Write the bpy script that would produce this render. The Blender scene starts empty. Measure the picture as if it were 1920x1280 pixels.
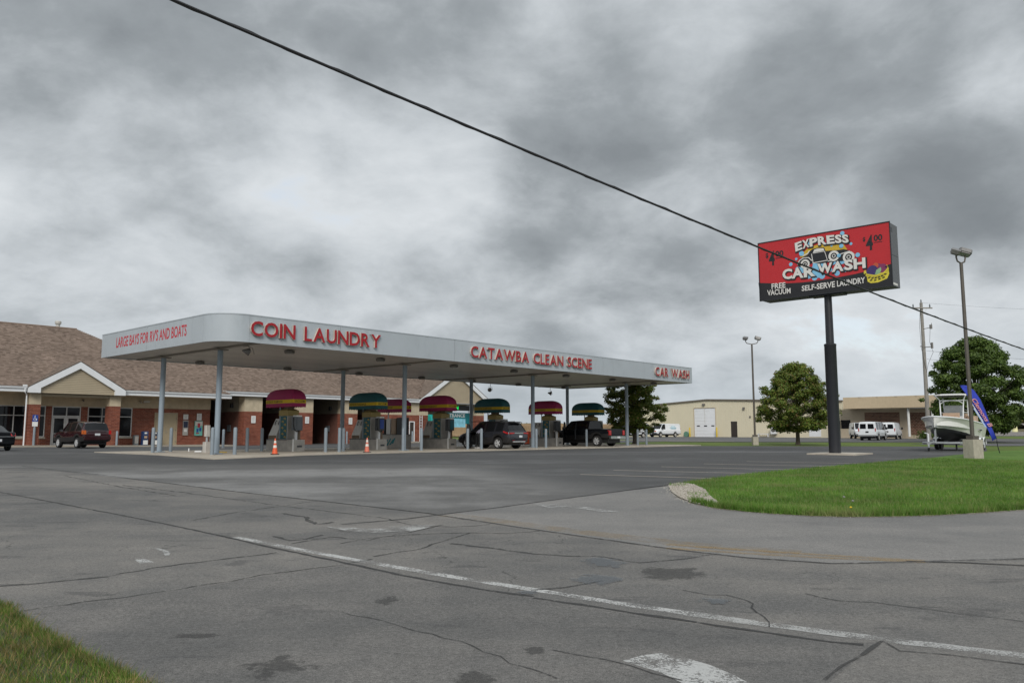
import bpy, bmesh, math, random
import numpy as np
from mathutils import Vector, Matrix

random.seed(7)
RNG = np.random.default_rng(11)
SC = bpy.context.scene
COL = SC.collection

# ------------------------------------------------------------------ camera
cam_d = bpy.data.cameras.new("camera")
cam_d.sensor_width = 36.0
cam_d.lens = 1496.0 / 1920.0 * 36.0
cam_d.clip_start = 0.05
cam_d.clip_end = 20000.0
cam = bpy.data.objects.new("camera", cam_d)
COL.objects.link(cam)
cam.location = (0.0, 0.0, 1.6)
cam.rotation_euler = (math.pi / 2 + math.atan(172.5 / 1496.0), 0.0, 0.0)
SC.camera = cam

# ------------------------------------------------------------------ exposure
SC.view_settings.view_transform = 'Standard'
SC.view_settings.look = 'None'
SC.view_settings.exposure = 0.58
SC.view_settings.gamma = 1.0
SC.view_settings.use_curve_mapping = False

# ------------------------------------------------------------------ world: overcast sky
SUN_EL, SUN_AZ = math.radians(36), math.radians(182)      # azimuth clockwise from +Y
world = bpy.data.worlds.new("World")
SC.world = world
world.use_nodes = True
world.cycles.sampling_method = 'MANUAL'
world.cycles.sample_map_resolution = 256
wt = world.node_tree
for n in list(wt.nodes):
    wt.nodes.remove(n)


class NT:
    """tiny helper around a node tree"""
    def __init__(s, tree):
        s.t = tree

    def n(s, typ, **kw):
        nd = s.t.nodes.new(typ)
        for k, val in kw.items():
            if k.startswith('i_'):
                key = k[2:]
                key = int(key) if key.isdigit() else key.replace('_', ' ')
                s.put(nd.inputs[key], val)
            else:
                setattr(nd, k, val)
        return nd

    def put(s, sock, val):
        if isinstance(val, bpy.types.NodeSocket):
            s.t.links.new(val, sock)
        elif isinstance(val, bpy.types.Node):
            s.t.links.new(val.outputs[0], sock)
        else:
            if sock.type == 'RGBA' and len(val) == 3:
                val = (*val, 1.0)
            sock.default_value = val

    def math(s, op, a, b=0.0, c=None, clamp=False):
        nd = s.t.nodes.new('ShaderNodeMath')
        nd.operation = op
        nd.use_clamp = clamp
        s.put(nd.inputs[0], a)
        s.put(nd.inputs[1], b)
        if c is not None:
            s.put(nd.inputs[2], c)
        return nd.outputs[0]

    def mix(s, f, a, b, blend='MIX'):
        nd = s.t.nodes.new('ShaderNodeMix')
        nd.data_type = 'RGBA'
        nd.blend_type = blend
        nd.clamp_factor = True
        s.put(nd.inputs[0], f)
        s.put(nd.inputs[6], a)
        s.put(nd.inputs[7], b)
        return nd.outputs[2]

    def noise(s, vec, scale, detail=4.0, rough=0.5, dist=0.0, out=0):
        nd = s.t.nodes.new('ShaderNodeTexNoise')
        s.put(nd.inputs['Vector'], vec)
        nd.inputs['Scale'].default_value = scale
        nd.inputs['Detail'].default_value = detail
        nd.inputs['Roughness'].default_value = rough
        nd.inputs['Distortion'].default_value = dist
        return nd.outputs[out]

    def ramp(s, f, stops, interp='LINEAR'):
        nd = s.t.nodes.new('ShaderNodeValToRGB')
        nd.color_ramp.interpolation = interp
        els = nd.color_ramp.elements
        while len(els) > 1:
            els.remove(els[-1])
        for i, (p, c) in enumerate(stops):
            e = els[0] if i == 0 else els.new(p)
            e.position = p
            if not hasattr(c, '__len__'):
                c = (c, c, c)
            e.color = (*c, 1.0) if len(c) == 3 else c
        s.put(nd.inputs[0], f)
        return nd.outputs[0]

    def smooth(s, x, lo, hi):
        nd = s.t.nodes.new('ShaderNodeMapRange')
        nd.interpolation_type = 'SMOOTHSTEP'
        s.put(nd.inputs[0], x)
        nd.inputs[1].default_value = lo
        nd.inputs[2].default_value = hi
        return nd.outputs[0]

    def mapping(s, vec, loc=(0, 0, 0), rot=(0, 0, 0), scale=(1, 1, 1)):
        nd = s.t.nodes.new('ShaderNodeMapping')
        s.put(nd.inputs[0], vec)
        nd.inputs[1].default_value = loc
        nd.inputs[2].default_value = rot
        nd.inputs[3].default_value = scale
        return nd.outputs[0]


W = NT(wt)
tc = W.n('ShaderNodeTexCoord')
sep = W.n('ShaderNodeSeparateXYZ', i_0=tc.outputs['Generated'])
dx, dy, dz = sep.outputs
zc = W.math('ADD', W.math('MAXIMUM', dz, 0.0), 0.50)
comb = W.n('ShaderNodeCombineXYZ', i_0=W.math('DIVIDE', dx, zc), i_1=W.math('DIVIDE', dy, zc), i_2=W.math('DIVIDE', W.math('MULTIPLY', dz, 1.5), zc))
cp = W.mapping(comb.outputs[0], loc=(-0.7, 0.1, 0.0))


def cloud(vec):
    """cloud density along a direction: broad masses, billows and fine curls"""
    warp = W.n('ShaderNodeVectorMath', operation='SCALE', i_0=W.noise(vec, 2.3, 3.0, 0.5, out=1), i_3=0.20)
    w_ = W.n('ShaderNodeVectorMath', operation='ADD', i_0=vec, i_1=warp.outputs[0]).outputs[0]
    big = W.noise(w_, 1.25, 2.0, 0.45)
    mid = W.noise(w_, 3.3, 4.0, 0.50)
    fin = W.noise(w_, 8.5, 9.0, 0.62)
    vo = W.n('ShaderNodeTexVoronoi', feature='SMOOTH_F1', i_Vector=w_, i_Scale=6.0)
    vo.inputs['Smoothness'].default_value = 0.6
    d = W.math('ADD', W.math('ADD', W.math('MULTIPLY', big, 0.42), W.math('MULTIPLY', mid, 0.46)), W.math('MULTIPLY', fin, 0.34))
    return W.math('SUBTRACT', W.math('ADD', d, 0.030), W.math('MULTIPLY', vo.outputs['Distance'], 0.20))


dens = cloud(cp)
above = cloud(W.mapping(cp, loc=(0.0, 0.0, 0.085)))
# billows catch the light on their upper sides and are grey beneath
dens = W.math('SUBTRACT', dens, W.math('MULTIPLY', W.math('SUBTRACT', dens, above), 0.55))
dens = W.math('ADD', W.math('MULTIPLY', dens, 1.12), -0.058)
far_l = W.smooth(dz, 0.02, 0.34)
dens = W.math('ADD', dens, W.math('MULTIPLY', W.math('SUBTRACT', far_l, 1.0), 0.03))
ccol = W.ramp(dens, [(0.36, (0.52, 0.542, 0.56)), (0.425, (0.455, 0.48, 0.50)), (0.495, (0.39, 0.416, 0.437)), (0.56, (0.315, 0.339, 0.358)),
                     (0.64, (0.225, 0.246, 0.262)), (0.74, (0.168, 0.185, 0.199)), (0.92, (0.122, 0.137, 0.149))])
nish = W.n('ShaderNodeTexSky', sky_type='NISHITA', sun_disc=False, sun_elevation=SUN_EL, sun_rotation=SUN_AZ)
# the few thin places where blue shows through
hole = W.math('MULTIPLY', W.smooth(dens, 0.42, 0.36), 0.25)
hor = W.smooth(dz, 0.16, 0.0)
ccol = W.mix(W.math('MULTIPLY', hor, 0.45), ccol, (0.40, 0.445, 0.48))
# overhead an overcast sky is brighter than near the horizon
zen = W.math('ADD', 1.0, W.math('MULTIPLY', W.smooth(dz, 0.48, 1.0), 0.9))
vs = W.n('ShaderNodeVectorMath', operation='SCALE', i_0=ccol, i_3=W.math('MULTIPLY', zen, 1.0 * 10.0))
skyc = W.mix(hole, vs.outputs[0], nish.outputs[0])
bg = W.n('ShaderNodeBackground', i_Color=skyc, i_Strength=0.1)
wo = W.n('ShaderNodeOutputWorld', i_Surface=bg.outputs[0])

sun_d = bpy.data.lights.new("sun", 'SUN')
sun_d.energy = 1.5
sun_d.angle = math.radians(25)
sun_d.color = (1.0, 0.965, 0.91)
sun = bpy.data.objects.new("sun", sun_d)
COL.objects.link(sun)
_sd = Vector((math.sin(SUN_AZ) * math.cos(SUN_EL), math.cos(SUN_AZ) * math.cos(SUN_EL), math.sin(SUN_EL)))
sun.rotation_euler = _sd.to_track_quat('Z', 'Y').to_euler()
sun.location = (-10, -20, 40)

# ------------------------------------------------------------------ materials
MATS = {}


def pm(name, col, rough=0.6, metal=0.0, var=0.12, vscale=3.0, bump=0.0, bscale=40.0, spec=0.5, dirt=0.0, emit=0.0, coat=0.0, trans=0.0):
    """plain procedural surface: base colour with soft noise variation, optional dirt and fine bump"""
    m = bpy.data.materials.new(name)
    m.use_nodes = True
    T = NT(m.node_tree)
    b = m.node_tree.nodes['Principled BSDF']
    tcn = T.n('ShaderNodeTexCoord')
    o = tcn.outputs['Object']
    f = T.noise(o, vscale, 5.0, 0.6)
    lo = tuple(c * (1 - var) for c in col)
    hi = tuple(min(1, c * (1 + var)) for c in col)
    c = T.ramp(f, [(0.3, lo), (0.7, hi)])
    if dirt:
        g = T.noise(T.mapping(o, scale=(1.0, 1.0, 0.25)), vscale * 1.7 + 1.0, 7.0, 0.68, 0.3)
        c = T.mix(T.math('MULTIPLY', T.smooth(g, 0.5, 0.75), dirt), c, tuple(x * 0.35 + 0.02 for x in col))
    T.put(b.inputs['Base Color'], c)
    b.inputs['Roughness'].default_value = rough
    b.inputs['Metallic'].default_value = metal
    b.inputs['Specular IOR Level'].default_value = spec
    if coat:
        b.inputs['Coat Weight'].default_value = coat
        b.inputs['Coat Roughness'].default_value = 0.05
    if bump:
        bn = T.n('ShaderNodeBump', i_Strength=bump, i_Distance=0.02)
        T.put(bn.inputs['Height'], T.noise(o, bscale, 4.0, 0.6))
        T.put(b.inputs['Normal'], bn.outputs[0])
    if emit:
        T.put(b.inputs['Emission Color'], c)
        b.inputs['Emission Strength'].default_value = emit
    if trans:
        b.inputs['Transmission Weight'].default_value = trans
    MATS[name] = m
    return m


def asphalt(name, dark, light, wear_scale, streak, speck=0.5, warm=(1.0, 0.985, 0.955), cracks=0.0, patch=0.0, lo=0.38, hi=0.66, seal=None):
    m = bpy.data.materials.new(name)
    m.use_nodes = True
    T = NT(m.node_tree)
    b = m.node_tree.nodes['Principled BSDF']
    o = T.n('ShaderNodeTexCoord').outputs['Object']
    d = tuple(dark * w for w in (1.02, 1.0, 0.965))
    l = tuple(light * w for w in warm)
    st = T.mapping(o, rot=(0, 0, math.radians(8)), scale=(1.0 / streak, 1.0, 1.0))
    f1 = T.noise(st, wear_scale, 5.0, 0.58, 0.4)
    f2 = T.noise(o, wear_scale * 4.3, 6.0, 0.62)
    f = T.math('ADD', T.math('MULTIPLY', f1, 0.68), T.math('MULTIPLY', f2, 0.32))
    c = T.mix(T.smooth(f, lo, hi), d, l)
    if seal:
        # the lot was sealed again round the pad and in the stalls; the coat wears through in streaks towards the road
        sp_ = T.n('ShaderNodeSeparateXYZ', i_0=o)
        m1 = T.smooth(sp_.outputs[1], 25.0, 32.5)
        m2 = T.smooth(T.math('ADD', sp_.outputs[0], T.math('MULTIPLY', T.math('SUBTRACT', sp_.outputs[1], 20.0), 0.35)), -3.0, 5.0)
        mk = T.math('ADD', T.math('MAXIMUM', m1, m2), T.math('MULTIPLY', T.math('SUBTRACT', f, 0.52), 2.6))
        c = T.mix(T.smooth(mk, 0.30, 0.85), c, T.mix(T.smooth(f, 0.48, 0.68), (seal[0],) * 3, (seal[1],) * 3))
    if patch:
        pn = T.noise(T.mapping(o, loc=(3.7, 9.1, 0), rot=(0, 0, 0.7), scale=(0.8, 2.2, 1)), 0.85, 5.0, 0.62, 0.5)
        c = T.mix(T.math('MULTIPLY', T.smooth(pn, 0.60, 0.66), patch), c, (0.045, 0.045, 0.047))
        pn2 = T.noise(T.mapping(o, loc=(13.7, 2.1, 0), scale=(1.0, 1.6, 1)), 2.3, 5.0, 0.62, 0.3)
        c = T.mix(T.math('MULTIPLY', T.smooth(pn2, 0.66, 0.70), patch * 0.8), c, (0.05, 0.05, 0.05))
    if cracks:
        wv = T.noise(o, 1.7, 4.0, 0.6, out=1)
        wo2 = T.n('ShaderNodeVectorMath', operation='SCALE', i_0=wv, i_3=0.55)
        ad = T.n('ShaderNodeVectorMath', operation='ADD', i_0=o, i_1=wo2.outputs[0])
        vo = T.n('ShaderNodeTexVoronoi', feature='DISTANCE_TO_EDGE', i_Vector=ad.outputs[0], i_Scale=0.75)
        line = T.smooth(vo.outputs[0], 0.012, 0.004)
        msk = T.smooth(T.noise(T.mapping(o, loc=(5, 1, 0)), 0.32, 3.0, 0.55), 0.50, 0.62)
        fine = T.smooth(T.noise(o, 6.0, 3.0, 0.6), 0.35, 0.6)
        c = T.mix(T.math('MULTIPLY', T.math('MULTIPLY', line, msk), T.math('MULTIPLY', fine, cracks)), c, (0.022, 0.022, 0.022))
        vo2 = T.n('ShaderNodeTexVoronoi', feature='DISTANCE_TO_EDGE', i_Vector=ad.outputs[0], i_Scale=2.3)
        msk2 = T.smooth(T.noise(T.mapping(o, loc=(1, 17, 0)), 0.55, 3.0, 0.55), 0.60, 0.70)
        c = T.mix(T.math('MULTIPLY', T.math('MULTIPLY', T.smooth(vo2.outputs[0], 0.02, 0.006), msk2), cracks * 0.8), c, (0.025, 0.025, 0.025))
    sp = T.noise(o, 95.0, 2.0, 0.75)
    sp2 = T.noise(o, 31.0, 3.0, 0.8)
    sp = T.math('ADD', T.math('MULTIPLY', sp, 0.6), T.math('MULTIPLY', sp2, 0.4))
    k = T.ramp(sp, [(0.30, 1 - 0.75 * speck), (0.5, 1.0), (0.72, 1 + 1.0 * speck)])
    c = T.mix(1.0, c, k, 'MULTIPLY')
    T.put(b.inputs['Base Color'], c)
    T.put(b.inputs['Roughness'], T.math('ADD', 0.80, T.math('MULTIPLY', f2, 0.2)))
    b.inputs['Specular IOR Level'].default_value = 0.28
    bn = T.n('ShaderNodeBump', i_Strength=0.55, i_Distance=0.006)
    T.put(bn.inputs['Height'], sp)
    T.put(b.inputs['Normal'], bn.outputs[0])
    MATS[name] = m
    return m


def worn_paint(name, col, cut, scale=14.0, amax=0.95, soft=0.05, big=0.35, rough=0.8):
    """thin coat on the road that has worn through: opacity from noise"""
    m = bpy.data.materials.new(name)
    m.use_nodes = True
    T = NT(m.node_tree)
    b = m.node_tree.nodes['Principled BSDF']
    o = T.n('ShaderNodeTexCoord').outputs['Object']
    f = T.noise(o, scale, 5.0, 0.7)
    g = T.noise(o, 2.2, 5.0, 0.65)
    s = T.math('ADD', T.math('MULTIPLY', f, 1 - big), T.math('MULTIPLY', g, big))
    T.put(b.inputs['Alpha'], T.math('MULTIPLY', T.smooth(s, cut - soft, cut + soft), amax))
    T.put(b.inputs['Base Color'], T.ramp(f, [(0.3, tuple(c * 0.8 for c in col)), (0.7, col)]))
    b.inputs['Roughness'].default_value = rough
    b.inputs['Specular IOR Level'].default_value = 0.3
    MATS[name] = m
    return m


def stain_mat(name, col, amax, rough, spec=0.3):
    """irregular blot that fades out at its rim; the object's own coordinates run from -1 to 1"""
    m = bpy.data.materials.new(name)
    m.use_nodes = True
    T = NT(m.node_tree)
    b = m.node_tree.nodes['Principled BSDF']
    o = T.n('ShaderNodeTexCoord').outputs['Object']
    oi = T.n('ShaderNodeObjectInfo')
    off = T.n('ShaderNodeCombineXYZ', i_0=T.math('MULTIPLY', oi.outputs['Random'], 40.0), i_1=T.math('MULTIPLY', oi.outputs['Random'], 17.0))
    q = T.n('ShaderNodeVectorMath', operation='ADD', i_0=o, i_1=off.outputs[0])
    ln = T.n('ShaderNodeVectorMath', operation='LENGTH', i_0=T.mapping(o, scale=(1, 1, 0)))
    n1 = T.noise(q, 1.8, 6.0, 0.65, 0.4)
    n2 = T.noise(q, 9.0, 4.0, 0.7)
    s = T.math('SUBTRACT', T.math('ADD', T.math('MULTIPLY', n1, 1.9), T.math('MULTIPLY', n2, 0.5)), T.math('MULTIPLY', ln.outputs['Value'], 0.9))
    T.put(b.inputs['Alpha'], T.math('MULTIPLY', T.math('MULTIPLY', T.smooth(s, 0.58, 0.82), T.smooth(ln.outputs['Value'], 1.0, 0.75)), amax))
    b.inputs['Base Color'].default_value = (*col, 1)
    b.inputs['Roughness'].default_value = rough
    b.inputs['Specular IOR Level'].default_value = spec
    MATS[name] = m


stain_mat('oil_stain', (0.058, 0.057, 0.055), 0.42, 0.8)
stain_mat('puddle', (0.125, 0.138, 0.150), 0.5, 0.5)


def grass_mat(name, a, bcol, dry, dryamt):
    m = bpy.data.materials.new(name)
    m.use_nodes = True
    T = NT(m.node_tree)
    b = m.node_tree.nodes['Principled BSDF']
    o = T.n('ShaderNodeTexCoord').outputs['Object']
    f = T.noise(o, 0.5, 6.0, 0.62, 0.3)
    g = T.noise(T.mapping(o, scale=(0.5, 2.0, 1.0)), 6.0, 6.0, 0.7)
    c = T.mix(T.smooth(T.math('ADD', T.math('MULTIPLY', f, 0.5), T.math('MULTIPLY', g, 0.5)), 0.36, 0.64), a, bcol)
    d = T.noise(T.mapping(o, loc=(4, 4, 0), scale=(0.35, 1.4, 1.0)), 0.9, 6.0, 0.66, 0.5)
    c = T.mix(T.math('MULTIPLY', T.smooth(d, 0.58, 0.70), dryamt), c, dry)
    T.put(b.inputs['Base Color'], c)
    b.inputs['Roughness'].default_value = 0.8
    b.inputs['Specular IOR Level'].default_value = 0.2
    bn = T.n('ShaderNodeBump', i_Strength=0.6, i_Distance=0.03)
    T.put(bn.inputs['Height'], T.noise(o, 28.0, 4.0, 0.7))
    T.put(b.inputs['Normal'], bn.outputs[0])
    MATS[name] = m
    return m


def island_mat(name, cols, rough=0.8, bumpscale=0.0, blotch=0.0, bscale=1.5, trans=False, spec=0.3, dry=None):
    """colour chosen per loose piece (brick, shingle, leaf, blade)"""
    m = bpy.data.materials.new(name)
    m.use_nodes = True
    T = NT(m.node_tree)
    b = m.node_tree.nodes['Principled BSDF']
    g = T.n('ShaderNodeNewGeometry')
    c = T.ramp(g.outputs['Random Per Island'], [(i / max(1, len(cols) - 1), col) for i, col in enumerate(cols)])
    o = T.n('ShaderNodeTexCoord').outputs['Object']
    if blotch:
        k = T.ramp(T.noise(o, bscale, 5.0, 0.6), [(0.3, 1 - blotch), (0.7, 1 + blotch)])
        c = T.mix(1.0, c, k, 'MULTIPLY')
    if dry:
        dn = T.noise(T.mapping(o, loc=(4, 4, 0), scale=(0.45, 1.3, 0.0)), dry[1], 5.0, 0.66, 0.5)
        c = T.mix(T.math('MULTIPLY', T.smooth(dn, dry[2], dry[3]), 0.75), c, dry[0])
    T.put(b.inputs['Base Color'], c)
    b.inputs['Roughness'].default_value = rough
    b.inputs['Specular IOR Level'].default_value = spec
    if bumpscale:
        bn = T.n('ShaderNodeBump', i_Strength=0.4, i_Distance=0.01)
        T.put(bn.inputs['Height'], T.noise(o, bumpscale, 4.0, 0.65))
        T.put(b.inputs['Normal'], bn.outputs[0])
    if trans:
        tr = T.n('ShaderNodeBsdfTranslucent', i_Color=c)
        ms = T.n('ShaderNodeMixShader', i_0=0.28, i_1=b.outputs[0], i_2=tr.outputs[0])
        T.put(m.node_tree.nodes['Material Output'].inputs[0], ms.outputs[0])
    MATS[name] = m
    return m


asphalt('asphalt_road', 0.104, 0.172, 0.30, 3.0, 0.95, cracks=0.6, patch=0.42, warm=(1.05, 0.985, 0.90))
asphalt('asphalt_lane', 0.094, 0.146, 0.35, 2.5, 1.0, cracks=0.25, patch=0.30, warm=(1.04, 0.985, 0.92))
asphalt('asphalt_drive', 0.142, 0.200, 0.30, 4.0, 0.75, cracks=0.0, patch=0.12, warm=(1.03, 0.985, 0.925))
asphalt('asphalt_lot', 0.10, 0.20, 0.16, 5.0, 0.6, cracks=0.35, patch=0.0, lo=0.42, hi=0.60, seal=(0.064, 0.125))
asphalt('asphalt_sealed', 0.07, 0.15, 0.20, 7.0, 0.35, cracks=0.0, patch=0.0, lo=0.46, hi=0.66, warm=(1.0, 1.0, 1.0))
asphalt('asphalt_far', 0.085, 0.12, 0.1, 6.0, 0.2, warm=(1.0, 1.0, 1.02))
worn_paint('tar', (0.048, 0.047, 0.046), 0.42, 18.0, 0.85, 0.08)
worn_paint('tar_old', (0.062, 0.061, 0.059), 0.45, 14.0, 0.72, 0.08, 0.5)
worn_paint('paint_white', (0.53, 0.53, 0.515), 0.475, 45.0, 0.82, 0.06, 0.5)
worn_paint('paint_white_old', (0.45, 0.45, 0.435), 0.485, 60.0, 0.8, 0.05, 0.5)
worn_paint('stall_paint', (0.40, 0.36, 0.30), 0.40, 20.0, 0.9)
worn_paint('paint_yellow', (0.42, 0.27, 0.09), 0.48, 50.0, 0.42, 0.08, 0.4)
worn_paint('paint_orange', (0.36, 0.26, 0.14), 0.50, 30.0, 0.30, 0.14, 0.8)
pm('concrete', (0.42, 0.375, 0.31), 0.85, var=0.14, vscale=0.7, bump=0.3, bscale=30, dirt=0.35)
pm('concrete_walk', (0.34, 0.30, 0.245), 0.85, var=0.12, vscale=0.6, bump=0.2, bscale=30, dirt=0.25)
pm('concrete_block', (0.40, 0.365, 0.30), 0.85, var=0.14, vscale=5, bump=0.5, bscale=40, dirt=0.4)
grass_mat('grass_ground', (0.057, 0.118, 0.015), (0.109, 0.193, 0.032), (0.218, 0.187, 0.086), 0.75)
grass_mat('grass_far', (0.072, 0.110, 0.015), (0.108, 0.149, 0.026), (0.134, 0.115, 0.054), 0.4)
island_mat('grass_blade', [(0.064, 0.146, 0.015), (0.095, 0.202, 0.026), (0.128, 0.243, 0.035), (0.109, 0.214, 0.030), (0.243, 0.249, 0.095)], 0.6, blotch=0.38, bscale=0.7, trans=True, dry=((0.230, 0.231, 0.094), 0.9, 0.52, 0.62))
island_mat('grass_verge', [(0.050, 0.104, 0.012), (0.084, 0.162, 0.023), (0.134, 0.198, 0.035), (0.101, 0.166, 0.023), (0.268, 0.198, 0.082), (0.335, 0.229, 0.117)], 0.55, blotch=0.5, bscale=2.8, trans=True, dry=((0.20, 0.15, 0.06), 1.9, 0.52, 0.68))
pm('soil', (0.055, 0.062, 0.020), 0.9, var=0.3, vscale=6, bump=0.6, bscale=50)
island_mat('gravel', [(0.20, 0.18, 0.15), (0.32, 0.29, 0.25), (0.44, 0.41, 0.36), (0.27, 0.24, 0.20)], 0.85)
pm('gravel_bed', (0.19, 0.165, 0.13), 0.9, var=0.25, vscale=14, bump=0.8, bscale=60)
island_mat('corn', [(0.37, 0.26, 0.165), (0.40, 0.285, 0.18), (0.35, 0.245, 0.15)], 0.9, blotch=0.2, bscale=0.2)
island_mat('leaf_green', [(0.041, 0.078, 0.016), (0.076, 0.126, 0.023), (0.116, 0.170, 0.036), (0.060, 0.102, 0.019)], 0.5, blotch=0.5, bscale=0.8, trans=True)
island_mat('leaf_turning', [(0.056, 0.103, 0.016), (0.113, 0.175, 0.028), (0.187, 0.214, 0.037), (0.085, 0.143, 0.024), (0.151, 0.191, 0.037), (0.227, 0.143, 0.056)], 0.5, blotch=0.5, bscale=0.8, trans=True)
island_mat('leaf_far', [(0.039, 0.058, 0.029), (0.058, 0.081, 0.034), (0.078, 0.098, 0.039)], 0.8, blotch=0.3, bscale=0.08)
island_mat('leaf_yellowing', [(0.10, 0.10, 0.02), (0.15, 0.13, 0.025), (0.08, 0.095, 0.02)], 0.7, blotch=0.3, bscale=0.2)
pm('bark', (0.095, 0.078, 0.06), 0.9, var=0.3, vscale=6, bump=0.8, bscale=25)
pm('canopy_metal', (0.40, 0.438, 0.468), 0.42, var=0.04, vscale=0.5, spec=0.5, dirt=0.18)
pm('column_paint', (0.27, 0.325, 0.375), 0.45, var=0.05, vscale=0.7, dirt=0.12)
pm('bollard_paint', (0.22, 0.26, 0.295), 0.5, var=0.1, vscale=2.0, dirt=0.25)
pm('soffit', (0.56, 0.525, 0.48), 0.38, var=0.12, vscale=0.35, dirt=0.25)
pm('beam_paint', (0.26, 0.235, 0.205), 0.6)
pm('sign_red', (0.34, 0.008, 0.015), 0.38, var=0.08, vscale=1.5)
pm('letter_return', (0.52, 0.46, 0.40), 0.5, var=0.08)
pm('print_red', (0.50, 0.030, 0.045), 0.5, var=0.06)
pm('fixture', (0.16, 0.15, 0.14), 0.5, metal=0.2)
pm('lens_dim', (0.42, 0.43, 0.42), 0.25)
island_mat('brick', [(0.167, 0.050, 0.033), (0.219, 0.071, 0.045), (0.271, 0.093, 0.056), (0.190, 0.060, 0.039), (0.242, 0.085, 0.053)], 0.85, blotch=0.15, bscale=0.7)
pm('mortar', (0.44, 0.33, 0.26), 0.9, var=0.12, vscale=5)
island_mat('brick_brown', [(0.085, 0.042, 0.03), (0.14, 0.07, 0.046), (0.19, 0.10, 0.07), (0.11, 0.052, 0.038)], 0.85)
pm('split_block', (0.50, 0.42, 0.30), 0.9, var=0.12, vscale=2.2, bump=0.6, bscale=35, dirt=0.2)
island_mat('shingle', [(0.114, 0.081, 0.062), (0.189, 0.139, 0.108), (0.260, 0.194, 0.154), (0.157, 0.114, 0.088), (0.217, 0.161, 0.125)], 0.9, blotch=0.12, bscale=0.35)
pm('roof_deck', (0.12, 0.095, 0.075), 0.9)
pm('white_trim', (0.74, 0.755, 0.77), 0.45, var=0.03, dirt=0.06)
pm('siding', (0.39, 0.325, 0.225), 0.6, var=0.05, vscale=1.0)
pm('window_frame', (0.50, 0.50, 0.49), 0.4, metal=0.2)
pm('pane_dark', (0.010, 0.011, 0.013), 0.06, var=0.3, spec=0.28)
pm('interior_dark', (0.018, 0.018, 0.02), 0.9)
pm('door_tan', (0.40, 0.33, 0.22), 0.5, var=0.04)
pm('door_dark', (0.035, 0.027, 0.022), 0.4)
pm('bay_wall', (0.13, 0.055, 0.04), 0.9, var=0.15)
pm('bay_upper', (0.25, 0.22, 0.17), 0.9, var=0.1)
pm('paper_white', (0.72, 0.72, 0.70), 0.6, var=0.05)
pm('grey_print', (0.30, 0.30, 0.31), 0.7)
pm('steel', (0.42, 0.40, 0.37), 0.45, metal=0.35, var=0.15, vscale=4, dirt=0.3)
pm('steel_light', (0.52, 0.50, 0.46), 0.5, metal=0.15, var=0.12, vscale=5, dirt=0.25)
pm('galvanised', (0.46, 0.47, 0.48), 0.4, metal=0.6, var=0.1)
pm('station_dark', (0.055, 0.060, 0.065), 0.45)
pm('machine_grey', (0.13, 0.145, 0.16), 0.4)
pm('olive_yellow', (0.30, 0.225, 0.075), 0.6, var=0.08, dirt=0.12)
pm('station_brown', (0.17, 0.12, 0.075), 0.6)
pm('teal_panel', (0.012, 0.10, 0.12), 0.5, var=0.1)
pm('mustard', (0.40, 0.27, 0.05), 0.55)
pm('awning_magenta', (0.30, 0.012, 0.085), 0.65, var=0.1, vscale=2.0)
pm('awning_teal', (0.006, 0.088, 0.10), 0.65, var=0.1, vscale=2.0)
pm('awning_yellow', (0.62, 0.42, 0.008), 0.65, var=0.06)
pm('ink_dark', (0.055, 0.04, 0.02), 0.7)
pm('cone_orange', (0.72, 0.11, 0.035), 0.5, var=0.06)
pm('cone_faded', (0.62, 0.17, 0.11), 0.55, var=0.06)
pm('cone_white', (0.70, 0.64, 0.58), 0.4, var=0.05)
pm('rubber', (0.016, 0.016, 0.017), 0.8)
pm('car_black', (0.007, 0.008, 0.010), 0.25, spec=0.22, coat=0.0, var=0.05)
pm('car_maroon', (0.032, 0.005, 0.008), 0.2, coat=0.6, metal=0.2, var=0.05)
pm('car_grey', (0.030, 0.032, 0.040), 0.25, coat=0.4, metal=0.3, var=0.05)
pm('car_white', (0.72, 0.74, 0.76), 0.3, coat=0.4, var=0.03)
pm('car_glass', (0.008, 0.009, 0.011), 0.06, spec=0.32)
pm('car_trim', (0.018, 0.018, 0.019), 0.5)
pm('chrome', (0.60, 0.61, 0.62), 0.15, metal=1.0)
pm('alloy', (0.60, 0.61, 0.62), 0.3, metal=0.25)
pm('tail_red', (0.42, 0.012, 0.014), 0.2, coat=0.5)
pm('tail_amber', (0.55, 0.13, 0.03), 0.2, coat=0.5)
pm('head_lens', (0.55, 0.58, 0.6), 0.1, coat=0.5)
pm('plate', (0.62, 0.64, 0.66), 0.4)
pm('bumper_grey', (0.22, 0.225, 0.23), 0.5)
pm('siding_cream', (0.63, 0.575, 0.435), 0.5, var=0.03, vscale=0.4)
pm('roof_edge', (0.15, 0.125, 0.10), 0.5)
pm('door_white', (0.70, 0.71, 0.73), 0.45, var=0.03)
pm('tan_fascia', (0.50, 0.40, 0.27), 0.7, var=0.06, dirt=0.12)
pm('tan_wall', (0.43, 0.36, 0.265), 0.8, var=0.05)
pm('safety_yellow', (0.62, 0.44, 0.03), 0.5)
pm('pole_brown', (0.105, 0.092, 0.078), 0.5, metal=0.2)
pm('lamp_head', (0.17, 0.165, 0.16), 0.4, metal=0.3)
pm('sign_black', (0.020, 0.021, 0.026), 0.4, var=0.08)
pm('sign_side', (0.085, 0.088, 0.096), 0.45, var=0.05)
pm('sign_face_red', (0.47, 0.020, 0.026), 0.35, var=0.03)
pm('print_white', (0.66, 0.64, 0.61), 0.5, var=0.03)
pm('print_black', (0.014, 0.014, 0.017), 0.5)
pm('print_yellow', (0.55, 0.36, 0.03), 0.5)
pm('print_lemon', (0.62, 0.52, 0.05), 0.5)
pm('print_blue', (0.20, 0.47, 0.68), 0.5)
pm('print_purple', (0.045, 0.03, 0.14), 0.5)
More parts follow.
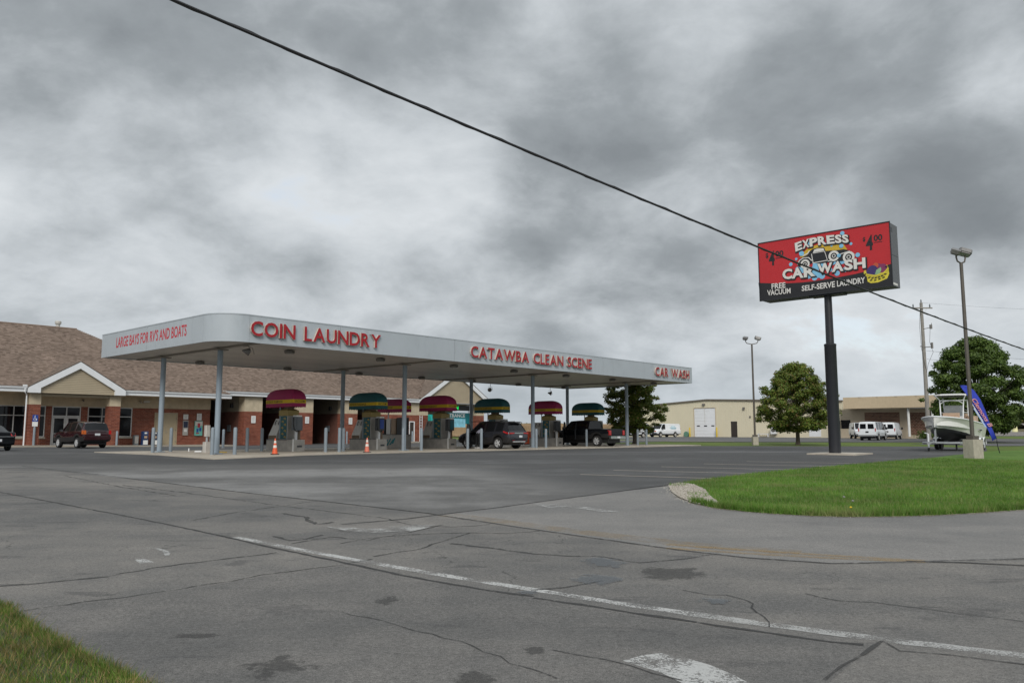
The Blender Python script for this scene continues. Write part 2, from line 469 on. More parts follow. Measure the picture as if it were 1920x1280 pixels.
pm('print_green', (0.25, 0.42, 0.24), 0.5)
pm('print_orange', (0.50, 0.09, 0.04), 0.5)
pm('print_plum', (0.19, 0.03, 0.10), 0.5)
pm('pole_wood', (0.25, 0.235, 0.21), 0.9, var=0.15, vscale=3)
pm('cable_black', (0.018, 0.018, 0.02), 0.6)
pm('gelcoat', (0.80, 0.79, 0.77), 0.25, coat=0.4, var=0.03)
pm('boat_black', (0.009, 0.010, 0.012), 0.35)
pm('boat_tan', (0.43, 0.31, 0.22), 0.6)
pm('boat_clear', (0.17, 0.18, 0.18), 0.1, spec=0.5)
pm('flag_blue', (0.024, 0.046, 0.42), 0.7, var=0.12, vscale=2.5)
pm('flag_pale', (0.36, 0.47, 0.72), 0.7)
pm('print_pink', (0.62, 0.33, 0.38), 0.6)
pm('skin', (0.50, 0.31, 0.23), 0.6)
pm('shirt_grey', (0.36, 0.35, 0.43), 0.8, var=0.1, vscale=8)
pm('trousers', (0.010, 0.010, 0.011), 0.85)
pm('hair', (0.045, 0.032, 0.022), 0.6)
pm('shoe', (0.55, 0.53, 0.52), 0.6)
pm('news_blue', (0.022, 0.055, 0.16), 0.45)
pm('news_navy', (0.02, 0.028, 0.06), 0.45)
pm('handicap_blue', (0.018, 0.060, 0.30), 0.45)
pm('sign_teal', (0.010, 0.19, 0.22), 0.4, var=0.2, vscale=1.0)
pm('awning_turquoise', (0.015, 0.36, 0.32), 0.5, var=0.05)
pm('screen_pale', (0.16, 0.38, 0.46), 0.3, var=0.3, vscale=2.0, emit=0.25)
pm('led_green', (0.01, 0.75, 0.12), 0.4, emit=0.8, var=0.0)
pm('led_black', (0.012, 0.013, 0.013), 0.4)
pm('kiosk_teal', (0.13, 0.40, 0.34), 0.5)
pm('kiosk_red', (0.35, 0.03, 0.05), 0.5)
pm('green_hose', (0.10, 0.22, 0.16), 0.6)
pm('stone_grey', (0.24, 0.23, 0.22), 0.9, var=0.2)
pm('house_white', (0.68, 0.68, 0.66), 0.7)
pm('house_roof', (0.17, 0.15, 0.145), 0.9)
pm('lighthouse_cream', (0.80, 0.74, 0.42), 0.6)
pm('dandelion', (0.70, 0.48, 0.02), 0.7)
pm('litter', (0.65, 0.65, 0.62), 0.7)
M = MATS


# ------------------------------------------------------------------ helpers
def tag(o, label=None, cat=None, group=None, kind=None):
    if label:
        o['label'] = label
    if cat:
        o['category'] = cat
    if group:
        o['group'] = group
    if kind:
        o['kind'] = kind
    return o


def thing(name, label, cat, loc=(0, 0, 0), rz=0.0, group=None):
    o = bpy.data.objects.new(name, None)
    o.empty_display_size = 0.3
    COL.objects.link(o)
    o.location = loc
    o.rotation_euler = (0, 0, rz)
    return tag(o, label, cat, group)


class MB:
    def __init__(s):
        s.v = []
        s.f = []

    def add(s, vs, fs):
        n = len(s.v)
        s.v.extend(vs)
        s.f.extend([tuple(i + n for i in f) for f in fs])
        return s

    def box(s, x0, x1, y0, y1, z0, z1):
        return s.add([(x0, y0, z0), (x1, y0, z0), (x1, y1, z0), (x0, y1, z0), (x0, y0, z1), (x1, y0, z1), (x1, y1, z1), (x0, y1, z1)],
                     [(0, 3, 2, 1), (4, 5, 6, 7), (0, 1, 5, 4), (1, 2, 6, 5), (2, 3, 7, 6), (3, 0, 4, 7)])

    def cbox(s, c, d, b=0.0):
        """box by centre and size, optionally chamfered along its vertical edges"""
        x, y, z = c
        a, e, h = d[0] / 2, d[1] / 2, d[2] / 2
        if not b:
            return s.box(x - a, x + a, y - e, y + e, z - h, z + h)
        p = [(-a + b, -e), (a - b, -e), (a, -e + b), (a, e - b), (a - b, e), (-a + b, e), (-a, e - b), (-a, -e + b)]
        return s.prism([(x + q[0], y + q[1]) for q in p], z - h, z + h)

    def prism(s, poly, z0, z1):
        n = len(poly)
        return s.add([(p[0], p[1], z0) for p in poly] + [(p[0], p[1], z1) for p in poly],
                     [tuple(range(n - 1, -1, -1)), tuple(range(n, 2 * n))] + [(i, (i + 1) % n, n + (i + 1) % n, n + i) for i in range(n)])

    def slab(s, poly3, off):
        """polygon in 3-D given a thickness vector"""
        n = len(poly3)
        o = [(p[0] + off[0], p[1] + off[1], p[2] + off[2]) for p in poly3]
        return s.add(list(poly3) + o, [tuple(range(n)), tuple(range(2 * n - 1, n - 1, -1))] + [((i + 1) % n, i, n + i, n + (i + 1) % n) for i in range(n)])

    def tube(s, pts, r, n=8, cap=True):
        pts = [Vector(p) for p in pts]
        rs = r if hasattr(r, '__len__') else [r] * len(pts)
        base = len(s.v)
        prev = None
        for i, p in enumerate(pts):
            t = (pts[min(i + 1, len(pts) - 1)] - pts[max(i - 1, 0)])
            t = t.normalized() if t.length > 1e-9 else Vector((0, 0, 1))
            if prev is None:
                a = t.orthogonal().normalized()
            else:
                a = prev - t * prev.dot(t)
                a = a.normalized() if a.length > 1e-6 else t.orthogonal().normalized()
            prev = a
            b = t.cross(a)
            for k in range(n):
                w = 2 * math.pi * k / n
                s.v.append(tuple(p + (a * math.cos(w) + b * math.sin(w)) * rs[i]))
        for i in range(len(pts) - 1):
            for k in range(n):
                s.f.append((base + i * n + k, base + i * n + (k + 1) % n, base + (i + 1) * n + (k + 1) % n, base + (i + 1) * n + k))
        if cap:
            s.f.append(tuple(base + k for k in range(n - 1, -1, -1)))
            e = base + (len(pts) - 1) * n
            s.f.append(tuple(e + k for k in range(n)))
        return s

    def lathe(s, prof, n=20, axis='z', c=(0, 0, 0), cap=True):
        base = len(s.v)
        for (r, h) in prof:
            for k in range(n):
                w = 2 * math.pi * k / n
                p = (r * math.cos(w), r * math.sin(w), h)
                if axis == 'y':
                    p = (p[0], p[2], p[1])
                elif axis == 'x':
                    p = (p[2], p[0], p[1])
                s.v.append((p[0] + c[0], p[1] + c[1], p[2] + c[2]))
        for i in range(len(prof) - 1):
            for k in range(n):
                s.f.append((base + i * n + k, base + i * n + (k + 1) % n, base + (i + 1) * n + (k + 1) % n, base + (i + 1) * n + k))
        if cap:
            s.f.append(tuple(base + k for k in range(n - 1, -1, -1)))
            e = base + (len(prof) - 1) * n
            s.f.append(tuple(e + k for k in range(n)))
        return s

    def mesh(s, name, smooth=None):
        me = bpy.data.meshes.new(name)
        me.from_pydata([tuple(p) for p in s.v], [], s.f)
        bm = bmesh.new()
        bm.from_mesh(me)
        bmesh.ops.recalc_face_normals(bm, faces=bm.faces)
        bm.to_mesh(me)
        bm.free()
        if smooth:
            me.polygons.foreach_set('use_smooth', [True] * len(me.polygons))
            me.set_sharp_from_angle(angle=math.radians(smooth))
        return me

    def build(s, name, mat, parent=None, smooth=None, label=None, loc=None):
        me = s.mesh(name, smooth)
        me.materials.append(M[mat] if isinstance(mat, str) else mat)
        return link(name, me, parent, label, loc)


def link(name, me, parent=None, label=None, loc=None):
    o = bpy.data.objects.new(name, me)
    COL.objects.link(o)
    if parent is not None:
        o.parent = parent
    if loc is not None:
        o.location = loc
    if label:
        o['label'] = label
    return o


def copy_tree(o, parent=None):
    c = o.copy()
    COL.objects.link(c)
    c.parent = parent
    for ch in list(o.children):
        copy_tree(ch, c)
    return c


def big_mesh(name, verts, faces_n, mat, parent=None, smooth=False):
    """numpy mesh: verts (N,3); faces all of faces_n corners, consecutive vertices"""
    me = bpy.data.meshes.new(name)
    nv = len(verts)
    nf = nv // faces_n
    me.vertices.add(nv)
    me.vertices.foreach_set('co', np.ascontiguousarray(verts, dtype=np.float32).ravel())
    me.loops.add(nv)
    me.loops.foreach_set('vertex_index', np.arange(nv, dtype=np.int32))
    me.polygons.add(nf)
    me.polygons.foreach_set('loop_start', np.arange(0, nv, faces_n, dtype=np.int32))
    me.polygons.foreach_set('loop_total', np.full(nf, faces_n, dtype=np.int32))
    me.update(calc_edges=True)
    me.validate()
    me.materials.append(M[mat])
    return link(name, me, parent)


_tx = {}


def text_mesh(body, bold=0.0, depth=0.0, shear=0.0):
    """vertices and faces of a word in the built-in typeface, lower left at the origin, 1 high"""
    key = (body, bold, depth, shear)
    if key in _tx:
        return _tx[key]
    cu = bpy.data.curves.new('t', 'FONT')
    cu.body = body
    cu.offset = bold
    cu.extrude = depth
    cu.shear = shear
    cu.resolution_u = 3
    ob = bpy.data.objects.new('t', cu)
    COL.objects.link(ob)
    dg = bpy.context.evaluated_depsgraph_get()
    me = bpy.data.meshes.new_from_object(ob.evaluated_get(dg))
    vs = np.array([v.co[:] for v in me.vertices])
    fs = [tuple(p.vertices) for p in me.polygons]
    bpy.data.objects.remove(ob)
    bpy.data.curves.remove(cu)
    bpy.data.meshes.remove(me)
    lo, hi = vs[:, :2].min(0), vs[:, :2].max(0)
    vs[:, :2] -= lo
    _tx[key] = (vs, fs, hi - lo)
    return _tx[key]


def word(mb, body, org, ex, ey, w, h, bold=0.0, shear=0.0):
    """flat lettering scaled to w x h on the plane org + ex*x + ey*y"""
    vs, fs, d = text_mesh(body, bold, 0.0, shear)
    org, ex, ey = np.array(org, float), np.array(ex, float), np.array(ey, float)
    mb.add([tuple(org + ex * (p[0] / d[0] * w) + ey * (p[1] / d[1] * h)) for p in vs], fs)
    return mb

# ------------------------------------------------------------------ terrain: the lot lies 0.6 m above the road
TX = [-50, 7, 33, 37, 60, 80, 130, 400, 6000]
TZ = [0, 0, .5, .6, .62, .75, 1.05, 1.1, 1.1]


def sm(t):
    t = min(1.0, max(0.0, t))
    return t * t * (3 - 2 * t)


def zg(x, y):
    return float(np.interp(y, TX, TZ)) - .2 * sm((6 - x) / 14) * sm((y - 57) / 14)


YC = sorted(set([-50, 7, 33, 37, 60, 80, 130, 400] + [y for y in range(58, 73, 2)]))
XC = [-8, -5, -2, 1, 4, 6]
ANG = math.radians(48)                       # the lot's own grid: U along the canopy, V away from the street
UX, UY = math.cos(ANG), math.sin(ANG)
ORG = (-12.4, 33.5)


def UV(s, v):
    return (ORG[0] + s * UX - v * UY, ORG[1] + s * UY + v * UX)


def UVZ(s, v, off=0.0):
    x, y = UV(s, v)
    return (x, y, zg(x, y) + off)


def sheet(name, poly, off, mat, kind='structure', skirt=0.0, parent=None, smooth=True, hole=None):
    bm = bmesh.new()
    f = bm.faces.new([bm.verts.new((p[0], p[1], 0)) for p in poly])
    bmesh.ops.triangulate(bm, faces=[f])
    ys = [p[1] for p in poly]
    xs = [p[0] for p in poly]
    for y in YC:
        if min(ys) < y < max(ys):
            bmesh.ops.bisect_plane(bm, geom=bm.verts[:] + bm.edges[:] + bm.faces[:], plane_co=(0, y, 0), plane_no=(0, 1, 0), dist=1e-5)
    for x in XC:
        if min(xs) < x < max(xs):
            bmesh.ops.bisect_plane(bm, geom=bm.verts[:] + bm.edges[:] + bm.faces[:], plane_co=(x, 0, 0), plane_no=(1, 0, 0), dist=1e-5)
    for v in bm.verts:
        v.co.z = zg(v.co.x, v.co.y) + off
    bmesh.ops.recalc_face_normals(bm, faces=bm.faces)
    if bm.faces and sum(fc.normal.z for fc in bm.faces) < 0:
        bmesh.ops.reverse_faces(bm, faces=bm.faces)
    if skirt:
        be = [e for e in bm.edges if e.is_boundary]
        r = bmesh.ops.extrude_edge_only(bm, edges=be)
        for v in [g for g in r['geom'] if isinstance(g, bmesh.types.BMVert)]:
            v.co.z -= skirt
        bmesh.ops.recalc_face_normals(bm, faces=bm.faces)
    me = bpy.data.meshes.new(name)
    bm.to_mesh(me)
    bm.free()
    me.materials.append(M[mat])
    o = link(name, me, parent)
    if kind:
        o['kind'] = kind
    return o


def ribbon(name, pts, w, off, mat, jit=0.0, wj=0.0, parent=None, seed=1, kind='structure'):
    rr = random.Random(seed)
    P = []
    for a, b in zip(pts[:-1], pts[1:]):
        d = math.hypot(b[0] - a[0], b[1] - a[1])
        n = max(1, int(d / 0.16)) if (jit or wj) else max(1, int(d / 2.0))
        P += [(a[0] + (b[0] - a[0]) * i / n, a[1] + (b[1] - a[1]) * i / n) for i in range(n)]
    P.append(pts[-1])
    mb = MB()
    vs, fs = [], []
    for i, p in enumerate(P):
        q0, q1 = P[max(i - 1, 0)], P[min(i + 1, len(P) - 1)]
        tx, ty = q1[0] - q0[0], q1[1] - q0[1]
        l = math.hypot(tx, ty) or 1
        nx, ny = -ty / l, tx / l
        j = rr.uniform(-jit, jit)
        ww = w * 0.5 * (1 + rr.uniform(-wj, wj))
        for s in (-1, 1):
            x, y = p[0] + nx * (j + s * ww), p[1] + ny * (j + s * ww)
            vs.append((x, y, zg(x, y) + off))
        if i:
            k = 2 * i
            fs.append((k - 2, k - 1, k + 1, k))
    mb.add(vs, fs)
    o = mb.build(name, mat, parent)
    for p in o.data.polygons:
        pass
    if kind:
        o['kind'] = kind
    return o


def stain(name, pts, off, mat):
    xs, ys = [p[0] for p in pts], [p[1] for p in pts]
    cx, cy = (min(xs) + max(xs)) / 2, (min(ys) + max(ys)) / 2
    rx, ry = (max(xs) - min(xs)) / 2 * 1.35, (max(ys) - min(ys)) / 2 * 1.35
    vs = [(0, 0, 0)]
    for k in range(20):
        a = 2 * math.pi * k / 20
        vs.append((math.cos(a), math.sin(a), zg(cx + rx * math.cos(a), cy + ry * math.sin(a)) - zg(cx, cy)))
    o = MB().add(vs, [(0, k + 1, (k + 1) % 20 + 1) for k in range(20)]).build(name, mat, None, None, None, (cx, cy, zg(cx, cy) + off))
    o.scale = (rx, ry, 1)
    o['kind'] = 'structure'


def blades(name, mat, pts, hmin, hmax, width, lean=0.35, kind='stuff', base=0.0, per=1):
    """grass: one bent two-triangle blade per point"""
    n = len(pts)
    p = np.asarray(pts, float)
    z = np.array([zg(a[0], a[1]) for a in p]) + base
    h = RNG.uniform(hmin, hmax, n)
    an = RNG.uniform(0, 2 * np.pi, n)
    w = RNG.uniform(0.6, 1.3, n) * width
    la = RNG.uniform(0, 2 * np.pi, n)
    ll = RNG.uniform(0.05, lean, n) * h
    V = np.zeros((n, 3, 3))
    cx, sx = np.cos(an) * w, np.sin(an) * w
    V[:, 0] = np.stack([p[:, 0] - cx, p[:, 1] - sx, z], 1)
    V[:, 1] = np.stack([p[:, 0] + cx, p[:, 1] + sx, z], 1)
    V[:, 2] = np.stack([p[:, 0] + np.cos(la) * ll, p[:, 1] + np.sin(la) * ll, z + h], 1)
    o = big_mesh(name, V.reshape(-1, 3), 3, mat)
    tag(o, kind=kind)
    return o


def inside(poly, x, y):
    c = False
    n = len(poly)
    for i in range(n):
        x1, y1 = poly[i][:2]
        x2, y2 = poly[i - 1][:2]
        if (y1 > y) != (y2 > y) and x < (x2 - x1) * (y - y1) / (y2 - y1) + x1:
            c = not c
    return c


# ground out to the horizon
def make_ground():
    xs = [-6000, -1500, -400, -200, -120, -80, -60, -40, -25, -15] + XC + [10, 20, 30, 45, 60, 90, 140, 220, 400, 1500, 6000]
    ys = [-50, -20, -5, 0, 3, 7, 12, 20, 28, 33, 37, 45, 52] + list(range(58, 73, 2)) + [80, 90, 105, 130, 180, 260, 400, 900, 2500, 6000]
    ys = sorted(set(ys + [60]))
    vs = [(x, y, zg(x, y)) for y in ys for x in xs]
    nx = len(xs)
    fs = [(j * nx + i, j * nx + i + 1, (j + 1) * nx + i + 1, (j + 1) * nx + i) for j in range(len(ys) - 1) for i in range(nx - 1)]
    o = MB().add(vs, fs).build('ground', 'grass_far')
    o['kind'] = 'structure'


make_ground()

ISL_FRONT = [(4.00, 20.72), (3.76, 19.09), (3.66, 17.82), (3.69, 16.50), (3.93, 15.55), (4.34, 15.02), (4.73, 14.70), (5.29, 14.38), (5.98, 14.23), (6.76, 14.31), (7.50, 14.46), (8.59, 14.86), (9.69, 15.37), (11.68, 16.30), (16.49, 18.69), (26.00, 22.65)]
ISL_BACK = [(4.00, 20.72), (4.95, 22.09), (6.46, 23.87), (8.40, 25.97), (10.50, 27.88), (12.59, 29.75), (15.38, 32.29), (17.67, 34.24), (20.87, 37.53), (26.18, 44.41)]
road_poly = [(-120, -14), (120, -14), (140, 60)] + ISL_FRONT[::-1] + [(0.48, 18.06), (-1.62, 15.46), (-7.02, 20.09), (-17.70, 29.75), (-33.72, 40.42)]
sheet('road', road_poly, 0.0100, 'asphalt_road')
drive_poly = [(-1.31, 14.46), (0.44, 16.71), (4.41, 21.21)] + ISL_FRONT + [(11.81, 10.40), (8.89, 10.17), (6.27, 10.02), (5.05, 9.80), (3.81, 9.73), (2.91, 10.13), (2.18, 10.77), (1.09, 11.86), (-0.09, 13.12)]
sheet('driveway', drive_poly, 0.0125, 'asphalt_drive')
sheet('road_lane', [(-4.41, 7.32), (-4.00, 7.71), (-3.48, 8.12), (-3.10, 8.52), (-2.61, 9.12), (-2.00, 9.60), (-1.16, 8.94), (-0.32, 8.26), (0.91, 7.40), (2.04, 6.59), (2.44, 6.32), (2.82, 6.35), (2.48, 5.93), (1.97, 5.26), (0.80, 3.71), (-0.10, 2.64), (-0.75, 2.64), (-2.21, 4.87), (-3.84, 6.61)], 0.0112, 'asphalt_lane')
lot_poly = [(-16.58, 27.88), (-10.70, 22.85), (-6.71, 19.23), (-3.74, 16.71), (-1.55, 14.78), (-1.31, 14.46), (0.91, 17.24), (4.48, 21.55)] + ISL_BACK + [(32.09, 54.40), (31.30, 60.53), (26.06, 61.43), (18.18, 62.34), (11.16, 62.34)] + [UV(42, 4), UV(42, 12), UV(60, 12), UV(62, 60), UV(-40, 60), UV(-60, 20)]
sheet('parking_lot', lot_poly, 0.0150, 'asphalt_lot')
sheet('concrete_pad', [UV(0, 0), UV(41, 0), UV(41, 12.6), UV(0, 12.6)], 0.055, 'concrete', skirt=0.1)
sheet('sidewalk', [UV(-22, 33.0), UV(19.3, 33.0), UV(19.3, 37.8), UV(-22, 37.8)], 0.13, 'concrete_walk', skirt=0.2)
sheet('sidewalk', [UV(37.6, 33.9), UV(43.4, 33.9), UV(43.4, 36.0), UV(37.6, 36.0)], 0.13, 'concrete_walk', skirt=0.2)

# pads expansion joints are recessed lines between the poured bays
for s in (5.1, 10.2, 15.4, 20.5, 25.6, 30.8, 35.9):
    ribbon('pad_joint', [UV(s, 0.02), UV(s, 12.58)], 0.03, 0.060, 'tar_old')

# the far lot before the warehouse, its drive, and the far road on the right
sheet('far_lot', [(16, 80), (36, 78), (60, 74), (75, 86), (60, 112), (30, 137), (18, 134), (12, 118)], 0.03, 'asphalt_far')
sheet('far_path', [(8, 92), (22, 82), (23.2, 82.6), (9, 94)], 0.05, 'concrete_walk')
ribbon('far_road', [(36, 66), (60, 74), (80, 84), (140, 120)], 9.0, 0.02, 'asphalt_far')
ribbon('far_road', [(60, 178), (140, 175), (300, 190)], 26.0, 0.03, 'asphalt_far')

# ------------------------------------------------------------------ road paint, tar seams, stains
ribbon('edge_line', [(-4.01, 11.86), (-2.81, 10.77), (-1.66, 9.77), (-0.64, 8.94), (0.22, 8.29), (0.95, 7.73), (1.56, 7.31)], 0.135, 0.0125, 'paint_white', 0.006, 0.12)
ribbon('edge_line', [(1.56, 7.31), (2.36, 6.77), (3.03, 6.35), (3.69, 5.98), (4.44, 5.58)], 0.17, 0.0128, 'paint_white_old', 0.01, 0.1)
ribbon('tar_seam', [(-26.58, 31.90), (-16.71, 23.45), (-11.98, 18.95), (-8.79, 16.11), (-6.43, 14.01), (-4.59, 12.29), (-3.94, 11.65), (-3.11, 10.82), (-2.05, 9.84), (-1.17, 9.00), (-0.32, 8.31), (0.21, 7.98)], 0.055, 0.0135, 'tar', 0.012, 0.35, seed=3)
ribbon('tar_seam', [(0.21, 7.93), (0.92, 7.44), (1.54, 7.01), (2.05, 6.63), (2.46, 6.35), (2.66, 6.26)], 0.06, 0.0135, 'tar', 0.012, 0.4, seed=4)
ribbon('tar_seam', [(-17.69, 29.10), (-12.19, 24.31), (-6.71, 19.23), (-3.74, 16.71), (-1.55, 14.78), (-0.73, 13.86), (-0.09, 13.12), (1.09, 11.86), (2.17, 10.73), (2.91, 10.13), (3.81, 9.73), (4.75, 9.84), (6.30, 10.06), (8.89, 10.17)], 0.05, 0.0182, 'tar_old', 0.01, 0.3, seed=5)
ribbon('tar_seam', [(4.76, 9.87), (5.37, 9.80), (6.00, 9.60), (6.88, 9.27)], 0.06, 0.0184, 'tar', 0.008, 0.3, seed=6)
ribbon('tar_seam', [(-2.78, 13.25), (-1.83, 13.94), (-1.30, 14.54), (-0.31, 15.64), (0.90, 17.13), (4.44, 21.38)], 0.06, 0.0187, 'tar', 0.01, 0.35, seed=7)
for k, (pts, w) in enumerate([
        ([(-5.27, 8.44), (-4.84, 8.66), (-4.43, 8.97), (-4.13, 9.46), (-3.65, 9.98), (-3.02, 10.52)], 0.075),
        ([(-4.44, 7.38), (-4.02, 7.75), (-3.50, 8.17), (-3.12, 8.57), (-2.63, 9.18), (-2.02, 9.66), (-1.70, 10.02)], 0.05),
        ([(-16.75, 28.17), (-13.89, 25.97), (-11.61, 24.09)], 0.05),
        ([(-13.48, 24.31), (-10.03, 20.56), (-7.49, 18.06)], 0.06), ([(-10.05, 20.88), (-7.92, 19.09), (-6.25, 17.58)], 0.06),
        ([(-6.25, 17.58), (-4.66, 16.11), (-3.12, 14.86), (-2.22, 14.08), (-1.64, 13.19), (-0.93, 12.93), (-0.35, 13.25)], 0.055),
        ([(-5.43, 13.79), (-5.07, 14.86), (-4.60, 15.91), (-4.03, 17.03), (-3.73, 17.70), (-2.81, 18.56), (-1.71, 19.94), (-0.95, 20.56)], 0.05),
        ([(-6.58, 19.23), (-5.42, 20.56), (-4.51, 21.38), (-3.37, 23.25), (-1.63, 24.76), (0.37, 27.88)], 0.045),
        ([(-3.63, 17.24), (-2.44, 18.56), (-1.07, 20.25)], 0.04), ([(-4.25, 24.76), (-1.91, 22.28), (-1.40, 21.21)], 0.05),
        ([(-4.17, 14.78), (-3.64, 14.23), (-3.21, 13.25), (-2.97, 13.52)], 0.11), ([(-3.48, 11.96), (-3.14, 11.55), (-2.97, 11.65), (-2.80, 12.07)], 0.10),
        ([(-3.06, 11.26), (-2.64, 11.86), (-2.04, 11.55), (-1.61, 12.29), (-1.12, 13.19)], 0.06),
        ([(-2.36, 11.26), (-1.94, 11.86), (-1.28, 12.18), (-0.72, 12.29), (0.00, 12.23), (0.41, 12.51)], 0.055),
        ([(-1.73, 10.21), (-1.20, 10.82), (-1.04, 11.36), (-0.78, 11.86), (-0.64, 12.29)], 0.055),
        ([(-0.85, 11.26), (-0.21, 10.82), (0.27, 10.40), (0.67, 10.25), (1.01, 10.28)], 0.085),
        ([(1.01, 10.28), (1.53, 9.80), (2.09, 10.02), (2.58, 10.40)], 0.05),
        ([(0.21, 8.26), (0.54, 8.37), (0.97, 8.74)], 0.06),
        ([(2.02, 5.37), (2.26, 5.68), (2.57, 6.05), (2.86, 6.38)], 0.045), ([(2.88, 6.38), (2.87, 6.11), (3.16, 5.99), (3.56, 5.77), (3.91, 5.58)], 0.035),
        ([(1.72, 8.26), (1.94, 8.07), (2.08, 8.02), (2.24, 7.84), (2.19, 7.19), (2.12, 6.82)], 0.022),
        ([(2.90, 8.12), (3.08, 7.80), (3.40, 7.71), (3.62, 7.54), (3.97, 7.30), (4.35, 7.01)], 0.022),
        ([(-1.52, 7.34), (-0.99, 6.93), (-0.41, 6.36), (0.00, 5.79), (0.28, 5.42)], 0.018), ([(0.32, 6.14), (0.81, 5.73), (1.11, 5.39)], 0.018)]):
    ribbon('crack_seal' if w > 0.03 else 'crack', pts, w * .72, 0.0130 + 0.00012 * k, 'tar_old' if w > 0.03 else 'tar', 0.03, 0.5, seed=20 + k)

sheet('arrow_marking', [(0.78, 5.84), (0.94, 5.98), (1.08, 6.04), (1.24, 5.91), (1.37, 5.74), (1.47, 5.51), (1.55, 5.24), (1.14, 5.22), (1.00, 5.56)], 0.0127, 'paint_white')
sheet('arrow_marking', [(-2.95, 12.93), (-2.61, 12.87), (-2.16, 12.69), (-1.83, 12.81), (-1.65, 12.40), (-2.09, 12.29), (-2.48, 12.40)], 0.0189, 'paint_white_old')
sheet('arrow_marking', [(-2.02, 12.93), (-1.63, 13.06), (-1.25, 13.19), (-1.34, 12.75), (-1.54, 12.40), (-1.71, 12.57)], 0.0189, 'paint_white_old')
sheet('arrow_marking', [(0.37, 16.45), (1.07, 16.20), (1.10, 15.82), (0.72, 15.59)], 0.0192, 'paint_white_old')
sheet('arrow_marking', [(1.00, 15.91), (1.40, 15.82), (1.98, 14.94), (1.67, 14.94)], 0.0192, 'paint_white_old')
ribbon('arrow_marking', [(-4.94, 10.90), (-4.75, 10.86), (-4.53, 10.65), (-4.34, 10.32)], .07, 0.0127, 'paint_white_old', .02, .3)
sheet('arrow_marking', [(-4.63, 10.02), (-4.51, 10.06), (-4.28, 9.80), (-4.42, 9.73)], 0.0130, 'paint_white')
ribbon('centre_line', [(-1.16, 14.54), (-0.09, 13.52), (1.13, 12.29), (2.41, 11.17), (3.70, 10.48)], 0.42, 0.0153, 'paint_orange', 0.01, 0.05)
ribbon('centre_line', [(2.12, 11.17), (3.07, 10.69), (4.03, 10.28), (5.01, 9.91)], 0.13, 0.0159, 'paint_yellow', 0.005, 0.08)
ribbon('centre_line', [(2.06, 10.86), (3.00, 10.44), (3.95, 10.09), (4.97, 9.84)], 0.13, 0.0159, 'paint_yellow', 0.005, 0.08)
for a in ([(2.09, 24.76), (5.93, 23.05)], [(3.36, 26.75), (8.09, 24.99)], [(5.30, 28.63), (10.07, 26.75)], [(7.24, 30.43), (11.41, 28.78)], [(9.34, 32.09), (13.36, 30.61)]):
    ribbon('parking_line', a, 0.13, 0.0205, 'stall_paint', 0.0, 0.0)
stain('wet_patch', [(0.81, 9.95), (1.12, 10.13), (1.39, 9.95), (1.28, 9.60), (0.99, 9.46)], 0.0191, 'puddle')
stain('wet_patch', [(0.55, 8.52), (0.81, 8.91), (1.12, 9.09), (1.27, 8.85), (0.96, 8.68)], 0.0191, 'puddle')
stain('wet_patch', [(0.05, 8.19), (0.16, 8.26), (0.27, 8.12), (0.16, 8.05)], 0.0191, 'puddle')
stain('wet_patch', [(1.77, 7.80), (1.93, 7.93), (2.10, 7.89), (1.99, 7.69), (1.80, 7.62)], 0.0191, 'puddle')

for k, a in enumerate([[(-2.72, 6.64), (-2.56, 6.61), (-2.28, 6.54), (-2.28, 6.44), (-2.56, 6.49)], [(-1.85, 5.86), (-1.53, 5.95), (-1.34, 5.79), (-1.45, 5.65), (-1.72, 5.58), (-1.83, 5.39)], [(0.08, 6.17), (0.26, 6.23), (0.24, 5.97), (0.10, 5.99)],
                       [(-1.29, 7.98), (-1.11, 7.93), (-1.08, 7.58), (-1.22, 7.67)], [(1.34, 9.33), (2.06, 9.60), (2.19, 9.09), (1.47, 8.68)], [(-0.39, 5.53), (-0.20, 5.58), (-0.10, 5.37), (-0.37, 5.26)]]):
    stain('road_stain', a, 0.0121 + .0002 * k, 'oil_stain')
# ------------------------------------------------------------------ grass
isl = ISL_FRONT + [(46.57, 40.42), (57.09, 64.27), (28.88, 46.38)] + ISL_BACK[::-1][:-1]
sheet('lawn', isl, 0.030, 'grass_ground', skirt=.02)
ribbon('gravel_edge', [(p[0], p[1] - .03) for p in ISL_FRONT[2:]], .13, .0165, 'gravel_bed', .03, .5)
gv = [(4.00, 20.72), (4.44, 21.38), (4.68, 20.88), (4.62, 19.37), (4.32, 17.58), (4.15, 16.11), (3.98, 15.55), (3.67, 16.40), (3.63, 17.70), (3.73, 18.95)]
sheet('gravel_bed', gv, 0.0330, 'gravel_bed')


def scatter(poly, n, ymax=1e9, gamma=0.0):
    xs = [p[0] for p in poly]
    ys = [p[1] for p in poly]
    out = []
    while len(out) < n:
        x = random.uniform(min(xs), max(xs))
        y = random.uniform(min(ys), min(max(ys), ymax))
        if gamma and random.random() > (min(ys) / y) ** gamma:
            continue
        if inside(poly, x, y):
            out.append((x, y))
    return out


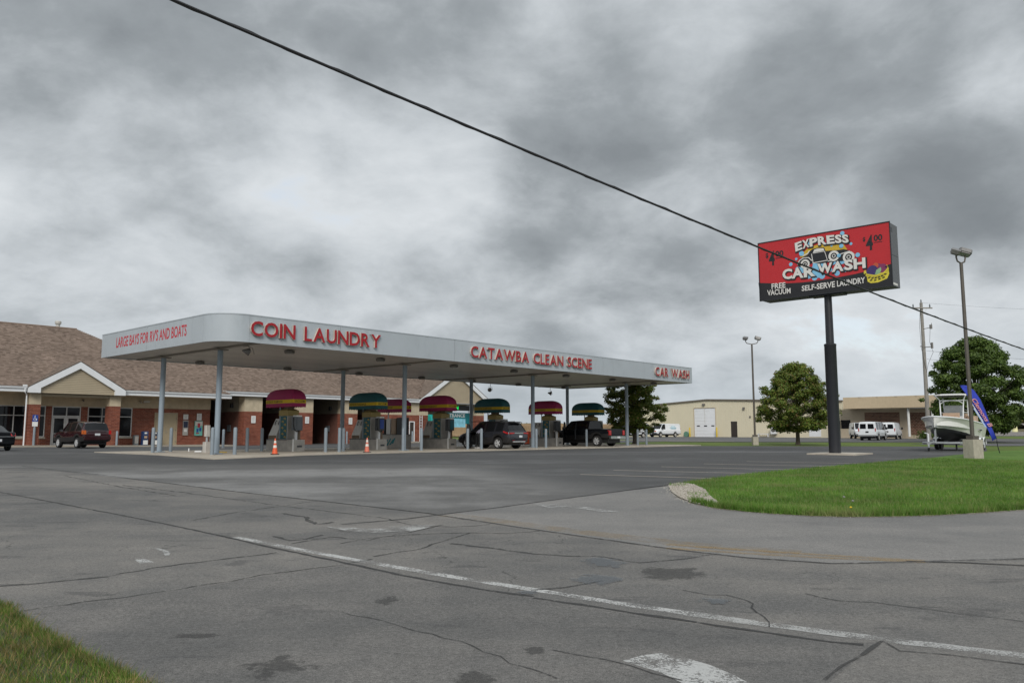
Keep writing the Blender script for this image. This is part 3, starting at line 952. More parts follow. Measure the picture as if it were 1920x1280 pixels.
lawn_near = ISL_FRONT[:14] + [(17, 21), (24, 30)] + ISL_BACK[::-1][2:-1]
pts = [p for p in scatter(lawn_near, 95000, gamma=1.2) if not inside(gv, *p) or (random.random() < .45 and math.sin(p[0] * 4.1) * math.sin(p[1] * 2.3 + 1) > .35)]
blades('lawn_grass', 'grass_blade', pts, 0.04, 0.10, 0.006, 0.8, base=0.028)
edge = []
for a, b in zip(ISL_FRONT[3:13], ISL_FRONT[4:14]):
    for i in range(700):
        t = random.random()
        k = abs(random.gauss(0, 0.22)) - random.choice((0, 0, .04, .09)) * random.random()
        edge.append((a[0] + (b[0] - a[0]) * t + random.gauss(0, .03), a[1] + (b[1] - a[1]) * t + k - 0.02))
blades('lawn_edge_grass', 'grass_blade', edge, 0.06, 0.17, 0.007, 0.7, base=0.02)
# pebbles of the gravel bed and along the lawn's edge
gp = scatter(gv, 4200)
for p, q in zip(gv, gv[1:] + gv[:1]):
    for i in range(90):
        t = random.random()
        gp.append((p[0] + (q[0] - p[0]) * t + random.gauss(0, .09), p[1] + (q[1] - p[1]) * t + random.gauss(0, .16)))
for a, b in zip(ISL_FRONT[3:14], ISL_FRONT[4:15]):
    for i in range(30):
        t = random.random()
        gp.append((a[0] + (b[0] - a[0]) * t, a[1] + (b[1] - a[1]) * t - abs(random.gauss(0.03, 0.05))))
mb = MB()
for (x, y) in gp:
    r = random.uniform(0.008, 0.026) if inside(gv, x, y) else random.uniform(.006, .014)
    z = zg(x, y) + (0.032 if inside(gv, x, y) else .012)
    a = random.uniform(0, 6)
    q = [(x + r * math.cos(a + k * 1.57) * random.uniform(.7, 1.2), y + r * math.sin(a + k * 1.57), z) for k in range(4)]
    mb.add(q + [(x, y, z + r * random.uniform(.7, 1.1))], [(0, 1, 4), (1, 2, 4), (2, 3, 4), (3, 0, 4)])
tag(mb.build('gravel', 'gravel'), kind='stuff')

verge = [(-5.16, 7.80), (-4.65, 7.48), (-4.49, 7.36), (-4.28, 7.11), (-4.00, 6.82), (-3.79, 6.58), (-3.52, 6.35), (-3.28, 6.11), (-3.15, 5.97), (-2.92, 5.75), (-2.72, 5.58), (-2.57, 5.44), (-2.40, 5.29), (-2.01, 4.92), (-1.48, 4.31)] + [(-0.6, 3.2), (3.0, 2.2), (9.0, 1.5), (9, -8), (-14, -8), (-20, 9)]
sheet('verge', verge, 0.05, 'soil', skirt=0.05)
vp = []
vis = [p for p in verge[:15]] + [(-3.0, 3.2), (-8, 4.5), (-9, 7.6)]
for (x, y) in scatter(vis, 90000):
    cl = math.sin(x * 7.1 + 1.3 * math.sin(y * 5.0)) * math.sin(y * 8.3 + x * 2.0)
    if random.random() < 0.72 + 0.28 * cl:
        vp.append((x, y))
blades('verge_grass', 'grass_verge', vp, 0.025, 0.085, 0.0035, 1.1, base=0.045)
ev = []
for a, b in zip(verge[:14], verge[1:15]):
    for i in range(330):
        t = random.random()
        ev.append((a[0] + (b[0] - a[0]) * t + random.gauss(-.03, .04), a[1] + (b[1] - a[1]) * t + random.gauss(-.03, .04)))
blades('verge_edge_grass', 'grass_verge', ev, 0.03, 0.10, 0.0035, 1.2, base=0.03)
# dandelions in the long grass at the island's edge, and bits of litter
for (x, y, h, mname, lb) in [(6.48, 15.82, 0.16, 'stone_grey', 'pale dandelion seed head standing tallest in the lawn edge'), (6.46, 15.37, 0.13, 'stone_grey', 'small pale seed head beside the yellow dandelion clump'), (6.07, 14.54, 0.10, 'dandelion', 'low yellow dandelion clump in the long grass by the driveway')]:
    t = thing('dandelion', lb, 'dandelion', (x, y, zg(x, y) + 0.04), 0, 'dandelions at the lawn edge')
    MB().tube([(0, 0, 0), (0.005, 0, h * .6), (0, 0.004, h)], 0.003, 5).build('stem', 'grass_blade', t)
    MB().lathe([(0.004, h - .012), (0.022, h - .004), (0.024, h + .008), (0.008, h + .022)], 9).build('flower', mname, t)

# ================================================================== canopy
CZ = 0.6
CL, CWD, CR = 39.85, 12.4, 1.4
SOF, FB, FT = 5.0, 4.95, 6.13
can = thing('canopy', 'long grey flat roofed canopy on round steel columns with red channel letters', 'canopy', (ORG[0], ORG[1], CZ), ANG)


def panel(name, a, b, th=0.06, par=can, mat='canopy_metal'):
    """upright fascia panel between two plan points, butt ended"""
    ax, ay = a
    bx, by = b
    l = math.hypot(bx - ax, by - ay)
    tx, ty = (bx - ax) / l, (by - ay) / l
    g = 0.009
    ax, ay, bx, by = ax + tx * g, ay + ty * g, bx - tx * g, by - ty * g
    nx, ny = -ty * th, tx * th
    mb = MB().prism([(ax, ay), (bx, by), (bx + nx, by + ny), (ax + nx, ay + ny)], FB, FT)
    mb.prism([(ax - nx * .25, ay - ny * .25), (bx - nx * .25, by - ny * .25), (bx + nx * 1.5, by + ny * 1.5), (ax + nx * 1.5, ay + ny * 1.5)], FT + .002, FT + .045)
    return mb.build(name, mat, par)


cuts = [CR, 6.2, 13.8, 20.5, 27.8, 34.0, CL]
for a, b in zip(cuts[:-1], cuts[1:]):
    panel('fascia_panel', (a, 0), (b, 0))
for a, b in ((CWD, 7.0), (7.0, CR)):
    panel('fascia_panel', (0, a), (0, b))
panel('fascia_panel', (CL, 0.0), (CL, 6.2))
panel('fascia_panel', (CL, 6.2), (CL, CWD))
for a, b in zip([CL, 33, 26, 19, 12, 6], [33, 26, 19, 12, 6, 0.0]):
    panel('fascia_panel', (a, CWD), (b, CWD))
arc = [(CR - CR * math.cos(w), CR - CR * math.sin(w)) for w in np.linspace(0, math.pi / 2, 17)]
arc_in = [(CR - (CR - .06) * math.cos(w), CR - (CR - .06) * math.sin(w)) for w in np.linspace(0, math.pi / 2, 17)]
mb = MB().prism(arc + arc_in[::-1], FB, FT)
arc_o = [(CR - (CR + .015) * math.cos(w), CR - (CR + .015) * math.sin(w)) for w in np.linspace(0, math.pi / 2, 17)]
mb.prism(arc_o + arc_in[::-1], FT + .002, FT + .045)
mb.build('corner_panel', 'canopy_metal', can, 40)
MB().box(0.07, CL - .07, CR, CWD - .07, 5.35, 5.6).box(CR, CL - .07, 0.07, CR - .003, 5.36, 5.59).build('roof_deck', 'canopy_metal', can)
# soffit pans: one long shallow pan every 0.41 m
pan = None
pw = 0.41
n = int((CL - .12) / pw)
for i in range(n):
    x0 = .06 + i * pw
    y0 = .066
    if x0 < CR:
        y0 = CR - math.sqrt(max(0, CR ** 2 - (CR - x0) ** 2)) + .07
        MB().box(x0 + .006, x0 + pw - .006, y0, CWD - .066, SOF, SOF + .04).build('soffit_panel', 'soffit', can)
        continue
    if pan is None:
        pan = MB().box(.006, pw - .006, y0, CWD - .066, SOF, SOF + .04).mesh('soffit_panel')
        pan.materials.append(M['soffit'])
    link('soffit_panel', pan, can, loc=(x0, 0, 0))
MB().box(.06 + n * pw, CL - .062, .066, CWD - .066, SOF, SOF + .04).box(CR, CL - .1, .1, CWD - .1, SOF + .06, SOF + .1).build('soffit_trim', 'soffit', can)

colm = MB().lathe([(.128, 0), (.128, 4.87)], 20).mesh('column', 40)
colm.materials.append(M['column_paint'])
basm = MB().cbox((0, 0, .085), (.44, .44, .05), .03).mesh('base_plate')
basm.materials.append(M['column_paint'])
capm = MB().cbox((0, 0, 4.9), (.62, .36, .05)).mesh('cap_plate')
capm.materials.append(M['beam_paint'])
beam = MB().box(-.11, .11, .1, CWD - .1, 4.93, 4.995).mesh('beam')
beam.materials.append(M['beam_paint'])
for k in range(4):
    s = 1.9 + 11.25 * k
    link('beam', beam, can, loc=(s, 0, 0))
    for v in (3.4, 9.25):
        c = link('column', colm, can, loc=(s, v, 0))
        link('base_plate', basm, c)
        link('cap_plate', capm, c)
lm = MB().lathe([(.10, 4.998), (.25, 4.96), (.25, 4.86), (.21, 4.82)], 16).mesh('ceiling_light', 40)
lm.materials.append(M['fixture'])
gm = MB().lathe([(.17, 4.818), (.16, 4.805)], 14).mesh('lens')
gm.materials.append(M['lens_dim'])
for (s, v) in [(4.67, 1.95), (10.22, 1.95), (15.63, 1.95), (20.9, 1.95), (26.2, 1.95), (31.7, 1.95), (37.3, 1.95), (4.67, 10.9), (10.23, 10.9), (15.6, 10.9), (21.07, 10.9), (26.2, 10.9), (31.4, 10.9), (37.3, 10.9)]:
    o = link('ceiling_light', lm, can, loc=(s, v, 0))
    link('lens', gm, o)


def floodlight(s, v, rz, drop):
    mb = MB().tube([(0, 0, 4.98), (0, 0, 4.98 - drop)], .018, 6)
    mb.tube([(0, 0, 4.98 - drop), (.09, .03, 4.88 - drop), (.16, .02, 4.76 - drop), (.10, 0, 4.66 - drop), (-.02, 0, 4.70 - drop)], .012, 5)
    o = mb.build('floodlight', 'fixture', can, loc=(s, v, 0))
    h = MB().lathe([(.03, -.18), (.07, -.10), (.17, .10), (.175, .14), (.15, .15)], 14)
    ho = h.build('lamp_head', 'fixture', o, 40)
    ho.location = (-.12, -.05, 4.72 - drop)
    ho.rotation_euler = (math.radians(100), 0, rz)
    b = MB().tube([(-.25, 0, 4.93 - drop), (0, 0, 4.98 - drop), (.22, .02, 4.90 - drop), (.34, .05, 4.62 - drop)], .012, 5).build('bracket', 'fixture', o)


floodlight(2.0, 1.1, 1.2, 0.06)
floodlight(29.3, 12.0, 2.4, 0.25)
floodlight(36.3, 11.6, 0.8, 0.30)

# raised channel letters, one part each
_letter_cache = {}


def channel_word(txt, x0, x1, z0, z1, gap=0.10, space=0.50, depth=0.12):
    H = z1 - z0
    items = []
    x = 0.0
    for ch in txt:
        if ch == ' ':
            x += space
            continue
        vs, fs, d = text_mesh(ch, 0.018, 0.0)
        w = d[0] / d[1] if ch != 'I' else d[0] / d[1]
        items.append((ch, x, w))
        x += w + gap
    k = (x1 - x0) / (x - gap)
    for ch, xx, w in items:
        key = (ch, round(k * w, 2), round(H, 2))
        if key not in _letter_cache:
            vs, fs, d = text_mesh(ch, 0.018, 0.5)
            me = bpy.data.meshes.new('sign_letter')
            me.from_pydata([(p[0] / d[0] * w * k, -(p[2] + .5) * depth, p[1] / d[1] * H) for p in vs], [], fs)
            bm = bmesh.new()
            bm.from_mesh(me)
            bmesh.ops.recalc_face_normals(bm, faces=bm.faces)
            bm.to_mesh(me)
            bm.free()
            me.materials.append(M['letter_return'])
            me.materials.append(M['sign_red'])
            for p in me.polygons:
                if p.normal.y < -.9:
                    p.material_index = 1
            _letter_cache[key] = me
        link('sign_letter', _letter_cache[key], can, loc=(x0 + xx * k, -.012, z0))


channel_word('COIN LAUNDRY', 1.40, 8.56, 5.24, 5.90, 0.11, 0.62)
channel_word('CATAWBA CLEAN SCENE', 14.95, 26.35, 5.25, 5.90, 0.08, 0.55)
channel_word('CAR WASH', 34.25, 39.2, 5.25, 5.90, 0.10, 0.62)
mb = word(MB(), "LARGE BAYS FOR RV'S AND BOATS", (-.004, 10.55, 5.34), (0, -1, 0), (0, 0, 1), 7.62, 0.55, 0.02)
mb.build('printed_lettering', 'print_red', can)

# ================================================================== laundry building
BZ = 0.45
bl = thing('laundry_building', 'long brick and block laundry and car wash building with brown shingle roof and two gables', 'building', (*UV(0, 36.0), BZ), ANG)
WY = 1.8                                     # the laundry wall stands back behind the porch line


def Z(a):
    return a - BZ


def brickwork(par, org, ex, nrm, x0, x1, z0, z1, holes=(), bl_=0.29, bh=0.098, j=0.014, proud=0.016, mat='brick', mortar='mortar', name='bricks', back=True):
    """raised bricks over a mortar bed; holes are (x0,x1,z0,z1)"""
    mb = MB()
    ex, nrm, org = Vector(ex), Vector(nrm), Vector(org)
    up = Vector((0, 0, 1))
    nz = int((z1 - z0) / (bh + j))
    p = (z1 - z0) / nz
    for r in range(nz):
        a, b = z0 + r * p, z0 + (r + 1) * p - j
        L = bl_ + j
        x = x0 - (L * .5 if r % 2 else 0)
        while x < x1:
            segs = [(max(x, x0), min(x + bl_, x1))]
            for (h0, h1, g0, g1) in holes:
                if b > g0 + .01 and a < g1 - .01:
                    ns = []
                    for (q0, q1) in segs:
                        if h0 > q0:
                            ns.append((q0, min(q1, h0)))
                        if h1 < q1:
                            ns.append((max(q0, h1), q1))
                    segs = ns
            for (q0, q1) in segs:
                if q1 - q0 > .03:
                    d = nrm * (proud + random.uniform(-.004, .004))
                    c = [org + ex * q0 + up * a, org + ex * q1 + up * a, org + ex * q1 + up * b, org + ex * q0 + up * b]
                    o = [tuple(t + d) for t in c]
                    c = [tuple(t) for t in c]
                    mb.add(c + o, [(4, 5, 6, 7), (0, 1, 5, 4), (1, 2, 6, 5), (2, 3, 7, 6), (3, 0, 4, 7)])
            x += L
    o = mb.build(name, mat, par)
    o['kind'] = 'stuff'
    return o


def wall_strip(mb, y, x0, x1, z0, z1, holes, th=0.2):
    """a wall of boxes round rectangular openings, front face at y, thickness th behind"""
    xs = sorted(set([x0, x1] + [h for q in holes for h in q[:2] if x0 < h < x1]))
    for a, b in zip(xs[:-1], xs[1:]):
        m = (a + b) / 2
        cuts = sorted([(q[2], q[3]) for q in holes if q[0] < m < q[1]])
        z = z0
        for (c, d) in cuts:
            if c > z:
                mb.box(a, b, y, y + th, z, min(c, z1))
            z = max(z, d)
        if z < z1:
            mb.box(a, b, y, y + th, z, z1)
    return mb


BRT = Z(3.76)
holesW = [(-14.0, -8.6, Z(1.33), BRT), (-6.5, 5.66, Z(1.33), BRT), (6.12, 8.25, Z(.55), BRT), (8.79, 12.33, Z(1.33), BRT), (14.25, 16.28, Z(.55), Z(3.36))]
wall_strip(MB(), WY, -20, 19.3, Z(.2), BRT - .004, holesW).build('lower_wall', 'mortar', bl)
brickwork(bl, (0, WY, 0), (1, 0, 0), (0, -1, 0), -8, 19.3, Z(.62), BRT, holesW)
MB().box(-20, 19.3, WY - .05, WY + .2, BRT + .003, Z(4.75)).build('block_band', 'split_block', bl)
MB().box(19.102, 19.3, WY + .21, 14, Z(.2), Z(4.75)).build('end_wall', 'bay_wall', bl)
MB().box(-20, 19.0, WY + 2.4, WY + 2.6, Z(.2), Z(4.7)).box(-20, 19, WY + .22, WY + 2.4, Z(.5), Z(.55)).build('interior', 'interior_dark', bl)


def window(x0, x1, z0, z1, y, vm, hm, sill=True, par=bl):
    f = .07
    mb = MB().box(x0, x0 + f, y - .03, y + .07, z0, z1).box(x1 - f, x1, y - .03, y + .07, z0, z1)
    mb.box(x0 + f, x1 - f, y - .03, y + .07, z0, z0 + f).box(x0 + f, x1 - f, y - .03, y + .07, z1 - f, z1)
    xs = [x0 + f] + list(vm) + [x1 - f]
    for v in vm:
        mb.box(v - .035, v + .035, y - .027, y + .067, z0 + f, z1 - f)
    for a, b in zip(xs[:-1], xs[1:]):
        for h in hm:
            mb.box(a + (.035 if a in vm else 0), b - (.035 if b in vm else 0), y - .024, y + .064, h - .035, h + .035)
    w = mb.build('window', 'window_frame', par)
    zs = [z0 + f] + list(hm) + [z1 - f]
    for a, b in zip(xs[:-1], xs[1:]):
        for c, d in zip(zs[:-1], zs[1:]):
            MB().box(a + .001, b - .001, y + .02, y + .03, c + .001, d - .001).build('pane', 'pane_dark', w)
    if sill:
        MB().box(x0 - .06, x1 + .06, y - .1, y + .05, z0 - .13, z0 - .002).build('sill', 'concrete_block', w)
    return w


TR = Z(3.0)
window(-14, -8.6, Z(1.33), BRT, WY, [-12.2, -10.4], [TR])
window(-6.5, 5.66, Z(1.33), BRT, WY, [-5.1, -3.7, -2.3, -0.9, 0.55, 2.0, 3.45, 4.75], [TR])
window(8.79, 12.33, Z(1.33), BRT, WY, [9.9, 11.1], [TR])
# entrance: two glazed leaves under transoms
dw = MB()
for x in (6.12, 7.15, 8.17):
    dw.box(x, x + .08, WY - .04, WY + .08, Z(.55), BRT - .005)
for a, b in ((6.2, 7.15), (7.23, 8.17)):
    dw.box(a, b, WY - .035, WY + .075, BRT - .09, BRT - .005)
    dw.box(a, b, WY - .035, WY + .075, Z(2.93), Z(3.03))
fr = dw.build('entrance_frame', 'window_frame', bl)
for a, b in ((6.2, 7.15), (7.23, 8.17)):
    MB().box(a + .001, b - .001, WY + .02, WY + .03, Z(3.03), BRT - .09).build('pane', 'pane_dark', fr)
    d = MB().box(a + .01, a + .12, WY - .02, WY + .04, Z(.62), Z(2.92)).box(b - .12, b - .01, WY - .02, WY + .04, Z(.62), Z(2.92)) \
        .box(a + .12, b - .12, WY - .02, WY + .04, Z(.62), Z(.86)).box(a + .12, b - .12, WY - .02, WY + .04, Z(2.8), Z(2.92)).build('door', 'window_frame', bl)
    MB().box(a + .121, b - .121, WY + .005, WY + .015, Z(.861), Z(2.799)).build('pane', 'pane_dark', d)
    MB().box(a + .12, b - .12, WY - .05, WY - .025, Z(1.58), Z(1.63)).build('push_bar', 'window_frame', d)
# tan double service door
MB().box(14.25, 14.33, WY - .03, WY + .1, Z(.55), Z(3.36)).box(16.2, 16.28, WY - .03, WY + .1, Z(.55), Z(3.36)).box(14.33, 16.2, WY - .03, WY + .1, Z(3.28), Z(3.36)).build('door_frame', 'door_tan', bl)
for a, b in ((14.335, 15.262), (15.268, 16.195)):
    d = MB().box(a, b, WY + .005, WY + .06, Z(.57), Z(3.275)).build('service_door', 'door_tan', bl)
    MB().cbox((15.32, WY - .01, Z(1.75)), (.03, .05, .12)).build('handle', 'galvanised', d) if a > 15 else None
    for zz in (.9, 1.9, 2.9):
        MB().cbox((a + .02 if a < 15 else b - .02, WY - .002, Z(zz)), (.04, .03, .13)).build('hinge', 'fixture', d)
# porch piers
for (x0, x1) in ((3.72, 4.53), (9.54, 10.38)):
    MB().box(x0, x1, -.6, .2, Z(.3), Z(3.77)).build('pier', 'mortar', bl)
    brickwork(bl, (0, -.6, 0), (1, 0, 0), (0, -1, 0), x0, x1, Z(.62), Z(3.78))
    brickwork(bl, (x0, 0, 0), (0, 1, 0), (-1, 0, 0), -.6, .2, Z(.62), Z(3.78))
    MB().box(x0 - .01, x1 + .01, -.615, .21, Z(3.785), Z(4.63)).build('pier_head', 'split_block', bl)
MB().box(4.55, 9.52, -.5, .1, Z(4.42), Z(4.63)).box(4.55, 9.52, .1, WY - .06, Z(4.58), Z(4.63)).build('porch_beam', 'siding', bl)


def gable(s0, s1, zf, zap, run, pier_in, yf=-.32, sid_y=-.06):
    """rake boards, siding planks and gable roof; s0..s1 at the feet"""
    c = (s0 + s1) / 2
    h = .46
    sl = (zap - zf - .4) / (c - s0)
    L = [(s0, Z(zf)), (s0, Z(zf + .4)), (c, Z(zap)), (c, Z(zap - .52)), (s0 + .82, Z(zf + .4 + .82 * sl - .52)), (s0 + .82, Z(zf))]
    for side in (1, -1):
        P = [(p[0] if side == 1 else 2 * c - p[0], yf, p[1]) for p in L]
        MB().slab(P, (0, .16, 0)).build('rake_board', 'white_trim', bl)
        Q = [(s0, yf + .161, Z(zf)), (s0 + .82, yf + .161, Z(zf)), (s0 + .82, sid_y + .06, Z(zf)), (s0, sid_y + .06, Z(zf))]
        Q = [(p[0] if side == 1 else 2 * c - p[0], p[1], p[2]) for p in Q]
        MB().slab(Q, (0, 0, .3)).build('eave_return', 'white_trim', bl)
    zb = zf + .02
    ph = .135
    k = 0
    while True:
        a, b = zb + k * ph, zb + (k + 1) * ph
        xa = c - (zap - .45 - a) / sl
        if xa > c - .12:
            break
        xa0, xb0 = max(s0 + .5, xa), min(s1 - .5, 2 * c - xa)
        xa1, xb1 = max(s0 + .5, c - (zap - .45 - b) / sl), min(s1 - .5, c + (zap - .45 - b) / sl)
        if xa1 > c:
            xa1 = xb1 = c
        MB().slab([(xa0, sid_y - .032, Z(a)), (xb0, sid_y - .032, Z(a)), (xb1, sid_y, Z(b) - .004), (xa1, sid_y, Z(b) - .004)], (0, .03, 0)).build('siding_plank', 'siding', bl)
        k += 1
    MB().slab([(s0 + .4, sid_y + .06, Z(zf)), (s1 - .4, sid_y + .06, Z(zf)), (c, sid_y + .06, Z(zap - .4))], (0, .05, 0)).build('gable_wall', 'siding', bl)
    # roof planes, back to where they meet the main roof
    for side in (1, -1):
        def mir(x):
            return x if side == 1 else 2 * c - x
        e0 = (mir(s0 - .05), Z(zf + .4))
        P = [(mir(s0 - .04), yf, Z(zf + .41)), (mir(c), yf, Z(zap + .03)), (mir(c), run, Z(zap + .03)), (mir(s0 - .04), yf + .5, Z(zf + .41))]
        MB().slab(P, (0, 0, .05)).build('gable_roof', 'roof_deck', bl)
        mb = MB()
        ln = math.hypot(c - s0, zap - zf - .4)
        nr = int(ln / .15)
        for r in range(nr):
            t0, t1 = r / nr, (r + 1) / nr
            y1 = yf + .5 + (run - yf - .5) * t0
            xx = yf
            while xx < y1:
                w = .30 * random.uniform(.8, 1.2)
                w = min(w, y1 - xx)
                pa = (c - s0 + .04) * t0
                pb = (c - s0 + .04) * t1
                za, zb2 = Z(zf + .47 + (zap - zf - .38) * t0), Z(zf + .455 + (zap - zf - .38) * t1)
                mb.add([(mir(s0 - .04 + pa), xx, za), (mir(s0 - .04 + pa), xx + w, za), (mir(s0 - .04 + pb), xx + w, zb2), (mir(s0 - .04 + pb), xx, zb2)], [(0, 1, 2, 3)])
                xx += w
        o = mb.build('shingles', 'shingle', bl)
        o['kind'] = 'stuff'


gable(3.47, 10.5, 4.64, 7.14, 3.2, .8, yf=-1.2, sid_y=-.98)


def roof_shingles(fa, fb, z_eave, y_eave, y_ridge, pitch):
    """courses of shingle tabs on the street side slope; fa, fb give the ends of a course at distance t up the slope"""
    mb = MB()
    run = y_ridge - y_eave
    nr = int(run * math.hypot(1, pitch) / .155)
    for r in range(nr):
        t0, t1 = r / nr, (r + 1) / nr
        x, xe = fa(t0), fb(t0)
        x -= random.uniform(0, .3)
        while x < xe:
            w = .25 * random.uniform(.7, 1.3)
            a, b = max(x, fa(t0)), min(x + w, xe)
            if b > a:
                y0, y1 = y_eave + run * t0, y_eave + run * t1
                mb.add([(a, y0, z_eave + run * t0 * pitch + .035), (b, y0, z_eave + run * t0 * pitch + .035), (b, y1, z_eave + run * t1 * pitch + .022), (a, y1, z_eave + run * t1 * pitch + .022)], [(0, 1, 2, 3)])
            x += w
    o = mb.build('shingles', 'shingle', bl)
    o['kind'] = 'stuff'


# left block: hipped roof that ends over the tan door wall
PIT = .59
zE, yE, yR = Z(5.1), -.87, 8.9
zR = zE + PIT * (yR - yE)
hx = 19.8 - (yR - yE)
mb = MB()
mb.slab([(-20, yE, zE), (19.8, yE, zE), (hx, yR, zR), (-20, yR, zR)], (0, 0, -.04))
mb.slab([(19.8, yE, zE), (19.8, 2 * yR - yE, zE), (hx, yR, zR)], (0, 0, -.04))
mb.slab([(-20, yR + .01, zR), (hx, yR + .01, zR), (19.8, 2 * yR - yE, zE), (-20, 2 * yR - yE, zE)], (0, 0, -.04))
mb.build('roof', 'roof_deck', bl)
roof_shingles(lambda t: -14.0, lambda t: 19.8 - (yR - yE) * t, zE, yE, yR, PIT)
MB().tube([(-14, yR, zR + .05), (hx, yR, zR + .05)], .06, 6).build('ridge_cap', 'shingle', bl)
# right block over the wash bays
yE2, yR2 = -.35, 6.2
zE2 = zE + (yE2 - yE) * PIT
zR2 = zE2 + PIT * (yR2 - yE2)
hipx = lambda y: 19.8 - (y - yE)
mb = MB()
mb.slab([(hipx(yE2), yE2, zE2), (50.0, yE2, zE2), (50.0, yR2, zR2), (hipx(yR2), yR2, zR2)], (0, 0, -.04))
mb.slab([(hipx(yR2), yR2 + .01, zR2), (50.0, yR2 + .01, zR2), (50.0, 2 * yR2 - yE2, zE2), (16, 2 * yR2 - yE2, zE2)], (0, 0, -.04))
mb.build('roof', 'roof_deck', bl)
roof_shingles(lambda t: hipx(yE2 + (yR2 - yE2) * t), lambda t: 48.4, zE2, yE2, yR2, PIT)
# fascia boards and gutters
for (a, b, zt_, yE) in ((-20, 3.44, 5.1, -.87), (10.53, 19.9, 5.1, -.87), (19.25, 42.7, 5.41, -.35)):
    f = MB().box(a, b, yE - .02, yE + .02, Z(zt_ - .40), Z(zt_ - .02)).build('fascia_board', 'white_trim', bl)
    MB().prism([(0, 0), (.1, 0), (.14, .11), (0, .11)], 0, b - a)
    g = MB()
    g.add([(a, yE - .022, Z(zt_ - .15)), (a, yE - .11, Z(zt_ - .15)), (a, yE - .15, Z(zt_ - .015)), (a, yE - .022, Z(zt_ - .015)),
           (b, yE - .022, Z(zt_ - .15)), (b, yE - .11, Z(zt_ - .15)), (b, yE - .15, Z(zt_ - .015)), (b, yE - .022, Z(zt_ - .015))],
          [(0, 1, 2, 3), (7, 6, 5, 4), (0, 4, 5, 1), (1, 5, 6, 2), (2, 6, 7, 3), (3, 7, 4, 0)])
    g.build('gutter', 'white_trim', bl)
yE = -.87
MB().box(-20, 3.44, yE + .02, WY - .06, Z(4.68), Z(4.71)).box(10.53, 19.9, yE + .02, WY - .06, Z(4.68), Z(4.71)).build('eave_soffit', 'split_block', bl)
MB().tube([(3.3, yE - .1, Z(4.95)), (3.3, yE - .08, Z(4.7)), (3.52, -.68, Z(4.45)), (3.52, -.68, Z(.62))], .05, 8).build('downspout', 'white_trim', bl)
MB().box(3.15, 3.42, yE - .13, yE - .0, Z(5.1), Z(5.22)).build('gutter_end', 'white_trim', bl)
# roof vent behind the ridge
v = MB().lathe([(.17, 0), (.17, .65)], 14).build('roof_vent', 'steel_light', bl, 40, loc=(8.6, 9.3, zR - .25))
MB().lathe([(.24, .62), (.26, .70), (.26, .86), (.2, .92)], 14).build('vent_cap', 'steel_light', v, 40)
MB().tube([(8.3, WY - .06, Z(4.3)), (8.3, WY - .3, Z(4.28)), (8.3, WY - .36, Z(4.2))], .06, 8).build('soffit_lamp', 'fixture', bl)
MB().tube([(12.9, WY - .06, Z(4.35)), (12.9, WY - .35, Z(4.3)), (12.9, WY - .4, Z(4.15))], .05, 8).cbox((13.35, WY - .35, Z(4.3)), (.5, .2, .16)).build('wall_lamp', 'steel_light', bl)

# wash bays: partition piers, dark bays, higher eave
BB = Z(3.63)
for (x0, x1) in ((21.7, 23.5), (27.2, 29.1), (32.75, 34.5), (37.7, 40.0)):
    MB().box(x0, x1, 0, 1.0, Z(.1), BB).build('pier', 'mortar', bl)
    MB().box(x0 - .01, x1 + .01, -.015, 1.0, BB + .003, Z(5.03)).build('pier_head', 'split_block', bl)
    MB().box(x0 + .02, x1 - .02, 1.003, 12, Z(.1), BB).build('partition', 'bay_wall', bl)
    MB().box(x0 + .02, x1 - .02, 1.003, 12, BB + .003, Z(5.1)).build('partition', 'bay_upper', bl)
    brickwork(bl, (0, 0, 0), (1, 0, 0), (0, -1, 0), x0, x1, Z(.42), BB)
    brickwork(bl, (x0, 0, 0), (0, 1, 0), (-1, 0, 0), 0, 1.0, Z(.42), BB)
    # hose box and lamp on each dark bay wall
    MB().cbox((x0 - .06, 2.6, Z(2.1)), (.14, .5, .6)).build('hose_box', 'machine_grey', bl)
    MB().cbox((x0 - .1, 2.2, Z(4.2)), (.22, .4, .4), .08).build('bay_lamp', 'car_trim', bl)
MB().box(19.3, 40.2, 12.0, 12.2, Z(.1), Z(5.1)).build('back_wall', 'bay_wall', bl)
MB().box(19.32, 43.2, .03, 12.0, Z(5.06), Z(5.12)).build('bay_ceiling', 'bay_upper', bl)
# wall between the last bay and the right gable, with a white framed door
h2 = [(41.55, 42.35, Z(.3), Z(2.95))]
wall_strip(MB(), 0, 40.003, 44.3, Z(.1), BB, h2).build('lower_wall', 'mortar', bl)
brickwork(bl, (0, 0, 0), (1, 0, 0), (0, -1, 0), 40.003, 44.3, Z(.42), BB, h2)
MB().box(40.003, 44.31, -.015, .2, BB + .003, Z(5.03)).build('block_band', 'split_block', bl)
d = MB().box(41.55, 41.65, -.03, .1, Z(.4), Z(2.95)).box(42.25, 42.35, -.03, .1, Z(.4), Z(2.95)).box(41.65, 42.25, -.03, .1, Z(2.85), Z(2.95)).build('door_frame', 'white_trim', bl)
MB().box(41.651, 42.249, .03, .06, Z(.4), Z(2.849)).build('side_door', 'door_dark', bl)
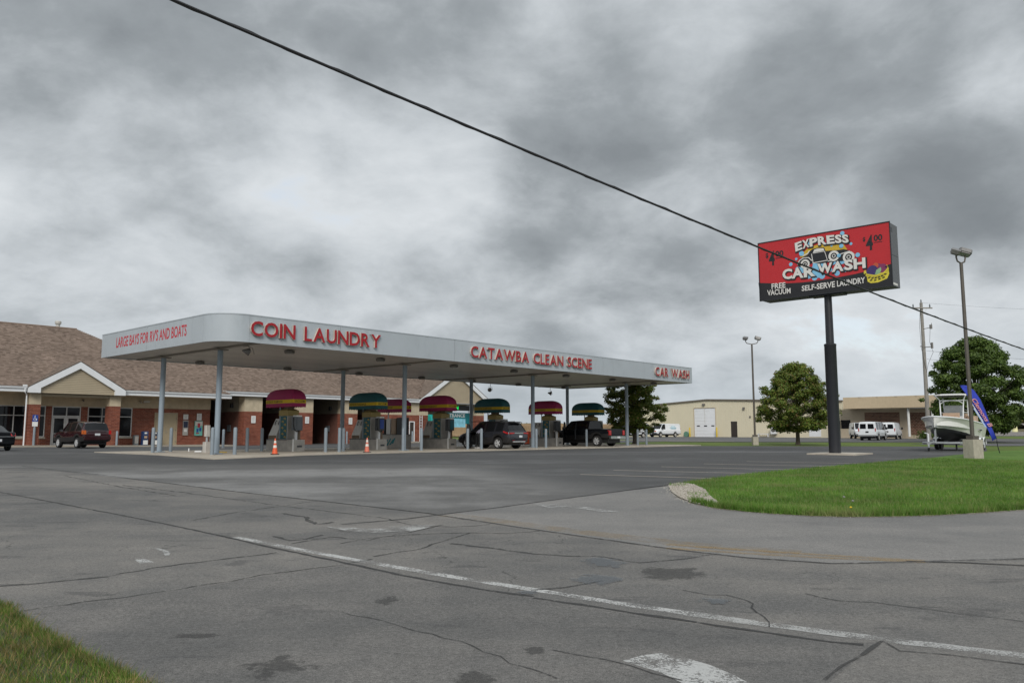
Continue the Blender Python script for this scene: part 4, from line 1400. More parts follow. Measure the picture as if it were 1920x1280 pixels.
# right gable: tunnel entrance under a porch
gable(42.75, 53.75, 5.1, 8.92, 4.5, 1.0, yf=-.72, sid_y=-.46)
MB().box(52.1, 53.4, 0, 1.0, Z(.1), Z(3.74)).build('pier', 'mortar', bl)
brickwork(bl, (0, 0, 0), (1, 0, 0), (0, -1, 0), 52.1, 53.4, Z(.35), Z(3.74))
brickwork(bl, (52.1, 0, 0), (0, 1, 0), (-1, 0, 0), 0, 1.0, Z(.35), Z(3.74))
MB().box(52.09, 53.41, -.015, 1.01, Z(3.743), Z(5.08)).build('pier_head', 'split_block', bl)
MB().box(44.32, 52.08, .1, .7, Z(4.95), Z(5.09)).build('porch_beam', 'siding', bl)
MB().box(43.3, 53.3, .72, 3.2, Z(5.04), Z(5.09)).build('porch_ceiling', 'siding', bl)
ht = [(46.4, 50.6, Z(.1), Z(3.55))]
wall_strip(MB(), 3.2, 44.31, 51.2, Z(.1), Z(3.74), ht).build('lower_wall', 'mortar', bl)
brickwork(bl, (0, 3.2, 0), (1, 0, 0), (0, -1, 0), 44.31, 51.2, Z(.35), Z(3.74), ht)
MB().box(44.31, 51.2, 3.17, 3.4, Z(3.743), Z(5.03)).build('block_band', 'split_block', bl)
MB().box(44.31, 44.51, .21, 3.19, Z(.1), Z(5.0)).box(51.0, 51.2, 3.41, 12, Z(.1), Z(5.0)).box(44.4, 51, 8.0, 8.2, Z(.1), Z(5.0)).box(46.0, 46.2, 3.41, 8, Z(.1), Z(5.0)).build('tunnel_wall', 'interior_dark', bl)


# ------------------------------------------------------------------ things fixed to or standing by the building
def notice(loc, w, h, label, lines=6, cat='sign', group='white notice boards on the brick walls'):
    t = thing('notice_board', label, cat, (0, 0, 0), ANG, group)
    x, y = UV(loc[0], loc[1])
    t.location = (x, y, loc[2])
    MB().box(-w / 2, w / 2, -.03, 0, 0, h).build('board', 'paper_white', t)
    mb = MB()
    rr = random.Random(int(loc[0] * 10))
    for i in range(lines):
        zz = h * (.86 - .78 * i / lines)
        a = rr.uniform(.24, .38) * w
        mb.box(-a, a, -.033, -.0305, zz - h * .035, zz)
    mb.build('print', 'grey_print', t)
    return t


notice((17.0, 37.74, 2.86), .44, .44, 'square white notice on brick above the grey changer panel')
notice((18.25, 37.74, 2.80), .44, .60, 'white notice on brick above the pale green panel beside the open bay')
notice((22.6, 35.95, 2.57), .44, .66, 'white notice on the first wash bay pier nearest the laundry')
notice((28.4, 35.95, 2.58), .44, .66, 'white notice on the second wash bay pier behind the magenta vacuum awning')
notice((33.6, 35.95, 2.55), .44, .66, 'white notice on the third wash bay pier left of the teal vacuum awning')

t = thing('changer_panel', 'narrow grey and dark green changer panel on brick beside the tan door', 'machine', (*UV(17.0, 37.74), 1.45), ANG)
MB().box(-.24, .24, -.06, 0, 0, 1.32).build('cabinet', 'steel', t)
MB().box(-.19, .19, -.075, -.062, .68, 1.22).build('display', 'news_navy', t)
MB().box(-.13, .13, -.074, -.062, .30, .56).build('label_plate', 'paper_white', t)
t = thing('vending_panel', 'pale green and red vending panel on brick left of the first wash bay', 'machine', (*UV(18.2, 37.74), 1.42), ANG)
MB().box(-.36, .36, -.1, 0, 0, 1.30).build('cabinet', 'kiosk_teal', t)
MB().box(-.34, .34, -.115, -.102, .88, 1.26).build('header', 'steel_light', t)
MB().box(-.12, .12, -.125, -.117, .72, 1.1).build('red_display', 'kiosk_red', t)
MB().box(-.2, -.02, -.112, -.102, .3, .62).box(.06, .24, -.112, -.102, .4, .7).build('blue_print', 'handicap_blue', t)
MB().box(-.22, .05, -.114, -.102, .16, .26).build('red_print', 'kiosk_red', t)


def newsbox(s, v, body, front, label, h=1.2):
    x, y = UV(s, v)
    t = thing('newspaper_box', label, 'newspaper box', (x, y, zg(x, y) + .13), ANG, 'newspaper boxes against the wall')
    MB().box(-.22, .22, -.2, .2, .0, .9).prism([(-.22, -.2), (.22, -.2), (.22, .2), (-.22, .2)], .902, h * .93).build('cabinet', body, t)
    MB().box(-.17, .17, -.222, -.202, .5, .84).build('door', 'news_navy', t)
    MB().box(-.12, .12, -.230, -.224, .58, .78).build('paper', 'boat_tan', t)
    MB().box(-.19, .19, -.222, -.202, .06, .42).build('lower_panel', front, t)
    MB().box(-.1, .1, -.226, -.203, .95, 1.08).build('header_card', front, t)
    return t


newsbox(15.35 - 2.25, 36.9, 'news_blue', 'paper_white', 'blue newspaper box with white lower front left of tan door', 1.25)
newsbox(15.35 - 1.45, 36.9, 'news_navy', 'paper_white', 'dark navy newspaper box with white card right of the blue one', 1.2)
x, y = UV(12.45, 37.1)
t = thing('utility_cabinet', 'low plain grey cabinet left of the blue newspaper box', 'cabinet', (x, y, zg(x, y) + .13), ANG)
MB().cbox((0, 0, .42), (.36, .4, .84), .03).build('cabinet_body', 'machine_grey', t)
MB().cbox((0, -.203, .45), (.28, .012, .6)).build('cabinet_door', 'steel', t)

x, y = UV(4.15, 35.2)
t = thing('accessible_parking_sign', 'blue wheelchair parking sign with white plate on a grey bollard', 'sign', (x, y, zg(x, y) + .12), ANG)
MB().lathe([(.085, 0), (.085, 1.35), (.03, 1.4)], 12).build('post', 'bollard_paint', t, 40)
MB().tube([(0, 0, 1.38), (0, 0, 2.3)], .025, 8).build('upper_post', 'galvanised', t)
MB().box(-.19, .19, -.04, -.03, 1.78, 2.28).build('blue_plate', 'handicap_blue', t)
MB().box(-.19, .19, -.04, -.03, 1.42, 1.765).build('white_plate', 'paper_white', t)
mb = MB()
mb.box(-.05, .0, -.046, -.041, 2.15, 2.21)
mb.box(-.05, -.01, -.046, -.041, 1.98, 2.135).box(-.009, .07, -.046, -.041, 1.98, 2.01).box(.071, .11, -.046, -.041, 1.87, 2.01)
for k in range(10):
    w0, w1 = math.pi * (.75 + k * .125), math.pi * (.75 + (k + 1) * .125)
    mb.add([(-.02 + .11 * math.cos(w0), -.043, 1.95 + .11 * math.sin(w0)), (-.02 + .11 * math.cos(w1), -.043, 1.95 + .11 * math.sin(w1)),
            (-.02 + .085 * math.cos(w1), -.043, 1.95 + .085 * math.sin(w1)), (-.02 + .085 * math.cos(w0), -.043, 1.95 + .085 * math.sin(w0))], [(0, 1, 2, 3)])
mb.build('wheelchair_symbol', 'paper_white', t)

t = thing('ladder', 'white metal wall ladder on brick beside the right gable', 'ladder', (*UV(43.15, 35.86), .5), ANG)
MB().box(-.2, -.15, -.04, 0, 0, 3.1).box(.15, .2, -.04, 0, 0, 3.1).build('side_rail', 'white_trim', t)
rung = MB().box(-.15, .15, -.03, -.01, 0, .04).mesh('rung')
rung.materials.append(M['white_trim'])
for k in range(10):
    link('rung', rung, t, loc=(0, 0, .18 + k * .3))

LE = dict(LED=0)
t = thing('open_sign', 'black electronic sign with green OPEN letters above the tunnel entrance', 'sign', (*UV(49.6, 36.72), 4.3), ANG)
MB().box(-1.9, 1.9, -.14, 0, -.0, .62).build('housing', 'led_black', t)
word(MB(), 'OPEN', (-1.55, -.145, .12), (1, 0, 0), (0, 0, 1), 1.6, .4, .03).build('green_letters', 'led_green', t)
t = thing('entrance_sign', 'teal ENTRANCE sign with pale screen over the tunnel mouth', 'sign', (*UV(49.3, 36.9), 2.2), ANG)
MB().box(-2.6, 2.6, -.08, 0, .55, 1.85).build('panel', 'sign_teal', t)
word(MB(), 'ENTRANCE', (-1.7, -.085, 1.32), (1, 0, 0), (0, 0, 1), 3.4, .42, .03).build('lettering', 'paper_white', t)
MB().box(-1.1, 1.7, -.16, -.085, .15, 1.15).build('screen', 'screen_pale', t)
for xx in (-2.3, 2.3):
    MB().tube([(xx, -.04, 1.85), (xx, -.04, 2.85)], .03, 6).build('hanger', 'fixture', t)
t = thing('door_awning', 'small turquoise box awning with OPEN lettering left of the entrance sign', 'awning', (*UV(45.15, 36.0), 2.3), ANG)
mb = MB()
mb.add([(-.85, 0, 0), (.85, 0, 0), (.85, 0, 1.45), (-.85, 0, 1.45), (-.85, -.8, 0), (.85, -.8, 0), (.85, -.5, 1.2), (-.85, -.5, 1.2)],
       [(0, 1, 2, 3), (4, 5, 6, 7), (0, 4, 7, 3), (1, 5, 6, 2), (3, 7, 6, 2), (0, 1, 5, 4)])
mb.build('cover', 'awning_turquoise', t)
word(MB(), 'OPEN', (.05, -.805, .08), (1, 0, 0), (0, .25, .97), .7, .2, .02).build('lettering', 'paper_white', t)

# ================================================================== vacuum stations under the canopy
def dome_awning(t, L, Wd, z0, zt, mat, txt_long, txt_end, cx=0.0, cy=0.0):
    """rounded awning: straight skirt with scalloped hem, dome above; long axis along y"""
    hl, hw = L / 2, Wd / 2
    zb = z0 + .12                       # hem
    zy = z0 + .34                       # top of the printed band
    H = zt - zy

    def ring(ix, iy, z, n=5, r=.10):
        pts = []
        ax, ay = hw - ix, hl - iy
        r = min(r, ax * .9, ay * .9)
        for q, (sx, sy) in enumerate(((1, 1), (-1, 1), (-1, -1), (1, -1))):
            for k in range(n):
                w = math.pi / 2 * (q + k / (n - 1))
                pts.append((cx + sx * (ax - r) + r * math.cos(w), cy + sy * (ay - r) + r * math.sin(w), z))
        return pts
    rings = [ring(0, 0, zy)]
    for k in range(1, 9):
        a = math.pi / 2 * k / 8
        rings.append(ring((hw - .03) * (1 - math.cos(a)) * .98, min(.78, hl * .6) * (1 - math.cos(a)), zy + H * math.sin(a) ** .85))
    n = len(rings[0])
    vs = [p for r in rings for p in r]
    fs = [(i * n + k, i * n + (k + 1) % n, (i + 1) * n + (k + 1) % n, (i + 1) * n + k) for i in range(len(rings) - 1) for k in range(n)]
    fs.append(tuple((len(rings) - 1) * n + k for k in range(n)))
    a = MB().add(vs, fs).build('awning', mat, t, 50)
    b0, b1 = ring(0, 0, zb + .03), ring(0, 0, zy)
    MB().add(b0 + b1, [(k, (k + 1) % n, n + (k + 1) % n, n + k) for k in range(n)]).build('yellow_band', 'awning_yellow', a)
    # scalloped valance
    v = MB()
    per = []
    pts = ring(0, 0, 0)
    for k in range(n):
        p, q = pts[k], pts[(k + 1) % n]
        l = math.hypot(q[0] - p[0], q[1] - p[1])
        m = max(1, int(l / .035))
        for i in range(m):
            per.append((p[0] + (q[0] - p[0]) * i / m, p[1] + (q[1] - p[1]) * i / m))
    m = len(per)
    top = [(p[0], p[1], zb + .03) for p in per]
    bot = [(p[0], p[1], z0 - .02 - .05 * abs(math.sin(math.pi * i / 5.0))) for i, p in enumerate(per)]
    v.add(top + bot, [(k, (k + 1) % m, m + (k + 1) % m, m + k) for k in range(m)])
    v.build('valance', mat, a)
    MB().box(cx - hw + .05, cx + hw - .05, cy - hl + .05, cy + hl - .05, zy - .02, zy).build('awning_frame', 'fixture', a)
    w = MB()
    word(w, txt_long, (cx - hw - .004, cy + hl - .15, zb + .06), (0, -1, 0), (0, 0, 1), L * .58, .125, .012)
    word(w, txt_end, (cx - hw + .09, cy - hl - .004, zb + .06), (1, 0, 0), (0, 0, 1), Wd * .72, .13, .006)
    w.build('band_lettering', 'ink_dark', a)
    return a


def station(s, v, mat, label, txt, machine='machine_grey', screen=None, hood=True):
    x, y = UV(s, v)
    t = thing('vacuum_station', label, 'vacuum station', (x, y, zg(x, y) + .05), ANG, 'self service vacuum stations under the canopy')
    b = MB().box(0, .72, .62, 2.62, 0, .6).build('base', 'steel', t)
    MB().box(-.02, .74, .60, 2.64, .602, .64).build('base_top', 'station_dark', b)
    e = MB().box(.0, .72, 0, .615, 0, .62).build('end_box', 'steel', t)
    MB().box(.25, .55, -.012, -.002, .22, .32).build('vent', 'station_dark', e)
    MB().box(-.03, .03, -.03, .03, 0, .66).build('corner_post', 'paper_white', t)
    # sloping mat clamp desk
    mb = MB()
    mb.add([(.04, 1.70, .64), (.66, 1.70, .64), (.66, 1.70, 1.76), (.46, 1.70, 1.76), (.04, 1.70, .86),
            (.04, 2.48, .64), (.66, 2.48, .64), (.66, 2.48, 1.76), (.46, 2.48, 1.76), (.04, 2.48, .86)],
           [(0, 1, 2, 3, 4), (9, 8, 7, 6, 5), (0, 5, 6, 1), (1, 6, 7, 2), (2, 7, 8, 3), (3, 8, 9, 4), (4, 9, 5, 0)])
    d = mb.build('mat_rack', 'steel_light', t)
    for yy in (1.93, 2.27):
        MB().tube([(.40, yy, 1.64), (.36, yy, 1.68), (.28, yy, 1.48), (.31, yy, 1.42)], .022, 6).build('clamp', 'station_dark', d)
    MB().box(.026, .038, 1.74, 2.44, .66, .84).build('name_plate', 'station_brown', d)
    # patterned tower
    tw = MB().box(.1, .62, .72, 1.44, .64, 1.9).build('tower', 'steel', t)
    MB().box(.085, .098, .80, 1.40, .66, 1.88).build('teal_panel', 'teal_panel', tw)
    rr = random.Random(int(s * 7))
    mb = MB()
    for k in range(7):
        zz = .72 + k * .165
        yy = .86 + (k % 2) * .22 + rr.uniform(-.04, .04)
        mb.slab([(.0845, yy, zz), (.0845, yy + .28, zz + .04), (.0845, yy + .05, zz + .11)], (-.004, 0, 0))
        mb.slab([(.0845, yy - .02, zz + .02), (.0845, yy + .10, zz - .05), (.0845, yy + .05, zz + .02)], (-.003, 0, 0))
    mb.build('pattern_print', 'mustard', tw)
    if hood:
        q = [(.0, .62), (.72, .62), (.72, 1.46), (.0, 1.46)]
        mb = MB().prism(q, 1.905, 2.18)
        mb.add([(0, .62, 2.182), (.72, .62, 2.182), (.72, 1.46, 2.182), (0, 1.46, 2.182), (.12, .80, 2.27), (.60, .80, 2.27), (.60, 1.30, 2.27), (.12, 1.30, 2.27)],
               [(0, 1, 5, 4), (1, 2, 6, 5), (2, 3, 7, 6), (3, 0, 4, 7), (4, 5, 6, 7)])
        mb.build('tower_cap', 'olive_yellow', t)
    MB().box(.2, .55, .85, 1.3, 2.272, 2.62).build('upper_box', 'station_brown', t)
    MB().tube([(.12, 1.52, .64), (.12, 1.52, 3.0)], .035, 8).build('awning_post', 'column_paint', t)
    # vacuum head on its pedestal at the near end
    MB().box(.30, .40, .22, .34, .62, 1.12).build('pedestal', 'white_trim', t)
    MB().box(.46, .60, .25, .5, .62, 1.12).build('dark_pedestal', 'station_brown', t)
    m = MB()
    m.cbox((.38, .25, 1.48), (.52, .36, .72), .05)
    m = m.build('vacuum_head', machine, t)
    MB().box(.24, .52, .045, .068, 1.22, 1.76).build('front_panel', screen or machine, m)
    MB().box(.22, .54, .05, .4, 1.842, 1.92).build('top_card', 'paper_white', m)
    MB().tube([(.12, .20, 1.80), (.06, .12, 1.72), (.04, .1, 1.45), (.10, .08, 1.15), (.25, .06, 1.06), (.40, .05, 1.10)], .03, 7).build('hose', 'car_trim', m)
    dome_awning(t, 2.72, .86, 2.42, 3.36, mat, txt, 'VACUUM', .33, 1.33)
    return t


station(7.3, 5.5, 'awning_magenta', 'leftmost vacuum station, magenta awning, grey machine and traffic cone before its base', 'INTERIOR SHAMPOOER')
station(12.75, 5.3, 'awning_teal', 'teal awning vacuum station with a blue fronted machine, second from the left', 'INTERIOR FRAGRANCE', 'station_dark', 'handicap_blue')
station(18.1, 5.0, 'awning_magenta', 'magenta awning vacuum station left of the grey crossover with the open door', 'INTERIOR FRAGRANCE', 'station_dark', 'teal_panel')
station(23.6, 5.4, 'awning_teal', 'teal awning vacuum station mostly hidden behind the grey crossover', 'INTERIOR SHAMPOOER')
station(29.3, 5.3, 'awning_magenta', 'magenta awning vacuum station between the grey crossover and the black pickup', 'INTERIOR FRAGRANCE', 'station_dark')
station(34.9, 5.5, 'awning_teal', 'rightmost teal awning vacuum station behind the black pickup bed', 'INTERIOR FRAGRANCE')

# the higher detailing station further back, with painted teal strokes on its base
x, y = UV(16.6, 7.6)
t = thing('detailing_station', 'magenta awning station further back with teal brush strokes painted on its base', 'vacuum station', (x, y, zg(x, y) + .05), ANG)
b = MB().box(0, .72, 0, 2.4, 0, .86).build('base', 'steel', t)
MB().box(-.02, .74, -.02, 2.42, .862, .9).build('base_top', 'station_dark', b)
MB().box(-.02, .03, -.045, -.005, 0, 1.4).build('corner_post', 'paper_white', b)
mb = MB()
for (y0, z0_, y1, z1_) in ((1.9, .18, 1.5, .55), (1.62, .16, 1.2, .62), (1.3, .22, .95, .58), (1.05, .30, .8, .66)):
    mb.slab([(-.004, y0, z0_), (-.004, y0 - .16, z0_), (-.004, y1 - .12, z1_), (-.004, y1, z1_)], (-.003, 0, 0))
mb.build('painted_strokes', 'sign_teal', b)
MB().box(.1, .6, 1.95, 2.2, .9, 1.85).build('machine', 'station_dark', t)
MB().box(.09, .098, 2.0, 2.15, .95, 1.3).build('red_card', 'cone_faded', t)
MB().box(.1, .6, 1.35, 1.75, .9, 1.9).build('white_panel', 'paper_white', t)
MB().box(.1, .6, .82, 1.25, .9, 1.9).build('tan_panel', 'boat_tan', t)
MB().box(.1, .6, .1, .7, .9, 1.95).build('dark_machine', 'station_dark', t)
MB().tube([(.3, 1.8, .9), (.3, 1.8, 2.9)], .04, 8).build('awning_post', 'white_trim', t)
dome_awning(t, 2.5, .86, 2.36, 3.16, 'awning_magenta', 'INTERIOR SHAMPOOER', 'VACUUM', .33, 1.25)

# air and water post beside the first columns
x, y = UV(2.96, 6.4)
t = thing('pay_pedestal', 'grey metal meter pedestal on the pad between the two leftmost columns', 'pedestal', (x, y, zg(x, y) + .05), ANG)
MB().cbox((0, 0, .27), (.30, .30, .54), .03).build('base', 'steel_light', t)
MB().lathe([(.06, .54), (.06, .80)], 12).build('stem', 'galvanised', t, 40)
MB().cbox((0, 0, 1.08), (.24, .22, .56), .03).build('meter_box', 'steel_light', t)
MB().cbox((.24, .1, .55), (.1, .1, 1.1)).build('side_post', 'steel', t)
x, y = UV(2.3, 6.9)
t = thing('water_spigot', 'small white pipe stub lying on the pad by the meter pedestal', 'pipe', (x, y, zg(x, y) + .055), ANG)
MB().tube([(0, 0, .06), (0, 0, .22)], .03, 8).build('upright', 'white_trim', t)
MB().tube([(.25, -.1, .05), (.55, -.2, .05)], .05, 8).build('elbow', 'white_trim', t)
x, y = UV(3.3, 6.2)
tag(MB().tube([(0, 0, .02), (.3, .1, .02), (.6, -.05, .02), (.7, -.3, .02), (.3, -.4, .02), (-.1, -.2, .02), (.2, .05, .045)], .022, 6).build('yellow_hose', 'mustard', None, loc=(x, y, zg(x, y) + .06)), 'coil of yellow hose on the concrete pad by the pedestal foot', 'hose')

# ================================================================== bollards
bm_ = MB().lathe([(.085, 0), (.085, 1.18), (.07, 1.23), (.03, 1.25)], 14).mesh('post', 40)
bm_.materials.append(M['bollard_paint'])
bc_ = MB().lathe([(.11, 0), (.11, .015)], 14).mesh('foot_ring')
bc_.materials.append(M['concrete'])
BOL = [(1.0, 8.0, 'grey bollard left of the leftmost canopy column'),
       (2.5, 9.3, 'grey bollard close behind the leftmost canopy column'),
       (1.35, 2.75, 'grey bollard touching the left side of the large front left column'),
       (2.15, 2.2, 'pale grey bollard just right of the large front left column'),
       (10.6, 19.0, 'far grey bollard seen right of the front left column before the first bay'),
       (5.1, 6.3, 'grey bollard standing alone left of the first magenta station'),
       (6.3, 6.9, 'grey bollard at the left end of the first magenta station base'),
       (7.4, 2.7, 'left of the two bollards between the first station and the second column'),
       (7.95, 2.3, 'right of the two bollards between the first station and the second column'),
       (9.0, 3.4, 'shorter looking bollard directly behind the pair right of first station'),
       (12.0, 2.1, 'bollard in front of the middle front column below its left edge'),
       (13.05, 1.8, 'bollard just right of the middle front column'),
       (17.75, 1.75, 'right of the two bollards before the open door of the grey crossover'),
       (17.2, 2.35, 'left of the two bollards before the open door of the grey crossover'),
       (22.75, 1.7, 'bollard tight against the third front column right side'),
       (24.2, 2.1, 'bollard before the fifth station base right of the third front column'),
       (30.4, 3.4, 'left of the two bollards in front of the black pickup'),
       (31.6, 3.3, 'right of the two bollards in front of the black pickup rear wheel'),
       (36.5, 3.0, 'bollard tight against the rightmost front column'),
       (37.6, 2.9, 'rightmost bollard on the pad before the tree trunk'),
       (16.9, 2.4, 'bollard beside the person leaning into the crossover')]
BOL = BOL[:-1]
for (s, v, lb) in BOL:
    x, y = UV(s, v)
    t = thing('bollard', lb, 'bollard', (x, y, zg(x, y) + (.05 if v < 12.6 else .02)), 0, 'grey steel bollards')
    link('post', bm_, t)
    link('foot_ring', bc_, t)
for (s, v, lb) in [(10.15, 35.2, 'bollard before the right porch pier behind the maroon car'), (23.9, 34.6, 'bollard in the mouth of the second wash bay'), (29.6, 34.6, 'bollard in the mouth of the third wash bay left side'),
                   (32.2, 34.6, 'bollard by the third wash bay pier below its notice'), (26.4, 34.5, 'bollard at the right side of the second wash bay by the pier'), (41.0, 34.8, 'pale bollard before the brick wall left of the white ladder')]:
    x, y = UV(s, v)
    t = thing('bollard', lb, 'bollard', (x, y, zg(x, y) + .02), 0, 'grey steel bollards')
    link('post', bm_, t)
    link('foot_ring', bc_, t)


# ================================================================== cones
def cone(x, y, h, label, mat='cone_orange', bands=True):
    t = thing('traffic_cone', label, 'traffic cone', (x, y, zg(x, y) + .05), .4, 'orange traffic cones')
    MB().cbox((0, 0, .02), (.36, .36, .04), .05).build('base', 'rubber', t)
    R = lambda z: .13 - .105 * (z - .04) / (h - .04)
    zs = [.04, h * .42, h * .58, h * .70, h * .86, h]
    if not bands:
        MB().lathe([(R(.04), .04), (R(h), h)], 18).build('body', mat, t, 40)
        return t
    for i, (a, b) in enumerate(zip(zs[:-1], zs[1:])):
        white = i in (1, 3)
        g = .002 if white else 0
        MB().lathe([(R(a) + g, a), (R(b) + g, b)], 18).build('reflective_band' if white else 'body', 'cone_white' if white else mat, t, 40)
    return t


cone(-10.84, 36.81, .74, 'orange cone with two pale bands before the first magenta station')
cone(-7.28, 40.42, .74, 'faded orange cone with pale bands before the teal station', 'cone_faded')
cone(-14.6, 39.6, .74, 'orange cone without bands by the meter pedestal', 'cone_faded', False)
x, y = 1.36, 68.0
t = thing('traffic_barrel', 'bright orange barrel partly hidden behind the grey crossover', 'traffic barrel', (x, y, zg(x, y) + .02), 0)
MB().lathe([(.36, 0), (.36, .10)], 18).build('base', 'rubber', t, 40)
MB().lathe([(.30, .10), (.29, .40), (.285, .42), (.27, .75), (.265, .77), (.24, 1.12), (.15, 1.16)], 18).build('drum', 'cone_orange', t, 40)
x, y = UV(21.3, 8.9)
t = thing('caution_board', 'yellow folding caution board beside the dark machine near the crossover front', 'caution board', (x, y, zg(x, y) + .05), ANG + .3)
for sgn in (-1, 1):
    MB().slab([(-.2, sgn * .18, 0), (.2, sgn * .18, 0), (.16, sgn * .02, .95), (-.16, sgn * .02, .95)], (0, sgn * .02, 0)).build('leaf', 'safety_yellow', t)

# ================================================================== vehicles
_wh = {}


def wheel_meshes(R, w, spokes, dark):
    key = (R, w, spokes, dark)
    if key in _wh:
        return _wh[key]
    ri = R * .66
    ty = MB().lathe([(ri, -w / 2 + .01), (R * .93, -w / 2), (R, -w / 2 + .03), (R, w / 2 - .03), (R * .93, w / 2), (ri, w / 2 - .01)], 24, 'y', cap=False).mesh('tyre', 35)
    ty.materials.append(M['rubber'])
    rm = MB().lathe([(ri * .99, w / 2 - .012), (ri * .92, w / 2 - .02), (ri * .90, w / 2 - .08)], 24, 'y', cap=False)
    for k in range(spokes):
        a = 2 * math.pi * k / spokes
        ca, sa = math.cos(a), math.sin(a)
        hw, hi = .022 * R / .34 * 2.3, ri * .96
        hw2 = hw * .75
        P = [(ca * .04 - sa * hw, sa * .04 + ca * hw), (ca * hi - sa * hw2, sa * hi + ca * hw2), (ca * hi + sa * hw2, sa * hi - ca * hw2), (ca * .04 + sa * hw, sa * .04 - ca * hw)]
        rm.slab([(p[0], w / 2 - .02, p[1]) for p in P], (0, -.03, 0))
    rm.lathe([(.075, w / 2 - .05), (.07, w / 2 - .008), (.03, w / 2)], 14, 'y')
    rm = rm.mesh('rim', 35)
    rm.materials.append(M['alloy' if not dark else 'steel_light'])
    hb = MB().lathe([(ri * .9, -w / 2 + .03), (ri * .9, w / 2 - .082)], 18, 'y').mesh('brake_disc')
    hb.materials.append(M['car_trim'])
    _wh[key] = (ty, rm, hb)
    return _wh[key]


def put_wheel(par, x, y, z, R, w, spokes=5, dark=False):
    ty, rm, hb = wheel_meshes(R, w, spokes, dark)
    o = bpy.data.objects.new('wheel', hb)
    COL.objects.link(o)
    o.parent = par
    o.location = (x, y, z)
    if y < 0:
        o.rotation_euler = (0, 0, math.pi)
    link('tyre', ty, o)
    link('rim', rm, o)
    return o


def vehicle(name, label, cat, loc, rz, st, wheels, paint, side_glass, top_glass, group=None, R=.34, tw=.22, spokes=5, cut=(), two_tone=None, darkrim=False, arch=.065):
    """lofted body from (x, z sill, z belt, z top, half width at belt, half width at roof); x runs rear to front"""
    t = thing(name, label, cat, loc, rz, group)
    base = np.array(st, float)
    track = wheels[2]
    xs = list(base[:, 0])
    Ra = R + arch
    for xc in wheels[:2]:
        for q in (-1, -.94, -.78, -.5, -.2, .2, .5, .78, .94, 1):
            xn = xc + q * Ra
            if min(abs(xn - x_) for x_ in xs) > .012:
                xs.append(xn)
    xs = sorted(xs)
    S = []
    for x in xs:
        row = [np.interp(x, base[:, 0], base[:, c]) for c in range(1, 6)]
        zs = row[0]
        for xc in wheels[:2]:
            if abs(x - xc) <= Ra + 1e-6:
                zs = max(zs, R + math.sqrt(max(0, Ra * Ra - (x - xc) ** 2)) - .0)
        S.append((x, zs, *row[1:]))
    rings = []
    for (x, zs, zb, zt_, wb, wr) in S:
        m = zs + .5 * (zb - zs)
        h = [(0, zs), (wb * .80, zs), (wb * .965, zs + min(.05, (zb - zs) * .2)), (wb, m), (wb * .985, zb - min(.05, (zb - zs) * .2)), (wb * .955, zb),
             (wr, zt_ - min(.05, max(.004, (zt_ - zb) * .3))), (wr * .84, zt_), (0, zt_ + .025)]
        rings.append([(x, p[0], p[1]) for p in h] + [(x, -p[0], p[1]) for p in h[-2:0:-1]])
    n = len(rings[0])                      # 16
    body, glass = MB(), {}
    vs = [p for r in rings for p in r]
    fs, gl_ = [], {}
    mats = []
    for i in range(len(rings) - 1):
        xm = (S[i][0] + S[i + 1][0]) / 2
        for k in range(n):
            f = (i * n + k, i * n + (k + 1) % n, (i + 1) * n + (k + 1) % n, (i + 1) * n + k)
            key = None
            if k in (5, 10):
                for j, (a, b) in enumerate(side_glass):
                    if a < xm < b:
                        key = ('side_window', j, k)
            if k in (6, 7, 8, 9):
                for j, (a, b, nm) in enumerate(top_glass):
                    if a < xm < b:
                        key = (nm, j, 0)
            skip = False
            for (a, b, k0, k1) in cut:
                if a < xm < b and k0 <= k <= k1:
                    skip = True
            if skip:
                continue
            if key:
                gl_.setdefault(key, []).append(f)
            else:
                fs.append(f)
                mats.append(1 if (two_tone and k in (0, 1, 2, 13, 14, 15) and S[i][1] < 9) else 0)
    fs.append(tuple(range(n)))
    fs.append(tuple((len(rings) - 1) * n + k for k in range(n - 1, -1, -1)))
    mats += [0, 0]
    me = bpy.data.meshes.new('body')
    me.from_pydata(vs, [], fs)
    me.materials.append(M[paint])
    if two_tone:
        me.materials.append(M[two_tone])
        for p, m_ in zip(me.polygons, mats):
            p.material_index = m_
    bm = bmesh.new()
    bm.from_mesh(me)
    bmesh.ops.recalc_face_normals(bm, faces=bm.faces)
    loose = [v for v in bm.verts if not v.link_faces]
    bmesh.ops.delete(bm, geom=loose, context='VERTS')
    bm.to_mesh(me)
    bm.free()
    me.polygons.foreach_set('use_smooth', [True] * len(me.polygons))
    me.set_sharp_from_angle(angle=math.radians(38))
    link('body', me, t)
    for key, flist in gl_.items():
        used = sorted(set(i for f in flist for i in f))
        ix = {u: q for q, u in enumerate(used)}
        MB().add([vs[u] for u in used], [tuple(ix[i] for i in f) for f in flist]).build(key[0], 'car_glass', t, 30)
    # dark inner shell: wheel wells, floor
    zmax = max(s_[2] for s_ in S)
    wbm = max(s_[4] for s_ in S)
    L = xs[-1]
    MB().box(.25, L - .3, -wbm * .74, wbm * .74, .24, zmax * .78).build('underbody', 'car_trim', t)
    for xc in wheels[:2]:
        for sg in (-1, 1):
            put_wheel(t, xc, sg * track, R, R, tw, spokes, darkrim)
    return t


def quad_part(par, name, mat, pts, off):
    return MB().slab(pts, off).build(name, mat, par)


# --- grey crossover with its driver's door open
HV = ANG + math.pi / 2                          # heading along V, away from the street
def on_pad(s, v, off=.055):
    x, y = UV(s, v)
    return (x, y, zg(x, y) + off)


